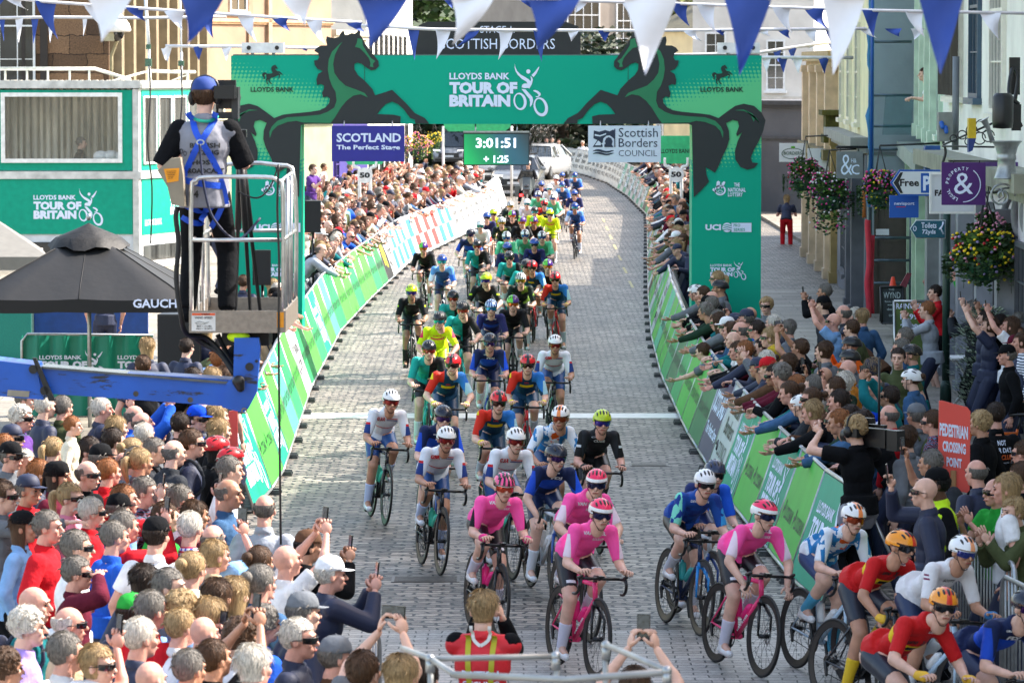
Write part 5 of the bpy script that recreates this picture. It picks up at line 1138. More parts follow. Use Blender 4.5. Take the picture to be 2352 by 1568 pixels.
b.poly([(1388,-338),(1388,-332),(1391,-330),(1389,-325),(1392,-318),(1398,-315),(1404,-318),(1407,-325),(1405,-332),(1409,-338)],lambda x,y:f(x,y,.009)); b.tube([f(1412,-338),f(1412,-296)],.008,4)
for k in range(2): b.tube([f(1362+i*6,-347-k*6+2*sin(i*.9)) for i in range(9)],[.004,.012,.016,.018,.016,.014,.014,.01,.003],5)
P('lettering',b,[M('council_ink','#1d2c44',.5,var=0),M('sign_white','#d0dcea',.5)],t)
# 50 m boards
def fifty(x,ytop,d,label):
    t=thing('distance_board',label,'sign'); f=lambda X,Y,o=0:D(X,Y,d)-V((0,o,0)); b=B()
    for s in(-1,1): b.tube(spline([f(x+s*26,ytop-12),f(x+s*25,ytop+6),f(x+s*14,ytop+10),f(x+s*12.5,ytop+24),f(x+s*12.5,ytop+60)],3)+[V((f(x+s*12.5,0).x,d,0))],.045,8)
    P('frame',b,white,t); b=B(); b.poly([(x+18*cos(k*.314),ytop+27+18*sin(k*.314)) for k in range(20)],lambda X,Y:f(X,Y,.05),(0,.03,0)); P('disc',b,white,t)
    b=B(); b.text('50',x-12,-ytop-33,x+12,-ytop-20,lambda X,Y:f(X,-Y,.055),.05); P('numerals',b,blackp,t)
    b=B(); q=[(x-46,ytop-56),(x-40,ytop-62),(x+40,ytop-62),(x+46,ytop-56),(x+46,ytop-8),(x+38,ytop+2),(x-38,ytop+2),(x-46,ytop-8)]; b.poly(q,lambda X,Y:f(X,Y,.03),(0,.06,0)); P('board',b,M('board_mid_green','#30b474',.5),t)
    b=B(); b.text('LLOYDS BANK',x-36,-ytop+22,x+36,-ytop+32,lambda X,Y:f(X,-Y,.034),.02); P('lettering',b,darkp,t)
fifty(838,376,118,'white 50 metre board on the left beside the purple shop'); fifty(1553,374,118,'white 50 metre board on the right behind the gantry leg')
t=thing('banner_arch','pale green arch banner seen under the middle of the gantry beam','banner'); b=B(); b.poly([(1015,250),(1180,250),(1172,292),(1160,302),(1030,302),(1020,292)],lambda x,y:D(x,y,168),(0,.2,0)); P('board',b,M('board_mid_green','#30b474',.5),t)
b=B(); b.tube([D(1018,290,168),V((sx(1018,168),168,0))],.05,8); b.tube([D(1175,290,168),V((sx(1175,168),168,0))],.05,8); P('post',b,white,t)
# ---------------- bunting ----------------
fb_=[M('bunting_blue','#2c4a9c',.7,var=.08,bump=.3,bs=5),M('bunting_white','#e6e8f0',.7,var=.04,bump=.3,bs=5)]
def bunting(pts,d,flags,label,seed,z=None):
    """pts: string (frame x,y); flags: list of (x, width, length, colour, sway)"""
    rnd=random.Random(seed); t=thing('bunting',label,'bunting',group='strings of blue and white bunting'); ps=[D(x,y,d) for x,y in pts]; b=B(); b.tube(ps,.00042*d*.9 if d>30 else .012,5); P('string',b,M('white_tape','#dcdce0',.7),t)
    def yat(x):
        for (a,c),(e,g) in zip(pts,pts[1:]):
            if a<=x<=e: return c+(g-c)*(x-a)/(e-a)
        return pts[-1][1]
    for x,w,L,c,sw in flags:
        b=B(); n=7; o=0
        ph=rnd.random()*6; am=w*.10
        for th in(0,):
            for i in range(n+1):
                v=i/n; hw=w/2*(1-v)
                for j in range(5):
                    uu=j/4*2-1; X=x+uu*hw+sw*v*v; Y=yat(x+uu*hw)+L*v*(1-.12*abs(sw)/max(1,w)); dy=am*sin(ph+v*4+uu*1.5)*d/F*1.5; b.v.append(D(X,Y,d)+V((0,dy,0)))
        for i in range(n):
            for j in range(4): b.face((i*5+j,i*5+j+1,(i+1)*5+j+1,(i+1)*5+j),True)
        P('pennant',b,fb_[c],t)
# nearest string runs above the frame, big flags hang into it
big=[(252,100,105,1,-18),(465,94,112,0,-36),(682,70,62,1,20),(878,110,112,0,-28),(1085,92,108,1,-46),(1272,112,118,0,-40),(1494,112,172,1,-12),(1718,100,175,0,-20),(1938,92,175,1,-25),(2162,98,172,0,-2)]
bunting([(-60,-22),(400,-14),(900,-8),(1400,-6),(1900,-7),(2420,-16)],17.5,[(x,w*1.12,L+10,c,s) for x,w,L,c,s in big],'large near bunting string across the very top of the photo',1)
bunting([(-40,-12),(100,4),(400,25),(700,45),(1000,60)][:4]+[(830,52)],38,[(-8,40,40,0,-14),(30,42,30,1,34),(105,48,92,0,28),(215,46,52,1,18),(310,44,34,0,26),(400,50,46,1,20),(474,36,62,0,16),(565,42,64,1,24),(642,40,34,0,26),(722,40,60,1,26),(812,42,28,0,30)],'bunting string crossing in front of the commentary cabin and cameraman',2)
bunting([(-30,42),(120,40),(330,42),(520,38)],60,[(5,14,55,0,4),(44,20,58,1,-1),(80,18,62,0,-4),(117,17,60,1,-2),(195,12,45,1,-4),(240,14,46,0,-3)],'thin bunting string across the brown stone building',3)
bunting([(800,58),(1000,68),(1250,70),(1500,71),(1750,68),(1990,66)],52,[(950,28,74,0,2),(1018,36,72,1,-16),(1085,34,52,0,-44),(1162,34,74,1,-18),(1240,30,74,0,4),(1316,28,26,1,-4),(1388,30,26,0,2),(1585,34,30,1,30),(1655,26,14,0,6),(1750,34,18,1,20),(1800,30,24,0,16),(1862,30,34,1,12),(1908,26,34,0,2),(1990,34,24,1,24),(2052,40,20,0,14),(2108,34,26,1,-8)],'middle bunting string in front of the black stage board',4)
bunting([(900,-25),(1200,0),(1480,6),(1760,16),(2000,24),(2352,31)],40,[(1030,44,36,0,10),(1215,44,18,0,4),(1300,36,30,0,-20),(1335,34,28,1,-12),(1445,34,36,1,8),(1560,42,56,0,24),(1622,44,72,1,24),(1725,26,24,0,-6),(1795,44,64,1,24),(1870,46,54,0,34),(2000,40,62,0,6),(2100,44,64,1,24),(2275,48,66,1,20)],'bunting string running from the black horse up to the right hand buildings',5)
bunting([(380,106),(480,107),(560,107),(780,112)],100,[(383,26,38,1,2),(455,24,34,0,2),(520,26,32,1,0),(585,26,12,1,6),(640,24,10,1,4),(700,22,8,0,4)],'small far bunting string across the cream building',6)
bunting([(1400,128),(1600,126),(1750,120),(1860,104),(1960,90)],105,[(1410,14,8,0,2),(1450,14,8,1,2),(1820,22,30,0,0),(1862,28,10,1,0),(1785,20,30,0,4),(1912,22,20,0,-2)],'small bunting string above the roughcast house',7)
bunting([(1745,132),(1850,132),(1960,133)],92,[(1760,22,38,1,2),(1798,24,36,0,2),(1832,26,38,1,2),(1892,26,38,0,2)],'small bunting string in front of the cream terrace',8)
# ---------------- commentary cabin ----------------
def quadfn(p0,p1):   # facade plane: x metres along, y height; origin p0
    p0=V((*p0,0));p1=V((*p1,0)); u=(p1-p0).normalized(); n=V((u.y,-u.x,0)); return (lambda x,y,o=.012: p0+u*x+V((0,0,y))+n*o),(p1-p0).length,u,n
cA,cB=(sx(-120,107),107),(sx(320,107),107); cC=(sx(447,110.5),110.5)
t=thing('commentary_cabin','two storey teal commentary cabin with large window and roof rail','cabin'); zt=D(0,196,107).z; zm=D(0,405,107).z
wp=M('cabin_white','#d4d8dc',.45,var=.12,vs=3); wg=M('cabin_teal','#0c9a7e',.5,var=.08,spec=.2)
b=B()
base=[V((*cA,0)),V((*cB,0)),V((*cC,0)),V((cC[0]-9,cC[1]+4,0)),V((cA[0],cA[1]+8,0))]
k=len(base); b.add([p for p in base]+[p+V((0,0,zt)) for p in base],[tuple(range(k))[::-1],tuple(range(k,2*k))]+[(i,(i+1)%k,k+(i+1)%k,k+i) for i in range(1,k)]); P('wall',b,wp,t)
f1,L1,u1,n1=quadfn(cA,cB); f2,L2,u2,n2=quadfn(cB,cC)
zy=lambda y:D(0,y,107).z; xx=lambda x:L1-(cB[0]-sx(x,107))
def slab(b,f,x0,x1,z0,z1,o0,o1):
    b.add([f(x,z,o) for o in(o0,o1) for z in(z0,z1) for x in(x0,x1)],[(0,2,3,1),(4,5,7,6),(0,1,5,4),(2,6,7,3),(0,4,6,2),(1,3,7,5)])
b=B(); W0,W1,Z0,Z1=xx(5),xx(281),zy(373),zy(214); slab(b,f1,0,W0,zy(392),zy(207),0,.02); slab(b,f1,W1,L1-.16,zy(392),zy(207),0,.02); slab(b,f1,W0,W1,zy(392),Z0,0,.02); slab(b,f1,W0,W1,Z1,zy(207),0,.02); slab(b,f1,0,L1-.16,zy(538),zy(412),0,.02); slab(b,f2,.14,L2-.05,zy(392),zy(207),0,.02); slab(b,f2,.14,L2-.05,zy(540),zy(412),0,.02); P('panel',b,wg,t)
b=B(); slab(b,f1,-.05,L1+.05,zy(203),zy(185),0,.09); slab(b,f1,-.05,L1+.05,zy(411),zy(394),0,.06); slab(b,f2,0,L2,zy(203),zy(186),0,.09); slab(b,f2,0,L2,zy(411),zy(394),0,.06); slab(b,f1,L1-.15,L1+.0,0,zy(205),0,.05); P('trim',b,M('cabin_trim','#c9c9c4',.5,var=.25,vs=4),t)
b=B(); w0,w1,z0,z1=xx(4),xx(282),zy(374),zy(213)
slab(b,f1,w0,w1,z0,z0+.1,.02,.09); slab(b,f1,w0,w1,z1-.1,z1,.02,.09); slab(b,f1,w0,w0+.1,z0+.1,z1-.1,.02,.09); slab(b,f1,w1-.1,w1,z0+.1,z1-.1,.02,.09); W_=P('window',b,white,t)
# cream tint and streaks painted into the glass, and bars behind it, imitate reflections
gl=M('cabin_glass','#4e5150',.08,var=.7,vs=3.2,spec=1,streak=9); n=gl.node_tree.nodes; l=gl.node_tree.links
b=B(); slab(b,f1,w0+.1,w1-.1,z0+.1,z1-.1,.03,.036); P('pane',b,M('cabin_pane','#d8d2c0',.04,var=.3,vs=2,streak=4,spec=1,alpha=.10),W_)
b=B(); slab(b,f1,0,L1-.1,zy(396),zy(394),-3,0); P('inner_floor',b,wp,t); b=B(); slab(b,f1,-.5,L1-.2,zy(394),zy(195),-2.6,-2.5); P('back_wall',b,M('inner_wall','#d8d0b8',.8,var=.3,vs=2),t); b=B(); slab(b,f1,-.5,L1-.0,0,zy(405),-.1,-.02); P('lower_wall',b,wp,t)
b=B(); slab(b,f1,w0+1.5,w1-.1,zy(372),zy(366),-1.3,-.5); P('desk',b,M('desk_grey','#6c6c6c',.6),t); b=B(); [b.ell(f1(w0+2.4+.25*q,zy(360)+.05*sin(q*3),-.5),(.2,.15,.14)) for q in range(4)]; P('papers',b,white,t)
b=B()
for k in range(22):
    x=w0-.1+k*.17
    b.tube([f1(x,z0-.1,-2.2),f1(x,z1+.3,-2.2)],.06+.02*sin(k*2.1),6,False)
P('reflection_bars',b,M('reflection_cream','#e8e0cc',.8,var=.5,vs=3,streak=5),W_)  # cream tubes stand in for the vertical reflections in the window
b=B()
for i in range(4):
    a=.2+i*.98; c=a+.86; 
    slab(b,f2,a,c,zy(378),zy(378)+.05,.02,.06); slab(b,f2,a,c,zy(221)-.05,zy(221),.02,.06); slab(b,f2,a,a+.05,zy(378)+.05,zy(221)-.05,.02,.06); slab(b,f2,c-.05,c,zy(378)+.05,zy(221)-.05,.02,.06)
W2=P('window',b,white,t); b=B()
for i in range(4): a=.2+i*.98; slab(b,f2,a+.05,a+.81,zy(378)+.05,zy(221)-.05,.02,.03)
P('pane',b,gl,W2)
b=B()
tob(b,lambda x,y:f1(xx(70)+x*.00081,zy(423)+y*.00081,.026)); P('event_logo',b,whitep,t)
b=B(); tob(b,lambda x,y:f2(1.9+x*.0007,zy(425)+y*.00075,.026)); b.text('LLOYDS BANK',.3,zy(520),1.4,zy(505),lambda x,y:f2(x,y,.026),.02); P('side_logo',b,whitep,t)
b=B(); slab(b,f1,xx(70),L1-.3,0.3,zy(556),.0,.03); P('lower_window',b,glassm,t)
b=B(); slab(b,f2,.25,L2-.1,.3,zy(565),.0,.03); P('lower_window',b,gl,t)
b=B()
for y0,z_ in((0,158),):
    pts=[D(-20,158,108),D(218,158,108),D(300,184,108)]; b.tube(pts,.045,8)
    for x in(12,62,110,160,205): b.tube([D(x,159,108),D(x,187,108)],.028,6)
    b.tube([D(342,163,109),D(425,166,110.5),D(447,166,111)],.045,8); b.tube([D(342,163,109),D(255,187,107.5)],.03,6); b.tube([D(345,163,109),D(345,188,109)],.03,6); b.tube([D(430,166,110),D(430,190,110)],.03,6); b.tube([D(447,166,111),D(395,185,110)],.02,6)
P('roof_rail',b,M('rail_white','#c9c8b8',.5,var=.2),t)
b=B(); b.tube([D(333,-15,109),D(342,105,109)],.04,8); b.tube([D(342,105,109),D(343,190,109)],.035,8); b.tube([D(414,-10,110),D(417,120,110)],.02,6); b.tube([D(417,120,110),D(417,190,110)],.03,6); P('aerial',b,M('aerial_white','#cfd4d8',.4),t)
b=B(); b.box(D(341,108,108.9),(.12,.1,.12)); b.box(D(341,144,108.9),(.16,.12,.2)); b.box(D(416,146,109.9),(.14,.12,.14)); P('aerial_fitting',b,M('fitting_green','#3a5c48',.5,var=.5,vs=30),t)
for (x,seed) in((343,1),(416,2)):
    b=B(); b.tube(spline([D(x,150,106.6),D(x+2,230,106.4),D(x-4,330,106.3),D(x+6,430,106.3),D(x+3,560,106.4)],4),.022,5); P('cable',b,black,t)
# man behind the window
# cctv dome
t=thing('cctv_camera','white dome security camera on the dark stone building','camera'); b=B(); b.lathe([(.02,.55),(.1,.52),(.2,.4),(.36,.2),(.42,0),(.38,-.05)],D(268,70,126.4)); P('housing',b,white,t); b=B(); b.ell(D(268,74,126.4),(.22,.22,.28)); P('dome',b,lensm,t); b=B(); b.tube([D(268,90,126.4),D(268,96,126.6),D(256,128,127.9),D(256,190,127.9)],.05,6); b.box(D(256,75,127),(.3,1.6,.5)); P('bracket',b,M('bracket_cream','#a8a284',.6),t)
# pale tent roof at left edge
t=thing('white_gazebo','white gazebo roof at the left edge beside the black parasol','tent'); b=B(); pk=D(-120,430,88); c=[D(-330,590,84),D(112,590,84),D(95,570,92),D(-320,570,92)]
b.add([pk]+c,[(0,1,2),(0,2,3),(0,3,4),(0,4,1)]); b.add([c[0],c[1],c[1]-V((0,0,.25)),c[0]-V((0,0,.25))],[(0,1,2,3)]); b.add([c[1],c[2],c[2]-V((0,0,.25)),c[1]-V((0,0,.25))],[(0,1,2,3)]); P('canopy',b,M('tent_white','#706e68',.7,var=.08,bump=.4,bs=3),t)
b=B()
for q in c: b.tube([q,V((q.x,q.y,0))],.03,6)
P('leg',b,alu,t)
# black parasol
t=thing('parasol','large black parasol with white lettering on its valance','parasol'); bk=M('parasol_black','#101112',.6,var=.2,vs=2,bump=.5,bs=3)
c0=D(204,560,60); cx_,cy_=c0.x,60; zp=D(0,535,60).z; n=8; zr=1.98; R_=1.47; SQ=lambda a:1/max(abs(cos(a)),abs(sin(a))); b=B(); rings=((.0,zp),(.12,zp-.06),(.42,zp-.2),(.8,zp-.2-(zp-.2-zr)*.36),(1.2,zp-.2-(zp-.2-zr)*.74),(R_,zr-.02))
def rp(r,z,a,sag=0): 
    k=abs(((a/(2*pi)*n+.5)%1)-.5)*2; return V((cx_+r*cos(a),cy_+r*sin(a),z-sag*(k*(1-k))*0))
m_=32; 
a0=pi/4
for (r,z) in rings:
    for j in range(m_):
        a=a0+2*pi*j/m_; seg=((j%4)/4); ch=SQ(a) if r>.3 else 1; b.v.append(V((cx_+r*ch*cos(a),cy_+r*ch*sin(a),z-(.02*sin(pi*seg) if r>.5 else 0))))
for i in range(len(rings)-1):
    for j in range(m_): b.face((i*m_+j,i*m_+(j+1)%m_,(i+1)*m_+(j+1)%m_,(i+1)*m_+j),True)
P('canopy',b,bk,t)
b=B(); 
for i,(r,z) in enumerate(((.0,zp+.2),(.12,zp+.14),(.45,zp+.0),(.56,zp-.14))):
    for j in range(24): a=2*pi*j/24; b.v.append(V((cx_+r*cos(a)*(1+.04*sin(j*2.3)),cy_+r*sin(a)*(1+.04*sin(j*2.3)),z-.06+(.035*sin(j*1.7) if i==3 else 0))))
for i in range(3):
    for j in range(24): b.face((i*24+j,i*24+(j+1)%24,(i+1)*24+(j+1)%24,(i+1)*24+j),True)
P('vent_cap',b,M('vent_black','#0b0b0c',.65,var=.3,bump=.6,bs=9),t)
b=B(); o=0; q=[]
for j in range(m_):
    a=a0+2*pi*j/m_; seg=((j%4)/4); ch=SQ(a); q.append((cx_+R_*ch*cos(a),cy_+R_*ch*sin(a),.02*sin(pi*seg)))
for j in range(m_):
    x,y,d_=q[j]; b.v+= [V((x,y,zr-.02-d_)),V((x,y,zr-.2-d_*.5-.01*sin(j*1.9)))]
for j in range(m_): b.face((2*j,2*((j+1)%m_),2*((j+1)%m_)+1,2*j+1))
P('valance',b,M('valance_black','#0c0c0e',.7),t)
b=B(); yy=cy_-R_-.03; z_=D(0,708,yy).z
b.text('GAUCHO',sx(304,yy),z_+.005,sx(430,yy),z_+.125,lambda x,y:V((x,yy,y)),.03); P('lettering',b,whitep,t)
b=B(); b.tube([(cx_,cy_,0),(cx_,cy_,zp)],.028,10); b.ell((cx_,cy_,zp+.22),(.035,.035,.05)); P('pole',b,steel,t)
b=B(); 
for j in range(8): a=a0+2*pi*j/8; b.tube([(cx_+.05*cos(a),cy_+.05*sin(a),zp-.14),(cx_+R_*SQ(a)*cos(a)*.98,cy_+R_*SQ(a)*sin(a)*.98,zr-.08)],.012,5)
P('ribs',b,steel,t)
b=B()
for j in range(8): a=a0+2*pi*j/8; b.tube([(cx_+r*SQ(a)*cos(a),cy_+r*SQ(a)*sin(a),z+.003) for r,z in rings[2:]],.006,4)
P('seams',b,M('valance_black','#0c0c0e',.7),t)
# teal fence banner and blue backdrop behind the parasol
t=thing('blue_screen_wall','plain blue screen wall behind the parasol pole','screen'); b=B(); p=D(78,715,75); q=D(340,800,75); b.bx((p.x,75,.1),(q.x,75.1,p.z+.2)); P('panel',b,M('wall_blue','#123c80',.6),t); b=B(); b.bx((p.x-.08,74.98,0),(p.x-.005,75.12,p.z+.2)); P('post',b,steel,t)
t=thing('mesh_fence','tall teal mesh screen at the left edge behind the parasol','fence'); b=B(); p=D(-60,700,74); q=D(72,850,74); b.bx((p.x,74,q.z-.4),(q.x,74.04,p.z+.3)); P('mesh',b,M('mesh_teal','#12786a',.7,var=.1,vs=40),t)
t=thing('banner_fence','teal banner fence with the event logo under the parasol','fence'); dF=62; p=D(50,770,dF); q=D(352,858,dF); b=B(); n=40
for i in range(n+1):
    x=p.x+(q.x-p.x)*i/n; 
    for j in range(4): b.v.append(V((x,dF+.05*sin(i*.9+j*.4)+.02*sin(i*2.3),p.z*(1-j/3)+.02*j)))
for i in range(n):
    for j in range(3): b.face((i*4+j,i*4+j+1,(i+1)*4+j+1,(i+1)*4+j),True)
P('banner',b,M('banner_teal','#128a72',.5,var=.15,vs=1.5),t); b=B(); b.tube([(p.x,dF,0),(p.x,dF,p.z-.08),(p.x+.08,dF,p.z+.02),(q.x,dF,p.z)],.02,7); P('rail',b,steel,t)
b=B(); 
for x0 in(82,262): tob(b,lambda x,y:V((sx(x0,dF)+x*.00047,dF-.09,p.z-.14+y*.00042)))
P('event_logo',b,whitep,t)
def speaker(label,x0,y0,x1,y1,d,name='loudspeaker',stand=True):
    t=thing(name,label,'loudspeaker'); a=D(x0,y1,d);c=D(x1,y0,d); w=c.x-a.x; b=B(); pr=[(0,0),(w,0),(w*.93,w*.75),(w*.6,w*.95),(w*.07,w*.75)]
    for zz in(a.z,c.z): b.v+=[V((a.x+x,d+y,zz)) for x,y in pr]
    b.face(range(5)); b.face(range(9,4,-1)); [b.face((i,(i+1)%5,5+(i+1)%5,5+i)) for i in range(5)]; P('cabinet',b,black,t)
    b=B(); b.bx((a.x+w*.04,d-.02,a.z+.02),(c.x-w*.04,d-.002,c.z-.02)); P('grille',b,M('grille_black','#1a1b1d',.7,var=.3,vs=300,bump=.4,bs=200),t)
    if x1-x0>60: b=B(); q=D(426,853,d-.03); b.bx((q.x,d-.026,q.z),(q.x+.075,d-.022,q.z+.09)); P('badge',b,whitep,t); b=B(); b.text('EV',q.x+.01,q.z+.02,q.x+.065,q.z+.07,lambda x,y:V((x,d-.03,y)),.03); P('badge_text',b,blackp,t)
    if stand: b=B(); m=(a.x+c.x)/2; b.tube([(m,d+.2,a.z),(m,d+.2,.5)],.025,8); [b.tube([(m,d+.2,.7),(m+.5*cos(k*2.1),d+.2+.5*sin(k*2.1),.02)],.015,6) for k in range(3)]; P('stand',b,black,t)
speaker('big black loudspeaker with a white badge below the lift basket',362,722,462,864,57)
speaker('black loudspeaker on a stand inside the left gantry leg',699,461,737,534,86)
speaker('black loudspeaker seen through the lift basket rails',580,575,622,655,68)
# ---------------- boom lift ----------------
DL=33.5; t=thing('boom_lift','blue boom lift carrying an aluminium basket above the left crowd','boom lift')
LBl=M('lift_blue','#0c54b4',.38,var=.18,vs=3,bump=.15,bs=8); worn=M('worn_steel','#54504a',.5,.4,var=.5,vs=9); dk_=M('greasy_black','#16181c',.5,var=.4,vs=6)
mixn=LBl.node_tree.nodes; ll=LBl.node_tree.links; tcn=mixn.new('ShaderNodeTexCoord'); nz=mixn.new('ShaderNodeTexNoise'); nz.inputs['Scale'].default_value=2.6; nz.inputs['Detail'].default_value=8; nz.inputs['Roughness'].default_value=.7
mpp=mixn.new('ShaderNodeMapping'); mpp.inputs['Scale'].default_value=(.6,1,2.5); ll.new(tcn.outputs['Object'],mpp.inputs[0]); ll.new(mpp.outputs[0],nz.inputs[0]); gt=mixn.new('ShaderNodeMapRange'); gt.inputs[1].default_value=.56; gt.inputs[2].default_value=.60; ll.new(nz.outputs[0],gt.inputs[0]); mx=mixn.new('ShaderNodeMix'); mx.data_type='RGBA'; mx.inputs[7].default_value=lin('#1c2430'); 
src=mixn['Principled BSDF'].inputs['Base Color'].links[0].from_socket; ll.new(src,mx.inputs[6]); ll.new(gt.outputs[0],mx.inputs[0]); ll.new(mx.outputs[2],mixn['Principled BSDF'].inputs['Base Color'])
f=lambda x,y,d=DL:D(x,y,d)
def beam(b,tl,tr,br,bl,d0,d1):
    q=[f(*p_,d0) for p_ in(bl,br,tr,tl)]; dy=V((0,d1-d0,0)); b.add(q+[p_+dy for p_ in q],[(0,1,2,3),(7,6,5,4),(0,4,5,1),(1,5,6,2),(2,6,7,3),(3,7,4,0)])
b=B(); beam(b,(60,842),(552,873),(552,935),(60,900),DL,DL+.34); B1=P('boom',b,LBl,t)
b=B(); beam(b,(-60,822),(82,838),(100,918),(-60,905),DL-.05,DL+.39); P('boom_outer',b,LBl,t)
b=B(); beam(b,(74,822),(83,822),(127,921),(112,921),DL-.10,DL-.052); b.lathe([(.03,-.06),(.035,0)],f(76,848,DL-.1),12,rotm(pi/2)); b.lathe([(.03,-.06),(.035,0)],f(102,897,DL-.1),12,rotm(pi/2)); P('guide_plate',b,dk_,t)
b=B(); beam(b,(18,895),(68,898),(66,912),(16,909),DL-.06,DL-.051); P('worn_label',b,M('worn_label','#8c8678',.6,var=.3),t)
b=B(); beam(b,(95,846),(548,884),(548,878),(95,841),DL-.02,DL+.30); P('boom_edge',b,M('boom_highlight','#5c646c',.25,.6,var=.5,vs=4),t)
for (x,y) in((312,904),(437,918)): b=B(); b.lathe([(.018,-.03),(.022,0)],f(x,y,DL-.002),12,rotm(pi/2)); P('bolt',b,worn,t)
b=B(); 
q=[(538,776),(594,776),(598,800),(592,862),(590,900),(570,938),(560,948),(548,945),(510,935),(520,880),(536,866)]; b.poly(q,lambda x,y:f(x,y,DL-.04),(0,.12,0)); b.poly(q,lambda x,y:f(x,y,DL+.2),(0,.12,0)); b.poly(q[:4]+[(556,866),(538,862)],lambda x,y:f(x,y,DL+.085),(0,.1,0)); P('jib_bracket',b,LBl,t)
b=B(); b.lathe([(.032,-.02),(.036,.4)],f(573,842,DL-.04)+V((0,0,0)),14,rotm(-pi/2)); b.lathe([(.012,-.01),(.014,.4)],f(589,829,DL-.04),12,rotm(-pi/2)); b.cap(f(548,876,DL-.08),f(552,890,DL-.08),.05,.035); P('pivot',b,dk_,t)
b=B(); b.ring((561,943),(7,7),(4,4),lambda x,y:f(x,y,DL-.07)); P('lifting_eye',b,M('eye_brass','#8a7c60',.5,.6),t)
BX0,BX1=f(431,0).x,f(654,0).x; zt0,zb0=f(0,713).z,f(0,764).z; zr_=f(0,407).z; DB=1.9
fl_=M('basket_alu','#8f857a',.45,.5,var=.15,vs=25,bump=.15,bs=60)
b=B(); b.bx((BX0,DL-.02,zb0),(BX1,DL,zt0)); P('toe_board',b,fl_,t)
b=B(); b.bx((BX0,DL+DB,zb0),(BX1,DL+DB+.02,zt0)); b.bx((BX0,DL+.002,zb0),(BX0+.015,DL+DB-.002,zt0)); b.bx((BX1-.015,DL+.002,zb0),(BX1,DL+DB-.002,zt0)); P('toe_board',b,fl_,t)
tread=M('tread_plate','#7d7f80',.35,.7,bump=.6,bs=26); b=B(); b.bx((BX0+.016,DL+.002,zb0+.02),(BX1-.016,DL+DB-.002,zb0+.05))
for i in range(14):
    for j in range(30):
        x=BX0+.05+i*.05; y=DL+.1+j*.06; s_=1 if (i+j)%2 else -1
        b.box((x,y,zb0+.052),(.035,.008,.006),rotm(0,0,s_*.8))
P('floor',b,tread,t)
FZ=zb0+.056
b=B(); r_=.017; X0,X1=BX0+.0,BX1-.02; 
b.tube(spline([(X0+.02,DL+.0,zb0+.1),(X0+.02,DL,zr_-.14),(X0+.06,DL,zr_-.03),(X0+.14,DL,zr_),(X1-.14,DL,zr_),(X1-.04,DL,zr_-.03),(X1,DL,zr_-.14),(X1,DL,zb0+.1)],3),r_,9); P('rail',b,alu,t)
b=B(); zk=zr_+.05; b.tube(spline([(X0+.02,DL+DB,zb0+.1),(X0+.02,DL+DB,zk-.14),(X0+.14,DL+DB,zk),(X1-.14,DL+DB,zk),(X1,DL+DB,zk-.14),(X1,DL+DB,zb0+.1)],3),r_,9); P('rail',b,alu,t)
for X in(X0+.05,X1-.03): b=B(); b.tube([(X,DL+.03,zr_-.045),(X,DL+DB-.03,zr_-.02)],r_,9); P('rail',b,alu,t)
zmid=f(0,551).z; b=B(); b.tube([(X0,DL,zmid),(X1,DL,zmid)],r_*.95,9); b.tube([(X0+.02,DL,zmid),(X0+.02,DL+DB,zmid)],r_*.9,8); b.tube([(X1,DL,zmid),(X1,DL+DB,zmid)],r_*.9,8); b.tube([(X0,DL+DB,zmid),(X1,DL+DB,zmid)],r_*.9,8); P('mid_rail',b,alu,t)
for X,Y in((X0+.02,DL+.65),(X1,DL+.65),(X0+.02,DL+1.25),(X1,DL+1.25)): b=B(); b.tube([(X,Y,zb0+.05),(X,Y,zr_-.02)],r_*.9,8); P('upright',b,alu,t)
b=B(); b.poly([(440,718),(495,718),(495,760),(440,760)],lambda x,y:f(x,y,DL-.023)); b.i=1; b.poly([(441,719),(494,719),(494,724),(441,724)],lambda x,y:f(x,y,DL-.026)); b.i=2
g=lambda x,y:f(x,-y,DL-.026); b.text('WARNING',462,-723.5,482,-719.5,lambda x,y:f(x,-y,DL-.028),.03); b.text('WIND SPEED',447,-732,488,-727,g,.02); b.text('MAX = 12.5 M/S',452,-751,486,-747,g,.02); b.text('(MAX = 28 MPH)',450,-757,488,-753,g,.02); b.tube([g(448,-742),g(458,-738),g(470,-741),g(480,-739),g(470,-744),g(450,-744)],.0015,4); P('warning_sticker',b,[M('sticker_white','#d8d8d4',.5),M('sticker_orange','#e85a20',.5),blackp],t)
b=B(); b.poly([(636,717),(652,717),(652,752),(636,752)],lambda x,y:f(x,y,DL-.023)); P('yellow_sticker',b,M('sticker_yellow','#f09a10',.5),t)
b=B(); cb=M('control_box_beige','#8d8371',.6,var=.12); q=[(362,392),(392,364),(414,362),(420,400),(424,475),(394,470),(385,430)]; b.poly(q,lambda x,y:f(x,y,DL-.06),(0,.22,0)); P('control_box',b,cb,t)
b=B(); b.poly([(376,388),(412,386),(410,416),(384,420)],lambda x,y:f(x,y,DL-.064)); P('control_label',b,M('sticker_yellow','#f09a10',.5),t)
b=B(); 
for k in range(5): b.tube([f(382+k,394+k*4,DL-.068),f(405-k*2,393+k*4,DL-.068)],.0015,4)
P('control_print',b,blackp,t)
b=B()
b.tube(spline([f(408,475),f(404,500),f(410,560),f(405,640),f(415,720),f(428,765,DL+.1),f(470,775,DL+.2),f(500,800,DL+.2),f(535,850,DL+.15)],4),.02,8); b.tube(spline([f(435,765,DL+.2),f(470,790,DL+.25),f(505,810,DL+.2),f(540,860,DL+.1)],4),.024,8); b.tube(spline([f(500,768,DL+.3),f(515,800,DL+.3),f(545,850,DL+.2)],4),.02,8); P('hose',b,rubber,t)
b=B(); b.bx((f(500,0).x,DL+.3,zb0-.12),(f(610,0).x,DL+.8,zb0-.01)); P('basket_mount',b,dk_,t)
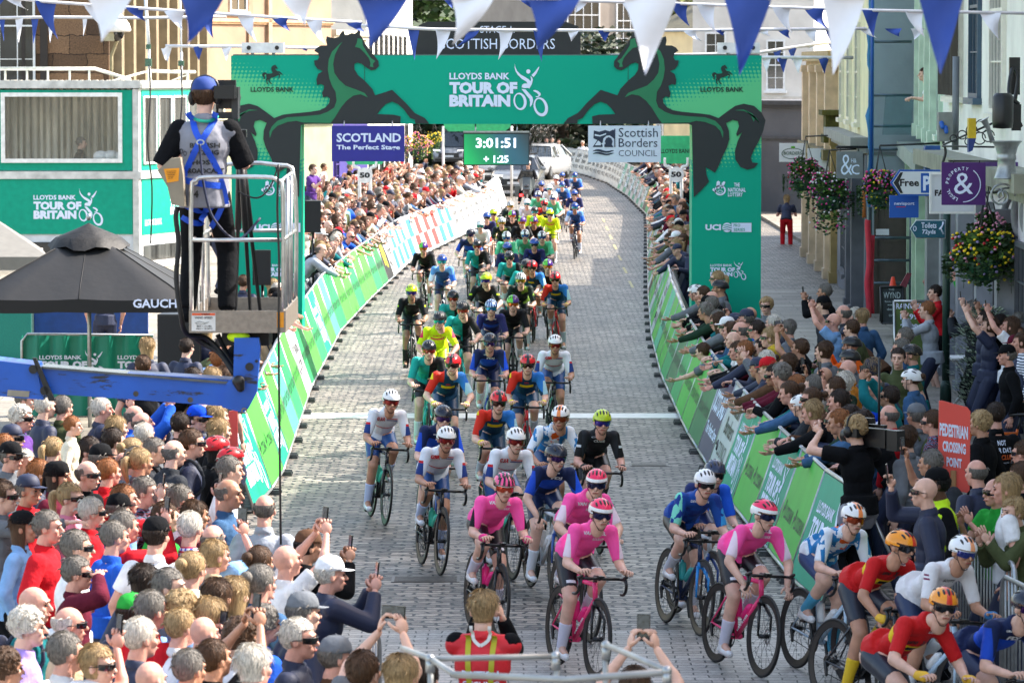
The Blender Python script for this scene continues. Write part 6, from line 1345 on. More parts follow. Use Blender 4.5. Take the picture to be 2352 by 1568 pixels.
b=B(); b.ell(f(548,773,DL+.05),(.09,.05,.045)); P('hazard_tape',b,M('cloth_hivis',COL['hivis'],.85),t)
t=thing('safety_cable','black cable hanging from the lift basket rail to the street','cable'); b=B(); b.tube(spline([f(640,378,DL-.03),f(637,480,DL-.03),f(641,600,DL-.03),f(640,760,DL-.03),f(642,1000,DL-.03),f(645,1250,DL-.03)],5),.009,6); b.tube(spline([f(640,378,DL-.03),f(620,430,DL+.1),f(590,455,DL+.2),f(545,440,DL+.3)],5),.007,6); P('cable',b,black,t)
# camera on tripod in the basket
t=thing('camera_tripod','black tripod standing in the lift basket','tripod'); b=B(); top=f(552,330,DL+1.0); fz=zb0+.06
for q in((598,DL+1.2,),(540,DL+1.5),(575,DL+.9)): 
    e=V(((q[0]-CX)/F*q[1],q[1],fz)); b.tube([top,top+(e-top)*.5,top+(e-top)*.5,e],[.028,.026,.016,.014],8)
P('legs',b,black,t); b=B(); b.ell(top,(.05,.05,.05)); b.box(top+V((0,0,.08)),(.1,.14,.06)); P('head',b,black,t); b=B(); b.tube([top+V((0,-.05,.08)),f(525,335,DL+.5)],.011,6); P('pan_bar',b,black,t)
t=thing('video_camera','black broadcast camera beside the head of the cameraman in the lift','camera'); b=B(); q=f(524,225,DL+.62); b.box(q,(.17,.30,.17)); b.box(q+V((0,-.14,.11)),(.14,.10,.06)); P('body',b,black,t); b=B(); b.lathe([(.055,.12),(.06,.2),(.075,.42),(.07,.44)],q,16,rotm(-pi/2)); P('lens',b,black,t)
b=B(); b.box(f(516,212,DL+.3),(.16,.09,.10)); b.box(f(535,212,DL+.36),(.05,.08,.09)); P('viewfinder',b,black,t); b=B(); b.box(f(541,250,DL+.5),(.05,.2,.16)); b.box(f(520,265,DL+.6),(.16,.26,.05)); b.tube([f(500,240,DL+.5),f(498,268,DL+.5)],.01,6); P('base_plate',b,M('camera_grey','#2a2c30',.4),t)
# cameraman
CM=rigc=None
def custom(label,loc,ang,pose,tops,tr='black',skin=0,sc=1,hair_=None,hats=(),extra=None,cat='person',tname='t_shirt',long_=False,frac=.62,infl=.014,shorts=False):
    r=figure(pose); t=thing('person',label,cat,loc,-R(ang),sc=sc)
    P('body',r['body'],[SK[skin],DK,LIP[0]],t); P(tname,top_mesh(r,infl,long_,frac=frac),cloth(tops),t); P('shorts' if shorts else 'trousers',trousers_mesh(r,.014 if not shorts else .02,.85 if shorts else 0),cloth(tr),t); P('shoes',shoes_mesh(r),cloth('black'),t)
    for nm,me,ms in hats:
        o=P(nm,me,ms,t); o.matrix_local=r['Hm']
    if hair_: o=P('hair',HAIR[hair_[0]],hairs(hair_[1]),t); o.matrix_local=r['Hm']
    if extra: extra(t,r)
    return t,r
def headphones(r_=None):
    b=B(); 
    for s in(-1,1): b.ell((s*.095,-.01,-.005),(.03,.045,.055))
    b.tube(spline([(-.1,-.01,.03),(-.085,-.01,.11),(0,-.01,.152),(.085,-.01,.11),(.1,-.01,.03)],4),.011,6); return b.mesh('headphones')
HP=headphones()
pz=sp(2,((-.24,.22,1.18),(.3,1,.1),(1,0,0),.6),((.2,.36,1.16),(0,1,.2),(-1,0,0),.7),elb={'L':(-.5,-.3,-1),'R':(.5,-.2,-1)},yaw=-6); pz['footL']=(-.13,0,.09); pz['footR']=(.15,.02,.09)
def wrap(r,pts,dr,w,name,mat,parent,bvh,off=.012,n=24):
    """cloth strap: path projected on the torso along dr"""
    b=B(); pts=spline(pts,5); dr=V(dr).normalized(); q=[]
    for p in pts:
        hit,nn,_,_=bvh.ray_cast(V(p)-dr*1.0,dr); q.append((hit-dr*off) if hit else V(p))
    for i,p in enumerate(q):
        d=q[min(i+1,len(q)-1)]-q[max(i-1,0)]; s_=d.cross(dr).normalized()*w/2; b.v+=[p-s_,p+s_]
    for i in range(len(q)-1): b.face((2*i,2*i+1,2*i+3,2*i+2),True)
    P(name,b,mat,parent)
def harness(t,r):
    vm=top_mesh(r,.030,False,frac=0,hem=.12); vest=P('vest',vm,M('vest_grey','#84858f',.8,bump=.5,bs=10),t)
    vm=trousers_mesh(r); bv=BVHTree.FromPolygons([v.co.copy() for v in vest.data.vertices],[tuple(p.vertices) for p in vest.data.polygons]); bt=BVHTree.FromPolygons([v.co.copy() for v in vm.vertices],[tuple(p.vertices) for p in vm.polygons])
    hb=M('harness_blue','#1450d0',.6,bump=.3,bs=30); d=(0,1,0)
    for pts in([(-.10,-.1,1.5),(-.04,-.1,1.36),(.02,-.1,1.27),(.10,-.1,1.12),(.15,-.1,.98),(.17,-.1,.85)],[(.10,-.1,1.5),(.04,-.1,1.36),(-.02,-.1,1.27),(-.10,-.1,1.12),(-.15,-.1,.98),(-.17,-.1,.88)],[(-.15,-.1,1.03),(0,-.1,1.0),(.15,-.1,.98)]): wrap(r,pts,d,.045,'harness_strap',hb,t,bv)
    for pts in([(-.16,-.1,.86),(0,-.1,.80),(.15,-.1,.9)],[(-.16,-.1,.76),(-.09,-.1,.72),(-.02,-.1,.72),(.02,-.1,.82)],[(.17,-.1,.9),(.1,-.1,.76),(.04,-.1,.68)]): wrap(r,pts,d,.04,'harness_strap',hb,t,bt)
    b=B(); 
    def mp(x,y):
        h,_,_,_=bv.ray_cast(V((x,-1,y)),V((0,1,0))); return (h-V((0,.006,0))) if h else V((x,-.15,y))
    b.text('BRITISH',-.085,1.25,.13,1.285,mp,.03); b.text('CYCLING',-.085,1.2,.12,1.235,mp,.03); b.text('HOST',-.07,1.13,.10,1.165,mp,.04); b.text('BROADCAST',-.13,1.07,.15,1.105,mp,.04); b.text('4',-.045,.9,-.01,.95,mp,.05); b.ring((-.125,1.21),(.014,.018),(.01,.013),mp); b.ring((-.155,1.225),(.014,.018),(.01,.013),mp); P('vest_print',b,blackp,t)
    b=B(); h=mp(0,1.29); b.ring((0,1.29),(.03,.022),(.02,.013),lambda x,y:mp(x,y)-V((0,.03,0))); P('harness_ring',b,steel,t)
    b=B(); b.tube(spline([(0,-.2,1.28),(.01,-.2,1.15),(.04,-.22,.95),(.10,-.2,.75),(.25,-.1,.6),(.4,0,.75)],5),.009,6); P('lanyard',b,M('cloth_navy',COL['navy']),t)
    b=B(); b.tube(spline([r['sh']+V((-.09,.02,.06)),r['sh']+V((-.03,-.085,.035)),r['sh']+V((.05,-.08,.03)),r['sh']+V((.09,.02,.06))],4),.012,6); P('lanyard_green',b,M('lanyard_teal','#20b090',.6),t)
lp=f(468,0,DL+.45)
custom('cameraman seen from behind in grey vest and blue harness standing in the lift basket',(lp.x+.01,DL+.32,FZ-.0),6,pz,'black',tr='black',hair_='rn',hats=(('cap',CAP,M('cap_blue','#1c3c84',.8)),('headphones',HP,black)),extra=harness,tname='sweater',long_=False,frac=1.0,infl=.02,sc=1.09)
# ---------------- right side street furniture ----------------
def board(name,label,pts,d,mat,cat='sign',th=.05,dx=0):
    t=thing(name,label,cat); f=lambda x,y,o=0:D(x,y,d)-V((0,o,0)); b=B(); b.poly(pts,lambda x,y:f(x,y,0),(0,th,0)); P('board',b,mat,t); return t,(lambda x,y,o=.006:D(x,-y,d)-V((0,o,0)))
rect=lambda x0,y0,x1,y1:[(x0,y1),(x1,y1),(x1,y0),(x0,y0)]
sb=M('sign_blue','#1156b0',.45,var=.03); pw=M('panel_white','#d8dce0',.5,var=.04)
t,f=board('parking_sign','arrow shaped Free P sign with blue edge above the sports shop sign',[(2045,420),(2066,390),(2160,390),(2160,450),(2066,450)],64,sb)
b=B(); b.poly([(2050,420),(2068,394),(2160,394),(2160,446),(2068,446)],lambda x,y:f(x,-y)); P('face',b,pw,t); b=B(); b.poly([(2052,420),(2068,396),(2074,396),(2064,420),(2074,444),(2068,444)],lambda x,y:f(x,-y,.009)); b.text('Free',2067,-428,2111,-411,lambda x,y:f(x,y,.009),.03); P('lettering',b,blackp,t)
b=B(); b.poly(rect(2115,398,2142,443),lambda x,y:f(x,-y,.009)); P('p_panel',b,sb,t); b=B(); b.text('P',2120,-438,2138,-404,lambda x,y:f(x,y,.013),.04); P('p_letter',b,whitep,t)
t,f=board('shop_sign','plain blue sports shop sign under the parking arrow',rect(2043,449,2110,500),64.3,sb); b=B(); b.text('nevisport',2054,-473,2100,-464,f,.02); P('lettering',b,whitep,t); b=B(); b.poly(rect(2058,474.5,2080,476),lambda x,y:f(x,-y)); P('underline',b,M('print_red','#c81c24',.5),t)
t,f=board('toilets_sign','teal blue arrow sign reading Toilets 72yds',[(2092,525),(2105,507),(2170,507),(2170,546),(2105,546)],62,M('sign_teal_blue','#14586c',.45)); b=B(); b.text('Toilets',2116,-524,2151,-511,f,.02); b.text('72yds',2118,-540,2149,-527,f,.02); b.ring((2101,-525),(4,6),(2.5,4.5),f); b.tube([f(2166,-514),f(2161,-525),f(2167,-538)],.012,5); b.tube([f(2163,-520),f(2157,-527)],.01,5); b.ell(f(2166,-512),(.015,.005,.018)); P('lettering',b,whitep,t)
b=B(); b.poly([(2090,525),(2104,505),(2172,505),(2172,548),(2104,548)],lambda x,y:D(x,y,62.06),(0,.02,0)); P('border',b,pw,t)
t=thing('sign_post','dark green post carrying the toilets sign','post'); p=D(2174,600,62.2); b=B(); b.tube([(p.x,62.2,0),(p.x,62.2,D(0,380,62).z)],.055,12); b.lathe([(.09,0),(.08,.4),(.055,.5)],(p.x,62.2,.1),12); P('post',b,M('post_green','#12352c',.5),t)
t,f=board('purple_sign','square purple sign reading PROPERTY and LEGAL with an ampersand',rect(2163,373,2264,471),59,M('sign_violet','#481468',.45,var=.04))
b=B(); b.text('&',2191,-446,2235,-397,f,.0)
def arc(b,s,cx,cy,r,a0,a1,h):
    for i,ch in enumerate(s):
        a=a0+(a1-a0)*i/(len(s)-1); 
        if ch==' ': continue
        u=(sin(a),cos(a)); b.text(ch,-h*.38,0,h*.38,h,lambda x,y,u=u:f(cx+u[0]*(r+y)+u[1]*x,cy+u[1]*(r+y)-u[0]*x),.02)
arc(b,'PROPERTY',2212,-424,33,R(-82),R(14),7.5); arc(b,'LEGAL',2212,-424,33,R(-150),R(-108),7.5) if 0 else arc(b,'LEGAL',2212,-424,33,R(-155),R(-112),7.5)
b.tube([f(2212+40*sin(a),-424+40*cos(a)) for a in [R(36+k*9) for k in range(17)]],.007,4,False); P('lettering',b,whitep,t)
b=B(); b.tube([D(2180,370,59),D(2310,370,61)],.015,6); b.tube([D(2190,368,59),D(2190,374,59)],.008,5); b.tube([D(2250,368,59),D(2250,374,59)],.008,5); P('bracket',b,black,t)
t,f=board('framed_sign','white framed hanging sign half hidden by the purple sign',rect(2135,396,2241,491),60.2,pw); b=B()
for q in(rect(2135,396,2139,491),rect(2237,396,2241,491),rect(2139,396,2237,401),rect(2139,486,2237,491)): b.poly(q,lambda x,y:D(x,y,60.17),(0,-.02,0))
P('frame',b,white,t); b=B(); b.text('FA',2147,-450,2168,-436,f,.04); P('lettering',b,blackp,t)
t,f=board('grey_sign','grey hanging sign with a white ampersand between the flower baskets',rect(1921,348,1982,410),86,M('sign_grey','#74777a',.6)); b=B(); b.text('&',1931,-402,1958,-355,f,-.01); b.text('c',1955,-401,1974,-378,f,-.01); b.text('H&',1955,-374,1967,-364,f,.0); P('lettering',b,whitep,t); b=B(); b.tube([D(1921,338,86),D(1995,338,86.5)],.03,6); b.tube([D(1930,338,86),D(1930,348,86)],.01,5); b.tube([D(1972,338,86),D(1972,348,86)],.01,5); P('bracket',b,black,t)
t,f=board('oval_logo_sign','white sign with a green oval emblem left of the flower baskets',rect(1790,329,1850,372),110,pw); b=B(); b.ring((1821,-353),(26,13),(24,11.5),f); b.text('BORDERS',1800,-356,1842,-348,f,.02); P('lettering',b,M('sign_ink_green','#3a5c4a',.5),t); b=B(); b.poly(rect(1817,336,1826,341),lambda x,y:f(x,-y)); P('emblem',b,M('print_lime2','#58b020',.5),t)
t,f=board('arched_sign','white hanging sign with a rounded corner behind the pink flower basket',[(1855,392),(1904,392),(1904,352),(1898,343),(1880,341),(1855,341)],104,pw); b=B(); b.poly(rect(1884,350,1898,362),lambda x,y:f(x,-y)); P('emblem',b,M('print_sky','#5aa0c0',.5),t)
t,f=board('round_pub_sign','dark round hanging sign behind the large flower basket',[(1922+32*cos(k*.314),447+32*sin(k*.314)) for k in range(20)],92,M('sign_black_green','#15211c',.5)); b=B(); b.text('PETER',1905,-452,1938,-440,f,.02); P('lettering',b,M('lettering_gold','#8a8468',.5),t)
t,f=board('blue_shop_fascia','blue wall sign beside the bracketed green cornice',rect(2125,335,2160,395),72.2,M('sign_blue2','#1c4f94',.5),th=.3); b=B(); b.poly(rect(2128,345,2140,370),lambda x,y:f(x,-y)); b.poly(rect(2143,350,2153,368),lambda x,y:f(x,-y)); P('poster',b,pw,t)
t,f=board('purple_fascia','pale purple shop fascia at the right edge above the grey scrolls',rect(2264,373,2420,425),60.5,M('fascia_purple','#5a3a80',.5),th=.25); b=B(); b.text('The Cran',2266,-400,2300,-382,f,.02); b.poly(rect(2305,385,2420,425),lambda x,y:f(x,-y,.01)); b.i=1; P('lettering',b,[M('fascia_lilac','#a8a8cc',.5),blackp],t)
t,f=board('grey_wall_box','grey wall mounted socket box with blue plugs under the bunting',rect(2156,258,2188,325),62.5,M('box_grey','#7c807c',.6),th=.25,cat='electrical box'); b=B(); b.cap(f(2162,-283,.03),f(2164,-292,.05),.035,.03); b.cap(f(2171,-293,.03),f(2173,-303,.05),.035,.03); P('plug',b,sb,t); b=B(); b.tube(spline([f(2166,-325),f(2172,-350),f(2165,-380),f(2174,-410)],4),.02,6); P('cable',b,black,t)
t,f=board('alarm_box','yellow and blue alarm box high on the white shop','x' and rect(2225,272,2242,318),60,M('alarm_yellow','#c9a814',.5),th=.2,cat='alarm'); b=B(); b.poly([(2225,350),(2234,346),(2242,318),(2225,318)],lambda x,y:D(x,y,60),(0,.2,0)); P('lower_part',b,M('alarm_blue','#1c3474',.5),t)
for x,y0,y1,w in((2333,285,300,.12),):
    t=thing('wall_camera','black round topped camera unit above the grey lamp','camera'); b=B(); b.lathe([(.0,.0),(.13,.01),(.14,.1),(.14,.42),(.1,.47)],D(2303,296,57.5),16); P('body',b,black,t)
    b=B(); b.tube(spline([D(2340,240,58),D(2318,215,58),D(2325,160,58.3),D(2338,180,58.3),D(2330,250,58.2),D(2345,290,58)],5),.03,6); b.box(D(2330,175,58.4),(.14,.1,.5)); b.box(D(2334,270,58),(.12,.1,.35)); P('cable_bundle',b,black,t)
t=thing('street_lamp_base','ornate flared white painted metal sign bracket cup at the right edge','street lamp'); lm=M('lamp_white_metal','#9a9ea0',.35,.5,var=.3,vs=9); q=D(2312,345,56.5); s_=1/177*1.0
b=B(); pr=[(58,0),(56,2),(50,6),(42,14),(36,28),(34,32),(36,34),(37,42),(33,45),(34,60),(42,80),(46,84),(47,87)]
b.lathe([(r*s_*.62*1.0,-y_*s_) for r,y_ in pr][::-1],q+V((0,0,.12+0)),24); P('cup',b,lm,t); b=B(); b.tube([q+V((-.18,0,.1)),q+V((-.24,0,.28)),q+V((-.29,0,.38)),q+V((-.3,0,.4))],[.035,.03,.045,.085],12); P('spout',b,lm,t)
b=B(); cc=D(2300,450,56.5); b.tube([cc+V((.18*(1-k/22)*cos(k*.55),0,.18*(1-k/22)*sin(k*.55))) for k in range(20)],.014,6); b.tube(spline([D(2285,437,56.5),D(2320,432,56.6),D(2345,440,56.8),D(2370,436,57)],4),.016,6); b.tube([D(2300,432,56.5),D(2306,452,56.5),D(2292,462,56.5)],.014,6); P('scroll_bracket',b,lm,t)
t=thing('scroll_corbel','grey carved scroll brackets under the purple fascia','ornament'); b=B()
for k,(x,d) in enumerate(((2308,60.8),(2330,60),(2350,59.3))): b.tube(spline([D(x-8,440,d),D(x-4,425,d),D(x+8,428,d),D(x+10,450,d),D(x,480,d),D(x+2,520,d),D(x+14,545,d)],4),[.05]*25,8)
P('scroll',b,M('corbel_grey','#83858c',.6),t)
t=thing('iron_railing','black wrought iron scrollwork above the mossy shop ledge','railing'); b=B(); b.tube([D(2165,336,61),D(2283,338,60)],.015,6); b.tube([D(2168,332,61),D(2283,282,60)],.015,6)
for x,y,r_ in((2190,318,8),(2210,310,10),(2232,300,13),(2255,290,15),(2225,325,9),(2250,318,14),(2270,312,14)): c=D(x,y,60.5); b.tube([c+V((r_/165*cos(a*.5),0,r_/165*sin(a*.5))) for a in range(13)],.009,5,closed=False)
P('scrollwork',b,black,t)
t=thing('balustrade_block','mossy stone balustrade pier on the ochre house ledge','ornament'); b=B(); p=D(1913,318,103); b.bx((p.x-.25,102.5,p.z-.1),(p.x+.45,103.5,p.z+.1)); b.bx((p.x-.2,102.6,p.z+.1),(p.x+.4,103.4,p.z+.55)); b.bx((p.x-.3,102.4,p.z+.55),(p.x+.5,103.6,p.z+.67)); P('pier',b,M('mossy_stone','#4c4a1c',.9,var=.5,vs=5),t)
# scaffold
t=thing('scaffold','steel scaffold with blue debris netting on the end wall','scaffold'); st_=M('scaffold_tube','#56666e',.4,.6); 
def tb(a,b_,r_=.03,m=st_,nm='tube'): b=B(); b.tube([a,b_],r_,8); return P(nm,b,m,t)
DS=86.4
X1_,X2_,X3_=sx(1999,DS),sx(2005,DS-1),sx(2092,DS)
tb((X1_,DS,0),(X1_,DS,8),.035); tb((X2_,DS-.6,3),(X2_,DS-.6,8),.03,M('scaffold_blue','#1850a0',.4)); tb((X3_,DS,0),(X3_,DS,3.4))
for y in(96,219,290,343,546,598,650): z_=D(0,y,DS).z; tb((X1_,DS,z_),(X3_,DS,z_),.028)
b=B(); n=30
for i in range(n+1):
    z_=2.3+6*i/n; w_=.05+.03*sin(i*.9)+.025*sin(i*2.3) ; b.v+=[V((X1_-.02-w_,DS-.15,z_)),V((X1_-.05,DS-.22,z_)),V((X1_+.05,DS-.12,z_))]
for i in range(n):
    for j in range(2): b.face((i*3+j,i*3+j+1,i*3+j+4,i*3+j+3),True)
P('netting',b,M('netting_blue','#2a74a8',.6,var=.2,vs=6),t)
b=B(); b.add([D(2034,219,DS-.05),D(2100,219,DS-.05),D(2092,310,DS-.05),D(2026,310,DS-.05)],[(0,1,2,3)]); P('netting_sheet',b,M('netting_teal','#2c6a70',.7,var=.3,vs=9,alpha=.45),t)
b=B(); b.tube(spline([D(1993,740,DS-.3),D(1996,700,DS-.3),D(1992,650,DS-.3),D(1997,600,DS-.3),D(1993,520,DS-.3),(D(1994,505,DS-.3))],4),.06,9); b.tube(spline([D(2003,720,DS-.2),D(2001,640,DS-.2),D(2004,540,DS-.2)],4),.05,9); P('red_foam_sleeve',b,M('foam_red','#c0283c',.7),t)
b=B(); b.tube([D(1985,500,DS-.3),D(1983,430,DS-.3)],.04,6); P('timber',b,M('timber_orange','#a8602c',.8),t)
b=B(); b.box(D(2027,533,DS-.1),(.26,.01,.12)); P('tag',b,pw,t)
t=thing('drainpipe','cream drainpipe down the yellow house','drainpipe'); b=B(); x_=7.6; b.tube([D(1945,178,101),D(1941,250,101),D(1941,360,101)],.07,8); P('pipe',b,M('pipe_cream','#c4b88c',.6),t)
t=thing('drainpipe','grey drainpipe on the white shop beside the socket box','drainpipe'); b=B(); b.tube([D(2196,130,63),D(2194,345,63)],.05,8); P('pipe',b,M('pipe_grey','#70767c',.6),t)
# A-boards
def aboard(label,x0,y0,x1,y1,d,mat,lines,pm,frame_,name='pavement_sign'):
    t=thing(name,label,'sign'); f=lambda x,y,o=0:D(x,y,d)+V((0,(y-y1)/(y0-y1)*.22-o,0)); b=B()
    for s in(0,1): 
        q=[f(x0,y1),f(x1,y1),f(x1,y0),f(x0,y0)]
        if s: q=[V((p.x,2*(d+.22)-p.y+.02,p.z)) for p in q]
        b.add(q+[p+V((0,.03,0)) for p in q],[(0,1,2,3),(4,7,6,5),(0,4,5,1),(1,5,6,2),(2,6,7,3),(3,7,4,0)])
    P('board',b,mat,t); b=B(); 
    for a,c in(((x0,y1),(x0,y0)),((x0,y0),(x1,y0)),((x1,y0),(x1,y1)),((x0,y1),(x1,y1))): b.tube([f(*a,.01),f(*c,.01)],.022,6)
    P('frame',b,frame_,t); b=B()
    for s,a0,b0,a1,b1,bo in lines: b.text(s,a0,-b1,a1,-b0,lambda x,y:f(x,-y,.008),bo)
    P('lettering',b,pm,t)
aboard('black chalkboard sign reading WYND beside the red foam pole',2025,660,2076,742,80,M('chalkboard','#1c2024',.7),[('THE',2043,664,2056,668,0),('WYND',2031,672,2070,686,.0),('Books & Gifts',2034,691,2068,695,0),('----',2040,700,2062,702,0),('dermo',2038,708,2064,713,.02),('OPEN',2042,722,2060,727,0)],M('chalk','#a8b0b4',.8),black)
aboard('green RAINWEAR poster stand behind the man in the grey blue sweater',2056,693,2140,862,68.5,M('poster_green','#4c6424',.5,var=.5,vs=2),[('RAINWEAR',2061,698,2130,711,.02),('19.99',2070,722,2110,735,.02),('29.99',2070,745,2110,758,.02)],whitep,alu)
t=thing('traffic_cone','small orange traffic cone top on a ledge by the scaffold','cone'); p=D(2051,660,81); b=B(); b.lathe([(.08,0),(.07,.01),(.03,.19),(.02,.2)],p,14); P('cone',b,M('cone_orange','#e0401c',.5),t)
t,f=board('tilted_poster','tilted red poster behind the chalkboard sign',[(2066,658),(2084,626),(2094,628),(2082,660)],80.8,M('poster_red','#7c3040',.5))
# hanging baskets
def leafball(b,c,r,n,rnd,ls,slots,zs=1,drop=0):
    for k in range(n):
        d=V((rnd.gauss(0,1),rnd.gauss(0,1),rnd.gauss(0,1))).normalized(); d=d*rnd.uniform(.5,1.0)*(.82+.22*sin(d.x*5+c.x*9)*sin(d.z*6+c.x*4)); p=c+V((d.x*r,d.y*r,d.z*r*zs))
        if drop and rnd.random()<.3: p.z-=rnd.random()*drop
        e,g=frame(V((rnd.gauss(0,1),rnd.gauss(0,1),rnd.gauss(0,1)))); s_=ls*rnd.uniform(.6,1.3); b.i=rnd.choice(slots); b.add([p-e*s_,p+g*s_*.6,p+e*s_,p-g*s_*.6],[(0,1,2,3)])
FL={'pink':'#e0308c','white':'#f0ecf0','red':'#c01828','yellow':'#f0d020','palepink':'#f0a8c8','purple':'#4a1c54','lilac':'#9080b0'}
def basket(label,x,y,r,d,cols,seed,n=900,drop=.3,nf=90,zs=.8,xs=1,bowl='#16442c'):
    t=thing('hanging_basket',label,'hanging basket',group='hanging flower baskets'); c=D(x,y,d); rnd=random.Random(seed); b=B(); leafball(b,c,r,n,rnd,.045,(0,0,1,1),zs,drop)
    for k in range(26):
        a_=rnd.random()*6.28; L_=rnd.uniform(.2,.55); q0=c+V((cos(a_)*r*.8,sin(a_)*r*.8,-r*.2)); b.tube([q0,q0+V((cos(a_)*.12,sin(a_)*.12,-L_*.4)),q0+V((cos(a_)*.13,sin(a_)*.13,-L_))],.004,3,False)
        for m_ in range(9): p_=q0+V((cos(a_)*.12,sin(a_)*.12,-L_*m_/9)); e_,g_2=frame(V((rnd.gauss(0,1),rnd.gauss(0,1),rnd.gauss(0,1)))); b.add([p_-e_*.04,p_+g_2*.025,p_+e_*.04,p_-g_2*.025],[(0,1,2,3)])
    mts=[M('basket_leaf','#1c3a14',.6,var=.4),M('basket_leaf_light','#4a6c24',.6,var=.4)]
    for cn,fr in cols:
        mts.append(M('petal_'+cn,FL[cn],.6,var=.15)); b.i=len(mts)-1
        for k in range(int(nf*fr)):
            th=rnd.random()*6.28; z_=rnd.uniform(-.9,1); s_=math.sqrt(1-z_*z_); k_=(.86+.2*sin(cos(th)*s_*5+c.x*9)*sin(z_*6+c.x*4)); p=c+V((cos(th)*s_*r,sin(th)*s_*r,z_*r*zs))*k_
            if drop and rnd.random()<.35: p.z-=rnd.random()**2*drop
            b.ell(p,(.022,.022,.014),rotm(rnd.random()*3,rnd.random()*3),7,4)
    for q_ in range(len(b.v)): b.v[q_].x=c.x+(b.v[q_].x-c.x)*xs
    P('foliage',b,mts,t)
    b=B(); b.lathe([(.05,-.3),(r*.5,-.26),(r*.62,-.05),(r*.6,0)],c-V((0,0,r*.35)),16); P('bowl',b,M('bowl_green',bowl,.5),t)
    b=B(); top=c+V((0,0,r*.9+.35)); [b.tube([c+V((cos(a)*r*.5,sin(a)*r*.5,0)),top],.008,4) for a in(0,2.1,4.2)]; P('chain',b,black,t)
    b=B(); b.tube([top,top+V((1.2,0,.05))],.02,6); P('bracket',b,black,t)
basket('flower basket of red and yellow blooms nearest the camera at the right',2262,570,.46,60,[('yellow',1.3),('red',.5),('palepink',.2),('lilac',.4)],1,n=3400,drop=.3,nf=95,zs=.62,xs=1.15)
basket('small pale pink geranium basket above the red and yellow one',2272,508,.22,60.3,[('palepink',1.5)],7,n=300,drop=0,nf=50)
basket('flower basket of pink and yellow petunias left of the parking sign',2020,420,.33,76,[('pink',.8),('yellow',.5),('lilac',.3),('palepink',.25)],2,n=1100,nf=110)
basket('large basket of trailing pink and white flowers beside the grey sign',1905,432,.46,88,[('pink',.8),('purple',.5),('white',.5)],3,n=1700,nf=130,drop=.8)
basket('flower basket of pale pink and purple blooms under the oval emblem sign',1850,392,.48,100,[('palepink',.5),('purple',.4),('pink',.5),('red',.2)],4,n=1500,nf=130,drop=.4)
basket('bright pink and yellow flower basket beside the SCOTLAND sign',960,330,.55,165,[('palepink',1.2),('yellow',1.2),('pink',.5)],5,n=700,nf=160,drop=.3)
basket('yellow green flower basket left of the time screen',997,318,.4,185,[('yellow',1.6)],6,n=700,nf=120,drop=0)
# potted shrub, table, bicycle, planter
t=thing('potted_shrub','variegated silver green shrub beside the bearded man in black cap','shrub'); p=D(2265,860,60); p.z=0; rnd=random.Random(4); b=B(); zc=D(0,850,60).z
for k in range(2300):
    h=rnd.uniform(-.75,.85); r_=.48*math.sqrt(max(.05,1-(h/.95)**2))*rnd.uniform(.4,1.05); a=rnd.random()*6.28; q=V((p.x+cos(a)*r_,p.y+sin(a)*r_,zc+h)); e=V((cos(a),sin(a),rnd.uniform(-.2,.9))).normalized(); s_=e.cross(V((0,0,1))).normalized(); L=rnd.uniform(.06,.11); b.i=0 if rnd.random()<.55 else 1; b.add([q,q+e*L*.5+s_*L*.25,q+e*L,q+e*L*.5-s_*L*.25],[(0,1,2,3)])
P('foliage',b,[M('leaf_deep','#21402c',.6,var=.3),M('leaf_silver','#a8b89c',.6,var=.2)],t); b=B(); b.lathe([(.2,0),(.26,.45),(.27,.5)],(p.x,p.y,.12),16); P('pot',b,M('pot_grey','#4c4c4c',.7),t); b=B(); b.tube([(p.x,p.y,.4),(p.x,p.y,zc)],.03,6); P('stem',b,M('bark','#3a2e24',.9),t)
t=thing('cafe_table','white cafe table with a water bottle at the right pavement','table'); p=D(2230,860,63); b=B(); b.box((p.x,63,.87),(.62,.7,.03)); P('tabletop',b,white,t)
for s in(-1,1): b=B(); b.tube([(p.x+s*.25,62.75,.86),(p.x-s*.25,63.3,.12)],.02,6); P('leg',b,white,t)
t=thing('water_bottle','clear plastic water bottle with red cap on the cafe table','bottle'); b=B(); b.lathe([(.0,0),(.035,.005),(.037,.15),(.03,.19),(.014,.22)],(p.x,62.9,.885),14); P('bottle',b,M('clear_plastic','#9ab0c8',.1,trans=.5),t); b=B(); b.lathe([(.016,.22),(.016,.245)],(p.x,62.9,.885),10); P('bottle_cap',b,M('print_red','#c81c24',.5),t)
t=thing('cafe_table','white slatted wooden bench table behind the pedestrian sign','bench'); p=G(2120,1010,.75); b=B(); [b.box((p.x+.1*k-.3,p.y,.72),(.085,1.0,.03)) for k in range(6)]; P('slats',b,white,t); b=B(); [b.tube([(p.x+sx_,p.y+sy_,.7),(p.x+sx_*1.3,p.y+sy_,0)],.025,6) for sx_ in(-.2,.2) for sy_ in(-.4,.4)]; P('legs',b,white,t)
t2=thing('bicycle','orange and black bicycle leaning beside the white bench','bicycle',(D(2300,0,51).x,51,0),R(100)); P('frame',FRM,M('bike_paint_orange','#d0601c',.3),t2); P('fork',FORK,carbon,t2); P('handlebar',HB,carbon,t2); P('saddle',SAD,sadm,t2); P('chainset',CHS,carbon,t2); P('crank',CR[1],carbon,t2)
for c in(FA,RA): w=P('wheel',SPK,spok,t2,loc=c); P('tyre',TY,rubber,w); P('rim',RIM,rimm,w)
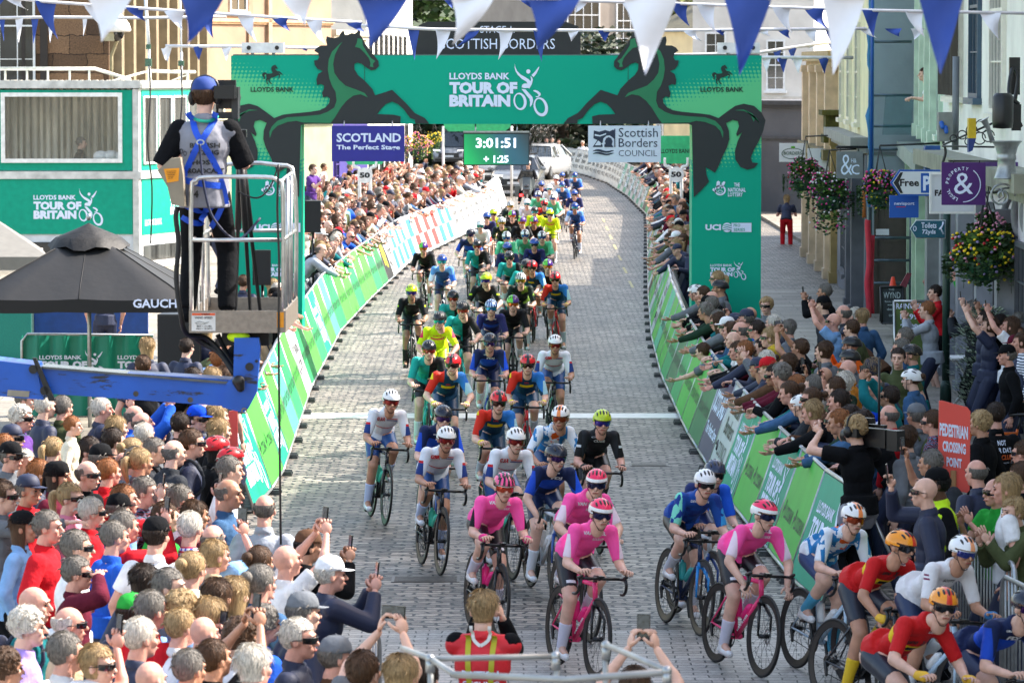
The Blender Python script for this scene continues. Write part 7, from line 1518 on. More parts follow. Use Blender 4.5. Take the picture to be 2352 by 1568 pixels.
t=thing('green_planter','green clipped planter behind the right crowd','planter'); p=D(1840,765,60); b=B(); leafball(b,V((p.x,60,.75)),.45,1500,random.Random(3),.035,(0,1),.8); P('foliage',b,[M('basket_leaf','#1c3a14',.6),M('planter_leaf','#2c6c1c',.6)],t); b=B(); b.box((p.x,60,.35),(.7,.7,.5)); P('box',b,M('planter_dark','#26301c',.8),t)
# pedestrian crossing sign
def pedsign(label,pts,d,post,lines=True):
    t=thing('crossing_sign',label,'sign'); f=lambda x,y,o=0:D(x,y,d)-V((0,o,0)); b=B(); b.poly(pts,lambda x,y:f(x,y),(0,.02,0)); P('board',b,M('sign_coral','#e4544a',.45,var=.03),t)
    if post: b=B(); q0=D(post[0],post[1],d-.03); q1=D(post[2],post[3],d-.03); w=.022; b.tube([q0,V((q1.x,d-.03,q1.z))],.026,4); P('post',b,M('pine_post','#9a7048',.8,var=.2,streak=6),t)
    if lines:
        b=B()
        for s,y0,y1,xa,xb in(('PEDESTRIAN',972,1002,2158,2223),('CROSSING',1012,1037,2165,2218),('POINT',1048,1070,2174,2209)):
            b.text(s,xa,0,xb,1,lambda x,y:f(x,(y1+(x-2160)*.15-2)+(y0-y1)*y,.005),.04)
        P('lettering',b,whitep,t)
    return t
pedsign('coral red sign reading PEDESTRIAN CROSSING POINT on a wooden post',[(2154,1115),(2157,920),(2165,920),(2222,935),(2229,945),(2227,1125),(2221,1131),(2160,1120)],38.5,(2190,1080,2190,1390))
pedsign('narrow coral red sign seen edge on behind the left crowd',[(525,1050),(525,945),(545,940),(547,1060)],44,(536,1060,538,1300),False)
# ---------------- vehicles ----------------
def car(label,loc,ang,col,rack=True,bikes=2,name='team_car',van=False):
    t=thing(name,label,'car',loc,-R(ang)); pm=M('car_paint_'+col,col,.2,.1,var=.03)
    W2=.95; prof=[(-2.3,.45,.80),(-2.32,.75,.86),(-2.2,.98,.9),(-1.3,1.06,.93),(-.2,1.08,.94),(1.2,1.04,.93),(2.0,.93,.88),(2.28,.72,.82),(2.3,.42,.76)]
    b=B(); st=[(2.32,.32,.5,.72),(2.2,.25,.78,.84),(1.9,.22,.90,.91),(1.2,.2,1.0,.95),(0,.2,1.06,.96),(-1.2,.2,1.06,.96),(-2.0,.22,1.02,.92),(-2.3,.3,.85,.82)]
    for y,z0,z1,w in st: b.v+=[V(q) for q in((-w*.9,y,z0),(-w,y,z0+.15),(-w,y,z1-.12),(-w*.9,y,z1),(w*.9,y,z1),(w,y,z1-.12),(w,y,z0+.15),(w*.9,y,z0))]
    for i in range(len(st)-1):
        for j in range(8): b.face((i*8+j,i*8+(j+1)%8,i*8+8+(j+1)%8,i*8+8+j),True)
    b.face(range(8)); b.face(range(len(st)*8-1,len(st)*8-9,-1))
    ro=[(1.15,.99,.80),(.45,1.46,.66),(-.3,1.55,.66),(-1.3,1.5,.64),(-2.1,1.04,.80)]
    if van: ro=[(1.5,.99,.85),(1.0,1.7,.78),(0,1.85,.78),(-2.0,1.85,.78),(-2.25,1.0,.86)]
    P('body',b,pm,t)
    g=B(); 
    for i in range(len(ro)-1):
        (y0,z0,w0),(y1,z1,w1)=ro[i],ro[i+1]; zb=.98
        if i in(0,len(ro)-2): g.add([(-w0,y0,z0),(w0,y0,z0),(w1,y1,z1),(-w1,y1,z1)],[(0,1,2,3)])
        for s in(-1,1): g.add([(s*.9,y0,zb),(s*.9,y1,zb),(s*w1,y1,z1-.03),(s*w0,y0,max(zb,z0-.03))],[(0,1,2,3)])
    P('windows',g,glassm,t); b=B(); i1,i2=ro[1],ro[-2]; rf=[(ro[k][0],ro[k][1],ro[k][2]) for k in range(1,len(ro)-1)]
    for y,z,w in rf: b.v+=[V((-w-.01,y,z-.04)),V((-w+.08,y,z+.03)),V((w-.08,y,z+.03)),V((w+.01,y,z-.04))]
    for i in range(len(rf)-1):
        for j in range(3): b.face((i*4+j,i*4+j+1,i*4+j+5,i*4+j+4),True)
    for s in(-1,1): b.tube([(s*.9,ro[0][0],.99),(s*ro[1][2],ro[1][0],ro[1][1])],.035,6); b.tube([(s*.9,ro[-1][0],1.02),(s*ro[-2][2],ro[-2][0],ro[-2][1])],.05,6); b.tube([(s*.9,.1,1.0),(s*.68,-.1,1.5)],.03,6)
    P('roof',b,pm,t)
    for s in(-1,1):
        b=B(); b.add([(s*.42,2.31,.68),(s*.85,2.16,.72),(s*.84,2.1,.84),(s*.5,2.24,.80)],[(0,1,2,3)]); b.xf(MX.Translation((0,.02,0))); P('headlight',b,M('headlight_glass','#20242a',.1,spec=1),t)
        b=B(); b.tube([(s*.45,2.33,.8),(s*.82,2.2,.83)],.018,5); P('day_light',b,M('day_light','#ffffff',.3,emit=1.2,var=0),t)
        b=B(); b.ell((s*1.05,.75,1.05),(.11,.07,.08)); P('mirror',b,pm,t)
        for y in(1.45,-1.4): b=B(); b.lathe([(.2,-.12),(.34,-.11),(.35,0),(.34,.11),(.2,.12)],(s*.82,y,.35),20,rotm(0,pi/2,0)); w=P('wheel',b,rubber,t); b=B(); b.lathe([(.03,.125),(.19,.13)],(s*.82,y,.35),14,rotm(0,pi/2*s,0)); P('rim',b,steel,w)
    b=B(); b.add([(-.55,2.335,.45),(.55,2.335,.45),(.5,2.30,.68),(-.5,2.30,.68)],[(0,1,2,3)]); b.bx((-.7,2.31,.30),(.7,2.345,.40)); P('grille',b,black,t)
    b=B(); b.bx((-.26,2.345,.47),(.26,2.355,.57)); P('number_plate',b,pw,t)
    if rack:
        b=B(); zz=1.6 if not van else 1.95
        for y in(.2,-.9): b.tube([(-.7,y,zz),(.7,y,zz)],.02,6)
        P('roof_rack',b,black,t)
        for k in range(bikes):
            x=-.5+k*.35; b=B()
            for yy in(.55,-.45): b.tube([(x,yy+.33*cos(a*.35),zz+.36+.33*sin(a*.35)) for a in range(18)],.014,5,closed=True)
            b.tube([(x,-.45,zz+.36),(x,-.1,zz+.3),(x,.4,zz+.75),(x,-.2,zz+.8),(x,-.1,zz+.3)],.02,5); b.tube([(x,.55,zz+.36),(x,.4,zz+.85)],.015,5); P('spare_bike',b,carbon,t)
    return t
car('white team car following just behind the race motorbike',(D(1190,0,172).x,172,0),184,'#9c9ea0')
car('dark windowed silver car half hidden left of the white team car',(D(1128,0,186).x,186,0),186,'#7c8086',rack=False)
car('white estate car behind the white team car on the right',(D(1240,0,196).x,196,0),196,'#a4a6a8',bikes=3)
car('white van driving behind the left crowd near the yellow flowers',(D(1050,0,222).x,222,0),190,'#8c8e92',rack=False,van=True,name='white_van')
t=thing('motorbike','race motorbike with a red light ahead of the team cars','motorbike',(D(1213,0,152).x,152,0),R(176)); pm=M('moto_paint','#50575a',.3)
b=B(); b.cap((0,.5,.7),(0,-.1,.82),.15,.2); b.add([(-.2,.62,.75),(.2,.62,.75),(.3,.55,1.1),(.14,.72,1.22),(-.14,.72,1.22),(-.3,.55,1.1),(-.12,.95,.8),(.12,.95,.8)],[(0,1,7,6),(6,7,3,4),(1,2,3,7),(0,6,4,5),(2,3,4,5)]); b.box((0,-.55,.8),(.35,.6,.18)); P('body',b,pm,t)
b=B(); b.box((0,.72,1.32),(.42,.03,.3),rotm(-.4)); P('windscreen',b,glassm,t)
for s in(-1,1): b=B(); b.box((s*.38,-.6,.7),(.22,.55,.4)); P('pannier',b,pm,t)
for y in(.8,-.75): b=B(); b.tube([(0,y+.28*cos(a*.35),.32+.28*sin(a*.35)) for a in range(18)],.06,8,closed=True); b.tube([(-.08,y,.32),(.08,y,.32)],.06,8); P('wheel',b,rubber,t)
b=B(); b.tube([(-.38,.5,1.1),(0,.6,1.12),(.38,.5,1.1)],.02,6); P('handlebar',b,black,t)
b=B(); b.ell((.18,.93,.6),(.06,.04,.05)); P('light',b,M('red_light','#ff2020',.3,emit=4,var=0),t)
b=B(); b.ell((0,.9,.92),(.09,.05,.05)); P('headlight',b,M('headlight_glass','#20242a',.1),t)
pm_=sp(12,((-.3,.42,1.1),(.2,1,-.2),(0,0,-1),.8),((.3,.42,1.1),(-.2,1,-.2),(0,0,-1),.8)); pm_['hip']=V((0,-.12,.95)); pm_['sh']=V((0,.02,1.42)); pm_['head']=(V((0,.08,1.65)),0,0); pm_['footL']=(-.3,.1,.35); pm_['footR']=(.3,.1,.35); pm_['kneeh']=(.1,1,.4)
custom('motorbike rider in black with a white helmet ahead of the team cars',(D(1213,0,152).x,152,0),184,pm_,'black',hats=(('helmet',HELM['plain'],[M('helmet_white','#e4e4e4',.3),black,black,black]),),tname='jacket',long_=True,infl=.03)
# ---------------- people ----------------
def table(txt,fn,region):
    for ln in txt.strip().split('\n'):
        f=ln.split('|'); a=f[0].split(); x,y=fn(float(a[0]),float(a[1])); ang=float(a[2]); kw={}; z=0; dist=None
        ps=a[6]; ps='u' if ps=='r' and int(float(a[0]))%2 else ps; r=rig(ps); hl=r['Hm'].translation; rnd=random.Random(int(x*7+y)); kw['sc']=rnd.uniform(.96,1.03)
        for k in a[8:]:
            kk,vv=k.split('=')
            if kk=='tr': kw['tr']=vv
            elif kk=='sk': kw['skin']=int(vv)
            elif kk=='sc': kw['sc']=float(vv)
            elif kk=='sh': kw['shorts']=True
            elif kk=='z': z=float(vv)
            elif kk=='d': dist=float(vv)
            elif kk=='bag': kw['bag']=vv
        sc=kw['sc']; p=G(x,y,z+hl.z*sc)
        if region.startswith('right') and not dist and 41<p.y<75 and p.x<lerp(RBK,p.y):
            dd=p.y
            while dd<74 and D(x,y,dd).x<lerp(RBK,dd): dd+=.25
            h_=D(x,y,dd).z; ps='r' if h_<1.33 else ('u' if h_<1.42 else 'l') if ps in'irul' else ps; r=rig(ps); hl=r['Hm'].translation; sc=kw['sc']=max(.86,min(1.04,h_/hl.z)); p=D(x,y,dd); ang=285
        if dist: p=D(x,y,dist); z=p.z-hl.z*sc
        q=MX.Rotation(-R(ang),3,'Z')@V((hl.x,hl.y,0))*sc
        if len(f)>1: kw['label']=f[1].strip()
        loc=(p.x-q.x,p.y-q.y,z)
        if ps in'ru' and loc[0]<0 and loc[1]>46: loc=(min(loc[0],-3.95),loc[1],z); SPOT.append(loc)
        if len(a)>8 and 'dbg' in a: print(loc)
        t_=spectator(loc,ang,a[3],a[4],a[5],ps,a[7]=='1',region,**kw)
        if len(f)>1: PEOPLE[f[1].strip()]=(t_,r)
def lerp(tab,y):
    for (a,u),(b_,w) in zip(tab,tab[1:]):
        if a<=y<=b_: return u+(w-u)*(y-a)/(b_-a)
    return tab[-1][1] if y>tab[-1][0] else tab[0][1]
RBK=[(41,3.62),(42.5,3.52),(50,3.3),(60,3.2),(71,3.22),(80,3.35)]
RBD=[(36,3.5),(42,3.7),(52,3.6),(60,3.25),(71,3.3)]
SPOT=[]; PEOPLE={}
TA='''
135 130 100 sg - j:navy i 0
115 225 105 cw - j:purple i 1 tr=grey|white curly haired woman in purple quilted jacket at the left edge
235 165 60 sw - j:navy i 0
325 170 40 sg - j:olive i 0
375 262 85 so - s:cream i 0 d=37.3 sc=.68 sk=0|ginger haired toddler in cream fleece held up among the crowd
465 392 115 sd - j:black i 1|dark haired man in sunglasses below the held up toddler
525 180 80 sw - j:navy p 0
278 385 40 py - j:navy i 0
60 420 120 sg c:black s:grey i 1 sk=1
130 450 125 sw - j:burgundy i 0 sk=0
300 520 105 ld b:black j:burgundy i 0|bearded man in black bandana and burgundy top
520 432 50 sg c:black j:darkgrey i 0
450 512 115 b - j:black i 1
640 462 105 bw - s:lightgrey i 1
560 500 55 so - j:red i 0 sk=1
745 600 100 sg - s:floral i 0 sk=0|old man with receding grey hair in dark floral shirt
795 392 95 sg - j:darkgrey i 0 bag=black
890 402 60 b - j:darkgrey i 0
985 352 85 sn - t:navy i 1 sk=0 sc=1.06 bag=darkgrey|tall young brown haired man in navy T-shirt and blue sunglasses
740 312 40 sw - j:grey i 0
690 215 90 b - j:blue i 1 sk=1
920 258 20 sd - j:black i 0
1010 228 120 sd c:royal j:blue i 1|man in bright blue cap and glasses facing the camera
1110 380 60 lk h:red j:black i 0
1183 440 60 sk h:red j:black i 0
1176 492 75 sg - t:white i 0
1170 610 100 b - s:denim i 0 sk=2
865 640 90 cg - j:grey i 1
150 592 115 sg c:navy j:red i 0 sk=2|bearded man in navy cap and red zipped jacket
22 622 92 sn - s:grey o 1 tr=black sc=1.05|brown haired man in sunglasses and grey sweater pointing right with outstretched arm
365 632 110 py - v:pink i 1
475 705 75 sw - j:red i 1|white haired man in red hooded jacket and sunglasses
612 690 50 sg c:black s:lightblue i 0
590 832 60 sg - t:blue i 0
398 885 80 sg - t:white i 1
800 822 25 sd c:black t:white i 0 sc=1.04|person in black snapback cap and white T-shirt seen from behind
975 785 30 sw - s:check i 0
1090 848 25 b - t:lightblue p 0 sk=1 bag=grey
1350 690 10 b - t:lightgrey i 0 sk=1|bald man with headset in grey vest seen from behind by the barrier
400 1015 90 sg - j:burgundy b 1 sk=1|grey haired man in burgundy jacket shading his eyes with his hand
745 1060 40 ld - j:navy i 0
985 995 30 uy - s:cream i 0
870 1085 100 sg - j:navy i 0
1110 1135 25 ln - j:darkgrey i 0
1335 1065 40 ug - t:denim i 0
1200 1125 30 ly - t:cream i 0
180 1175 100 b - t:teal i 0 sk=1 bag=navy
150 1290 85 cw - t:lilac i 0 sk=0 sc=1.0|woman with fluffy white hair in lilac top at the lower left
360 1275 80 rw - s:beige i 1 sk=1
780 1205 50 sg - j:red i 0
680 1222 40 sd c:green j:navy i 0
505 1485 110 wy - s:cream i 1 sk=0
725 1345 55 sw - j:navy i 0 sk=1
935 1205 50 cy - t:lightblue i 0
1240 1345 60 cn - t:white i 0
1350 1275 60 cg - t:blue i 0
970 1505 40 sg - t:cream i 0
1300 1492 40 ww - t:white i 0
770 1560 40 b - t:pink i 0 sk=1
35 1500 60 cn - t:white i 0
1330 960 40 un - t:white i 0
30 372 50 so - j:grey i 0
210 505 80 lo - j:navy i 0
600 275 60 ly - j:navy i 0
585 345 60 sd - j:black i 0
680 392 45 uy - s:cream i 0
722 448 55 py - j:grey i 0
1050 198 60 b - j:navy i 0
1110 215 60 ly - j:grey i 0
1122 290 60 ly - t:black i 0
1040 1325 40 b - t:lightblue i 0
850 730 60 sn - t:green i 0
1075 1235 30 wy - t:white i 0
730 250 70 b - j:blue h 0 sk=1
930 640 70 sg - t:white p 0 sk=1
640 780 60 sg - s:red p 0
1100 1450 50 sn - t:black h 0
930 1290 50 sy - t:white q 0
640 640 80 so - t:red p 0
345 1420 60 sg - t:white p 0 sk=1
250 780 100 sg - j:red i 0
1000 720 60 wn - t:burgundy i 0
'''
TB='''
712 1258 70 sk c:brown j:black q 0 sk=2|dark haired photographer in brown cap and black hoodie aiming a camera
762 1322 75 sw c:white j:navy q 0 sk=1|photographer in white cap and navy hooded jacket at the barrier
690 1470 100 sw - j:navy i 1 sk=1|white haired man in sunglasses and navy jacket at the bottom
776 1512 70 sg c:grey s:brown i 0 sk=1
925 1556 30 ly - t:beige i 0
975 1562 20 sd - s:lightgrey i 0 sk=0|top of a short dark haired head at the bottom edge by the tube rail
838 1545 30 sn - t:grey h 0
1460 1580 10 sn - t:navy h 0
700 1410 60 sg c:grey j:navy i 0
660 1290 60 b - t:white h 0
590 1365 80 ly - t:lightblue c 0
475 760 20 ly - j:navy i 0
430 800 30 sd - j:navy i 0
338 800 350 ly - j:navy i 0|woman with long blonde hair and navy jacket below the parasol
328 842 350 sn - t:navy i 0 bag=black
508 828 60 so - j:black h 1
490 870 40 wy - t:black i 0
520 868 40 ln - t:grey i 0
600 820 70 b - s:lightblue r 0 sk=1
625 870 80 sd - t:black r 0
612 790 70 ln - j:navy r 0
645 800 80 sd - j:olive r 0
662 775 80 ly - t:black r 0
240 640 350 sd - t:navy i 0 d=68
560 650 20 sn - j:navy i 0 d=70
505 470 90 sg - t:black i 0 d=80
1807 458 5 ly - t:navy l 0 tr=red d=124.5|woman with blonde hair in navy top and red trousers by the side road
2122 172 270 sn - t:white l 0 d=80.6 sc=1|brown haired person leaning out of the pale green upper window
188 330 95 sg - t:black i 0 d=108.2 sc=1.15|man in black sitting behind the commentary cabin window
'''
TD='''
1095 425 285 sg - j:black q 0 sk=2
730 512 210 cy - j:grey i 1 sk=0|blonde woman in sunglasses right of the gantry leg
1085 508 290 sd c:black j:darkgrey i 0
1212 560 290 rg - j:darkgrey i 0
1150 612 285 b - t:lightblue h 1 sk=1|bald man in glasses and light blue T-shirt holding a phone overhead
1330 585 330 wy - j:denim i 0|woman with blonde bob in denim jacket
770 622 300 sw - j:navy i 0
865 655 295 wg - t:grey i 0
600 592 290 sg c:navy j:olive p 0
665 662 285 sd - j:grey i 1
435 668 300 sn c:navy j:navy r 0
488 692 295 ld - j:brown l 0
560 672 290 wy - j:beige i 0
520 716 290 sg c:grey j:navy l 0
580 742 290 ld c:black j:olive r 0
628 778 300 sn c:blue j:black i 0
695 790 300 b - j:grey i 0
690 862 300 ln - j:burgundy i 0
775 822 300 so d:yellow j:grey i 0|person under a yellow hood in the right crowd
755 885 300 rd - j:darkgrey i 0
1262 765 285 sk h:black j:orange q 0 sk=2|teenager in black cycle helmet and orange top taking a photo
1250 850 290 sk h:black j:grey i 0
1242 915 280 b - s:mustard i 1 sk=1|bald man with glasses in mustard sweater
1390 905 330 sd d:navy j:navy i 0
1400 1020 250 rg - j:grey i 0 sk=1
1560 842 195 sd - t:olive i 0 sk=0 tr=black|bearded man in olive T-shirt facing the camera
1738 540 285 so - s:lightgrey q 0 tr=navy sk=0|tall man in blue grey sweater filming on the right pavement
1788 430 265 sd - j:red c 0 tr=black sh=1|bearded man in red and burgundy jacket and black shorts
2022 532 285 sg - j:darkgrey q 0 tr=black
2035 255 285 lo - j:green c 0 z=.35|clapping person in bright green hoodie under the flower basket
2100 600 275 sd - t:navy h 0 sk=0
2310 615 280 cg - s:denim i 1
2240 825 268 sg c:black j:black i 0 sk=1|grey bearded man in black cap and black jacket at the right
1500 1085 300 sd - j:teal h 1
1670 1205 320 sg c:grey t:grey i 0 bag=olive|man in grey cap and grey T-shirt with a strap over his shoulder
1768 1245 290 sn - t:floral i 1
1498 1205 300 b - j:red i 0 sk=1
2168 1200 340 sd - s:black i 1|man in black hoodie with slogan on his back
2070 1255 300 cy - j:black i 0
1042 1285 285 sg c:royal j:blue q 0|photographer in bright blue cap with white crosses
1050 1155 300 sw - j:navy r 0
1172 1172 320 sd - j:darkgrey i 1
842 1145 290 wy - t:red i 0
900 1085 290 b - j:navy r 0
750 1065 285 b - j:darkgreen r 1 sk=1
705 1042 290 b - j:turquoise r 0 sk=1
742 975 300 ld - j:burgundy i 0
970 1115 300 sn - j:black r 0
1182 1105 310 sd - j:navy i 0
1022 1015 300 sg - j:navy i 0
1250 1215 310 cd - j:grey i 0
1328 1250 310 cd - j:black i 0
1150 1318 290 ld - j:darkgrey r 0
1150 1398 290 sn - t:olive r 0 sc=.9
702 925 300 wn - j:grey i 0
945 1015 300 sd d:white j:grey i 0
625 960 300 sn - j:brown i 0
645 850 295 ly - t:pink l 0
590 850 290 wd - j:black r 0
480 800 290 b - t:beige r 0
700 770 300 sd - j:navy i 0
860 880 300 wn - j:navy i 0
1090 800 300 wn - j:grey i 0
940 780 300 sn - t:black h 0
1090 960 300 b - t:navy p 0
1160 1030 300 sn - j:olive i 0
1600 1350 300 wn - j:grey i 0
2330 740 275 wn - s:striped i 0
2290 760 275 sg c:burgundy j:navy i 0
2190 620 280 sd - t:black h 0
2260 640 280 ln - t:white h 0
2130 640 280 wn - t:navy h 0
1850 300 275 wd - t:grey c 0 d=74
560 900 290 wy - j:teal l 0
330 800 300 sn - t:grey r 0 d=61
'''
TC='''
1722 470 265 sk c:black j:black i 0 sk=3|steward in black cap and black jacket with bright yellow vest
1945 408 320 bg - j:navy i 0 sk=1
2048 515 240 rg - t:green c 1 sk=1|bald man in yellow sunglasses and green T-shirt clapping
2110 500 280 ly - t:white i 0
2152 625 245 cy - j:olive c 0 sk=0 sc=.92
1690 355 300 sg - t:grey p 0 bag=darkgrey
1658 515 280 b - j:navy p 1 sk=0
2205 300 300 sn - t:white i 1
2190 430 300 sn - j:black i 0
'''
table(TA,lambda x,y:(x*.4509,861.3+y*.4509),'left foreground crowd')
table(TB,lambda x,y:(x,y),'left foreground crowd')
table(TD,lambda x,y:(1493+x*.3652,516.8+y*.3652),'right barrier crowd')
table(TC,lambda x,y:(1435.5+x*.4141,918.7+y*.4141),'right barrier crowd')
HW=[('s','g'),('s','d'),('s','n'),('s','w'),('b','w'),('s','n'),('w','y'),('l','n'),('l','y'),('u','n'),('c','g'),('p','y'),('c','n'),('r','g'),('s','o'),('w','w')]
def rspec(loc,ang,region,rnd,poses,cols,hatp=.15):
    h=rnd.choice(HW); hat='-'; rt_='right' in region; cols=['navy','black','grey','darkgrey','navy','olive','denim','burgundy','darkgreen','black','brown','teal','white'] if rt_ else cols
    if rnd.random()<hatp: hat=rnd.choice(('c:navy','c:black','c:white','h:white','c:red','h:black','c:grey'))
    ps=rnd.choice(poses); g=rnd.choice('jjjst' if rt_ else 'jjstt'); c=rnd.choice(cols)
    spectator(loc,ang+rnd.uniform(-20,20),h[0]+h[1],hat,g+':'+c,ps,int(rnd.random()<.35),region,tr=rnd.choice(('navy','black','grey','beige')))
CL=['navy','black','white','grey','red','lightblue','navy','darkgrey','white','beige','teal','burgundy','black','lightgrey','cream','denim','olive','blue','lightgrey','navy']
rnd=random.Random(21)
# filler between the individually placed heads
import numpy as np
DFAR=71; LOWC=[]; LOWM=[]; LOWX={}
def low(me,ratio=.1):
    if me.name in LOWX: return LOWX[me.name]
    o=bpy.data.objects.new('l',me); C.objects.link(o); m_=o.modifiers.new('d','DECIMATE'); m_.ratio=ratio; tr=o.modifiers.new('t','TRIANGULATE')
    e=bpy.data.meshes.new_from_object(o.evaluated_get(bpy.context.evaluated_depsgraph_get())); n=len(e.vertices); v=np.empty(n*3,'f'); e.vertices.foreach_get('co',v); k=len(e.polygons); f=np.empty(k*3,'i'); e.polygons.foreach_get('vertices',f); mi=np.empty(k,'i'); e.polygons.foreach_get('material_index',mi)
    bpy.data.objects.remove(o); bpy.data.meshes.remove(e); LOWX[me.name]=(v.reshape(-1,3),f.reshape(-1,3),mi); return LOWX[me.name]
def slot(m):
    if m not in LOWM: LOWM.append(m)
    return LOWM.index(m)
def crowd_low(loc,ang,region,rnd,poses,cols,hatp=.15):
    h=rnd.choice(HW); ps=rnd.choice(poses); r=rig(ps); g=rnd.choice('jjjjt' if 'right' in region else 'jjtt'); cols=cols if 'left' in region else ['navy','black','grey','darkgrey','olive','denim','burgundy','teal','navy','white']; mw=MX.LocRotScale(V(loc),MX.Rotation(-R(ang+rnd.uniform(-20,20)),3,'Z').to_quaternion(),V((rnd.uniform(.94,1.05),)*3))
    def put(me,mats,m4,ratio=.1):
        v,f,mi=low(me,ratio); A=np.array(m4); q=v@A[:3,:3].T+A[:3,3]; LOWC.append((q,f,np.array([slot(x) for x in mats])[np.minimum(mi,len(mats)-1)]))
    sk=rnd.choice(SK[:3]); put(r['body'],[sk,DK,LIP[0]],mw,.14); put(part(r,g),[cloth(rnd.choice(cols))],mw); put(part(r,'tr'),[cloth(rnd.choice(('navy','black','grey')))],mw,.05)
    if rnd.random()<hatp:
        c=rnd.choice(('navy','black','white','red')); put(CAP,[cloth(c)],mw@r['Hm'],.9)
    elif h[0]!='b': put(HAIR[h[0]],[hairm(h[1])],mw@r['Hm'],.6)
    if rnd.random()<.3: put(SUN,[lensm,black],mw@r['Hm'],.9)
def crowd_finish():
    V_=[];F_=[];M_=[];o=0
    for q,f,m in LOWC: V_.append(q);F_.append(f+o);M_.append(m);o+=len(q)
    v=np.concatenate(V_);f=np.concatenate(F_);m=np.concatenate(M_).astype('i'); me=bpy.data.meshes.new('crowd'); me.vertices.add(len(v)); me.vertices.foreach_set('co',v.astype('f').ravel())
    me.loops.add(len(f)*3); me.loops.foreach_set('vertex_index',f.astype('i').ravel()); me.polygons.add(len(f)); me.polygons.foreach_set('loop_start',np.arange(len(f),dtype='i')*3); me.polygons.foreach_set('material_index',m); me.polygons.foreach_set('use_smooth',np.ones(len(f),bool)); 
    for x in LOWM: me.materials.append(x)
    me.update(); me.validate(); ob=bpy.data.objects.new('crowd',me); C.objects.link(ob); ob['kind']='stuff'; ob['label']='distant crowd of spectators packed along both barrier lines beyond the gantry'; ob['category']='crowd'; print('LOW',len(LOWC),len(v))
def fill(n,dr,xb,ang,region,seed,poses,mind=.44,cols=CL):
    rnd=random.Random(seed); k=0; tries=0
    while k<n and tries<6000:
        tries+=1; y=rnd.uniform(*dr); a,b_=xb(y); x=rnd.uniform(a,b_)
        if any((x-s[0])**2+(y-s[1])**2<mind**2 for s in SPOT): continue
        SPOT.append((x,y,0)); rspec((x,y,0),ang,region,rnd,poses,cols); k+=1
LBD=[(24,-1.45),(28,-1.75),(33,-2.3),(38,-2.9),(42,-3.4),(47,-3.5)]
fill(4,(25.5,46),lambda y:(-.119*y,lerp(LBD,y)),80,'left foreground crowd',5,'iiiip')
fill(8,(38,68),lambda y:(lerp(RBD,y),min(.11*y,lerp(RBD,y)+2.0)),290,'right barrier crowd',6,'iiipr')
# rows along the barrier lines
def rows(bars,d0,d1,side,offs,sp_,region,seed,vis,ang):
    rnd=random.Random(seed)
    for off in offs:
        s=rnd.random()*.5
        for (c,u) in bars:
            nrm=V((-u.y,u.x,0)); 
            if nrm.x*side>0: nrm=-nrm
            while s<PW:
                p=c+u*(s-PW/2)+nrm*(off+rnd.uniform(-.12,.12)); s+=sp_*(1+max(0,(p.y-90)/160))*rnd.uniform(.85,1.2)
                if not(d0<p.y<d1) or not vis(p): continue
                if any((p.x-q[0])**2+(p.y-q[1])**2<.3 for q in SPOT): continue
                SPOT.append(p); (rspec if p.y<DFAR else crowd_low)(tuple(p),ang,region,rnd,'ruulc' if off<1 else 'iicpl' if off<2.2 else 'iihcp',CL,.22)
            s-=PW
px=lambda p:CX+p.x/p.y*F
rows(LB,47,150,1,(.8,1.35,1.95,2.7,3.5),.66,'crowd along the left barriers',31,lambda p:(p.y<70 and px(p)>585) or px(p)>694,115)
rows(RB,44,70.5,-1,(.8,),.62,'right barrier crowd',33,lambda p:True,285)
rows(RB,71,170,-1,(.8,1.4,2.1),.72,'crowd along the right barriers',32,lambda p:px(p)<1590,240)
crowd_finish()
# a few standing watchers far off
TF='''
745 330 100 sn - t:white i 0 d=150
820 345 100 sd - j:navy i 0 d=152
805 330 95 sg - j:black c 0 d=150
720 335 120 sn - t:purple c 0 d=110
1268 322 180 sg - j:navy i 0 d=216
1283 326 180 sn - t:hivis i 0 d=217
1338 330 190 sw - t:white i 0 d=214
1255 322 180 sd - j:navy i 0 d=217
'''
table(TF,lambda x,y:(x,y+55 if y>328 and x<900 else y),'far watchers')
# woman in red marshal vest, bottom centre
pz=sp(4,((-.06,.2,1.56),(.4,.2,1),(1,.3,0),.8),((.10,.20,1.55),(-.4,.1,1),(-1,.3,0),.8),elb={'L':(-.35,.1,-1),'R':(.35,.1,-1)},pit=-4)
def redvest(t,r):
    vm=top_mesh(r,.026,False,frac=0,hem=.06); o=P('vest',vm,M('vest_red','#d8202c',.6,bump=.5,bs=10),t); bv=BVHTree.FromPolygons([v.co.copy() for v in vm.vertices],[tuple(p.vertices) for p in vm.polygons])
    for x in(-.085,.085): wrap(r,[(x,-.1,1.47),(x*.9,-.1,1.3),(x*.8,-.1,1.1),(x*.8,-.1,.9)],(0,1,0),.035,'hivis_stripe',M('vest_stripe','#b8b020',.5,var=.1),t,bv)
    for s in(-1,1): wrap(r,[(s*.06,-.1,1.53),(s*.05,-.1,1.44),(0,-.1,1.40)],(0,1,0),.022,'white_trim',white,t,bv)
    b=B(); mp=lambda x,y:((bv.ray_cast(V((x,-1,y)),V((0,1,0)))[0] or V((x,-.15,y)))-V((0,.006,0))); b.text('BRITISH',-.12,1.2,.12,1.245,mp,.03); b.text('CYCLING',-.12,1.13,.12,1.175,mp,.03); P('vest_print',b,whitep,t)
p=G(1108,1400,1.62); custom('blonde woman from behind in red official vest taking a photo at the bottom centre',(p.x,p.y,0),8,pz,'black',skin=0,hair_='wy',tname='jacket',long_=True,infl=.018,extra=redvest)
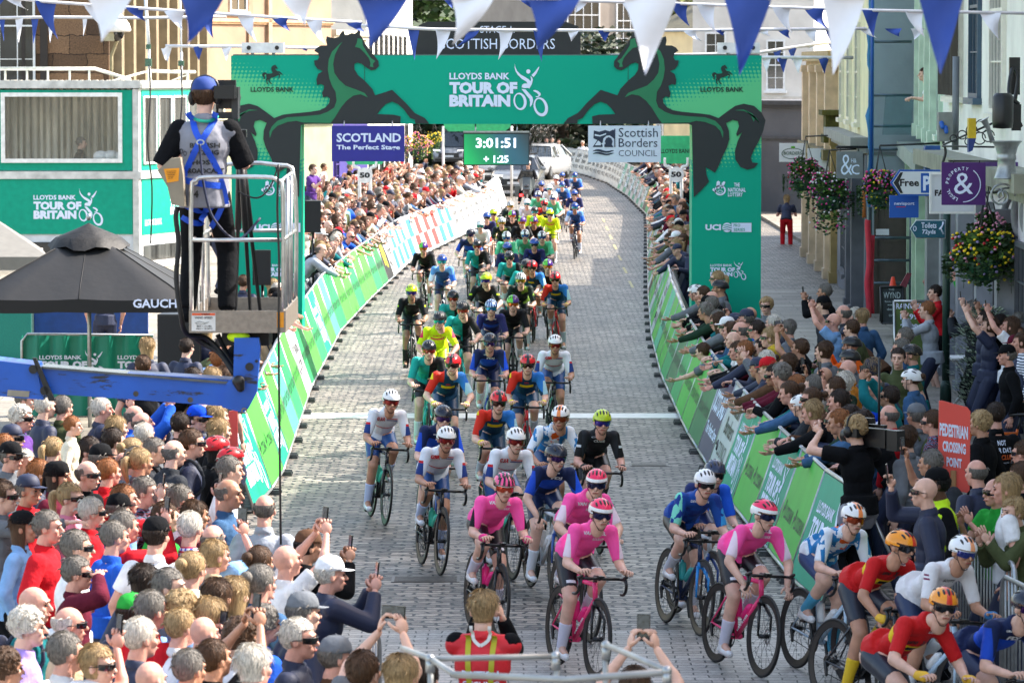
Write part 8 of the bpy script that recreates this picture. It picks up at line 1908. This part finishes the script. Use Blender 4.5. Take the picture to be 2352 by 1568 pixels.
# shoulder camera operator on the right
pz=sp(3,((-.16,.30,1.60),(0,1,.3),(1,0,0),.8),((.26,.22,1.56),(0,1,.3),(-1,0,.3),.8),elb={'L':(-1,.1,-.6),'R':(1,.1,-.8)})
def camop(t,r):
    o=P('bib',trousers_mesh(r,.03,.35),M('vest_grey','#84858f',.8),t)
    b=B(); b.text('CYCLING',-.1,.82,.1,.86,lambda x,y:V((x,-.2,y)),.03); 
p=G(1972,1010,1.62); op=custom('camera operator in black T-shirt with curly ginger hair beside the teal boards',(p.x,p.y,0),318,pz,'black',skin=0,hair_='cy',tname='t_shirt',long_=False,infl=.016,sc=1.06,hats=(('headphones',HP,black),),extra=camop)
t=thing('shoulder_camera','black shoulder television camera carried by the operator in black','camera'); q=G(1972,1010,1.62)+V((.17,.0,.02)); rz=rotm(0,0,-R(318)); b=B(); b.box(q,(.12,.32,.17),rz); b.box(q+rz@V((0,-.24,-.01)),(.11,.13,.19),rz); b.box(q+rz@V((0,.02,.11)),(.05,.26,.03),rz); b.box(q+rz@V((.062,.03,0)),(.006,.2,.1),rz); P('body',b,black,t); b=B(); b.lathe([(.045,.12),(.05,.26),(.062,.36),(.06,.42)],q,16,rz@rotm(-pi/2)); P('lens',b,black,t)
b=B(); b.tube([q+V((.02,0,.1)),q+V((.02,0,.75))],.012,6); b.box(q+rz@V((-.05,.12,.16)),(.06,.24,.05),rz); b.box(q+rz@V((-.17,.12,.05)),(.1,.14,.08),rz); P('aerial_and_viewfinder',b,black,t); b=B(); b.box(q+rz@V((.058,-.24,0)),(.005,.05,.07),rz); P('sticker',b,tealm,t)
t_,r=PEOPLE['steward in black cap and black jacket with bright yellow vest']; P('hi_vis_vest',top_mesh(r,.034,False,frac=0,hem=.08),cloth('hivis'),t_)
t_,r=PEOPLE['man in black hoodie with slogan on his back']; vm=part(r,'s'); bv=BVHTree.FromPolygons([v.co.copy() for v in vm.vertices],[tuple(p.vertices) for p in vm.polygons]); mp=lambda x,y:((bv.ray_cast(V((x,-1,y)),V((0,1,0)))[0] or V((x,-.15,y)))-V((0,.006,0))); b=B()
b.text('NOT',-.04,1.33,.05,1.38,mp,.03); b.text("YER DA'S",-.1,1.26,.11,1.31,mp,.03); b.i=1; b.text('BIKE CLUB',-.12,1.19,.12,1.24,mp,.03); b.i=0; b.text('@exclusivecyclist',-.09,1.15,.1,1.17,mp); P('back_print',b,[whitep,M('print_orange','#e86828',.5,var=0)],t_)
t_,r=PEOPLE['photographer in bright blue cap with white crosses']; b=B()
for a_ in(-.5,.5,2.2): 
    for q in(-.6,.6): c_=V((.093*sin(a_),-.015-.10*cos(a_),.09)); u_=V((cos(a_),sin(a_),0)); b.tube([c_-(u_*.022*(1 if q>0 else -1)+V((0,0,.022))),c_+(u_*.022*(1 if q>0 else -1)+V((0,0,.022)))],.005,5)
o=P('cap_print',b,whitep,t_); o.matrix_local=r['Hm']
for q,(x_,y_,c_) in enumerate(((1973,940,'royal'),(1880,985,'blue'))):
    p=D(x_,y_,44+2*q); b=B(); n_=6
    for i_ in range(n_+1):
        for j_ in range(5): b.v.append(p+V((.34*i_/n_,.04*sin(i_*1.3+j_),-.24*j_/4-.06*i_/n_)))
    for i_ in range(n_):
        for j_ in range(4): b.face((i_*5+j_,i_*5+j_+1,(i_+1)*5+j_+1,(i_+1)*5+j_),True)
    t=thing('saltire_flag',('blue and white saltire flag held above the right crowd','blue and white saltire flag beside the cap with crosses')[q],'flag'); P('cloth',b,cloth(c_),t); b=B(); b.tube([p+V((.01,-.05,-.01)),p+V((.33,-.05,-.29))],.02,4); b.tube([p+V((.01,-.05,-.24)),p+V((.33,-.05,-.06))],.02,4); P('cross',b,whitep,t)
build_riders()
# ---------------- labels: make every one single out its thing ----------------
def finish_labels():
    bpy.context.view_layer.update(); grp={}
    for o,l,rg in REG:
        wp_=o.matrix_world.translation if o.type!='MESH' else o.matrix_world.translation
        grp.setdefault(o['label'],[]).append((wp_.y,wp_.x,o,rg))
    def nth(k): return {1:'nearest',2:'second nearest',3:'third nearest',4:'fourth nearest',5:'fifth nearest'}.get(k,f"{k}{'th' if 10<k%100<14 else {1:'st',2:'nd',3:'rd'}.get(k%10,'th')} nearest")
    SH={'peloton':'the camera','bikes':'the camera','left foreground crowd':'in left crowd','right barrier crowd':'in right crowd','crowd along the left barriers':'along left barriers','far watchers':'of the far watchers','left barrier line':'in left line','right barrier line':'in right line','far bend of barriers':'in far bend'}
    for l,ls in grp.items():
        if len(ls)==1: continue
        byr={}
        for q in ls:
            k=q[3].replace(' phones',''); byr.setdefault(SH.get(k,'in the '+k),[]).append(q)
        for rg,qs in byr.items():
            qs.sort(key=lambda q:(q[0],q[1]))
            for k,q in enumerate(qs): q[2]['label']=l+', '+(nth(k+1)+' ' if len(qs)>1 else ('' if rg!='the camera' else 'nearest '))+rg
    for o,l,rg in REG:
        if len(o['label'].split())>16: print('LONG',o['label'])
finish_labels()
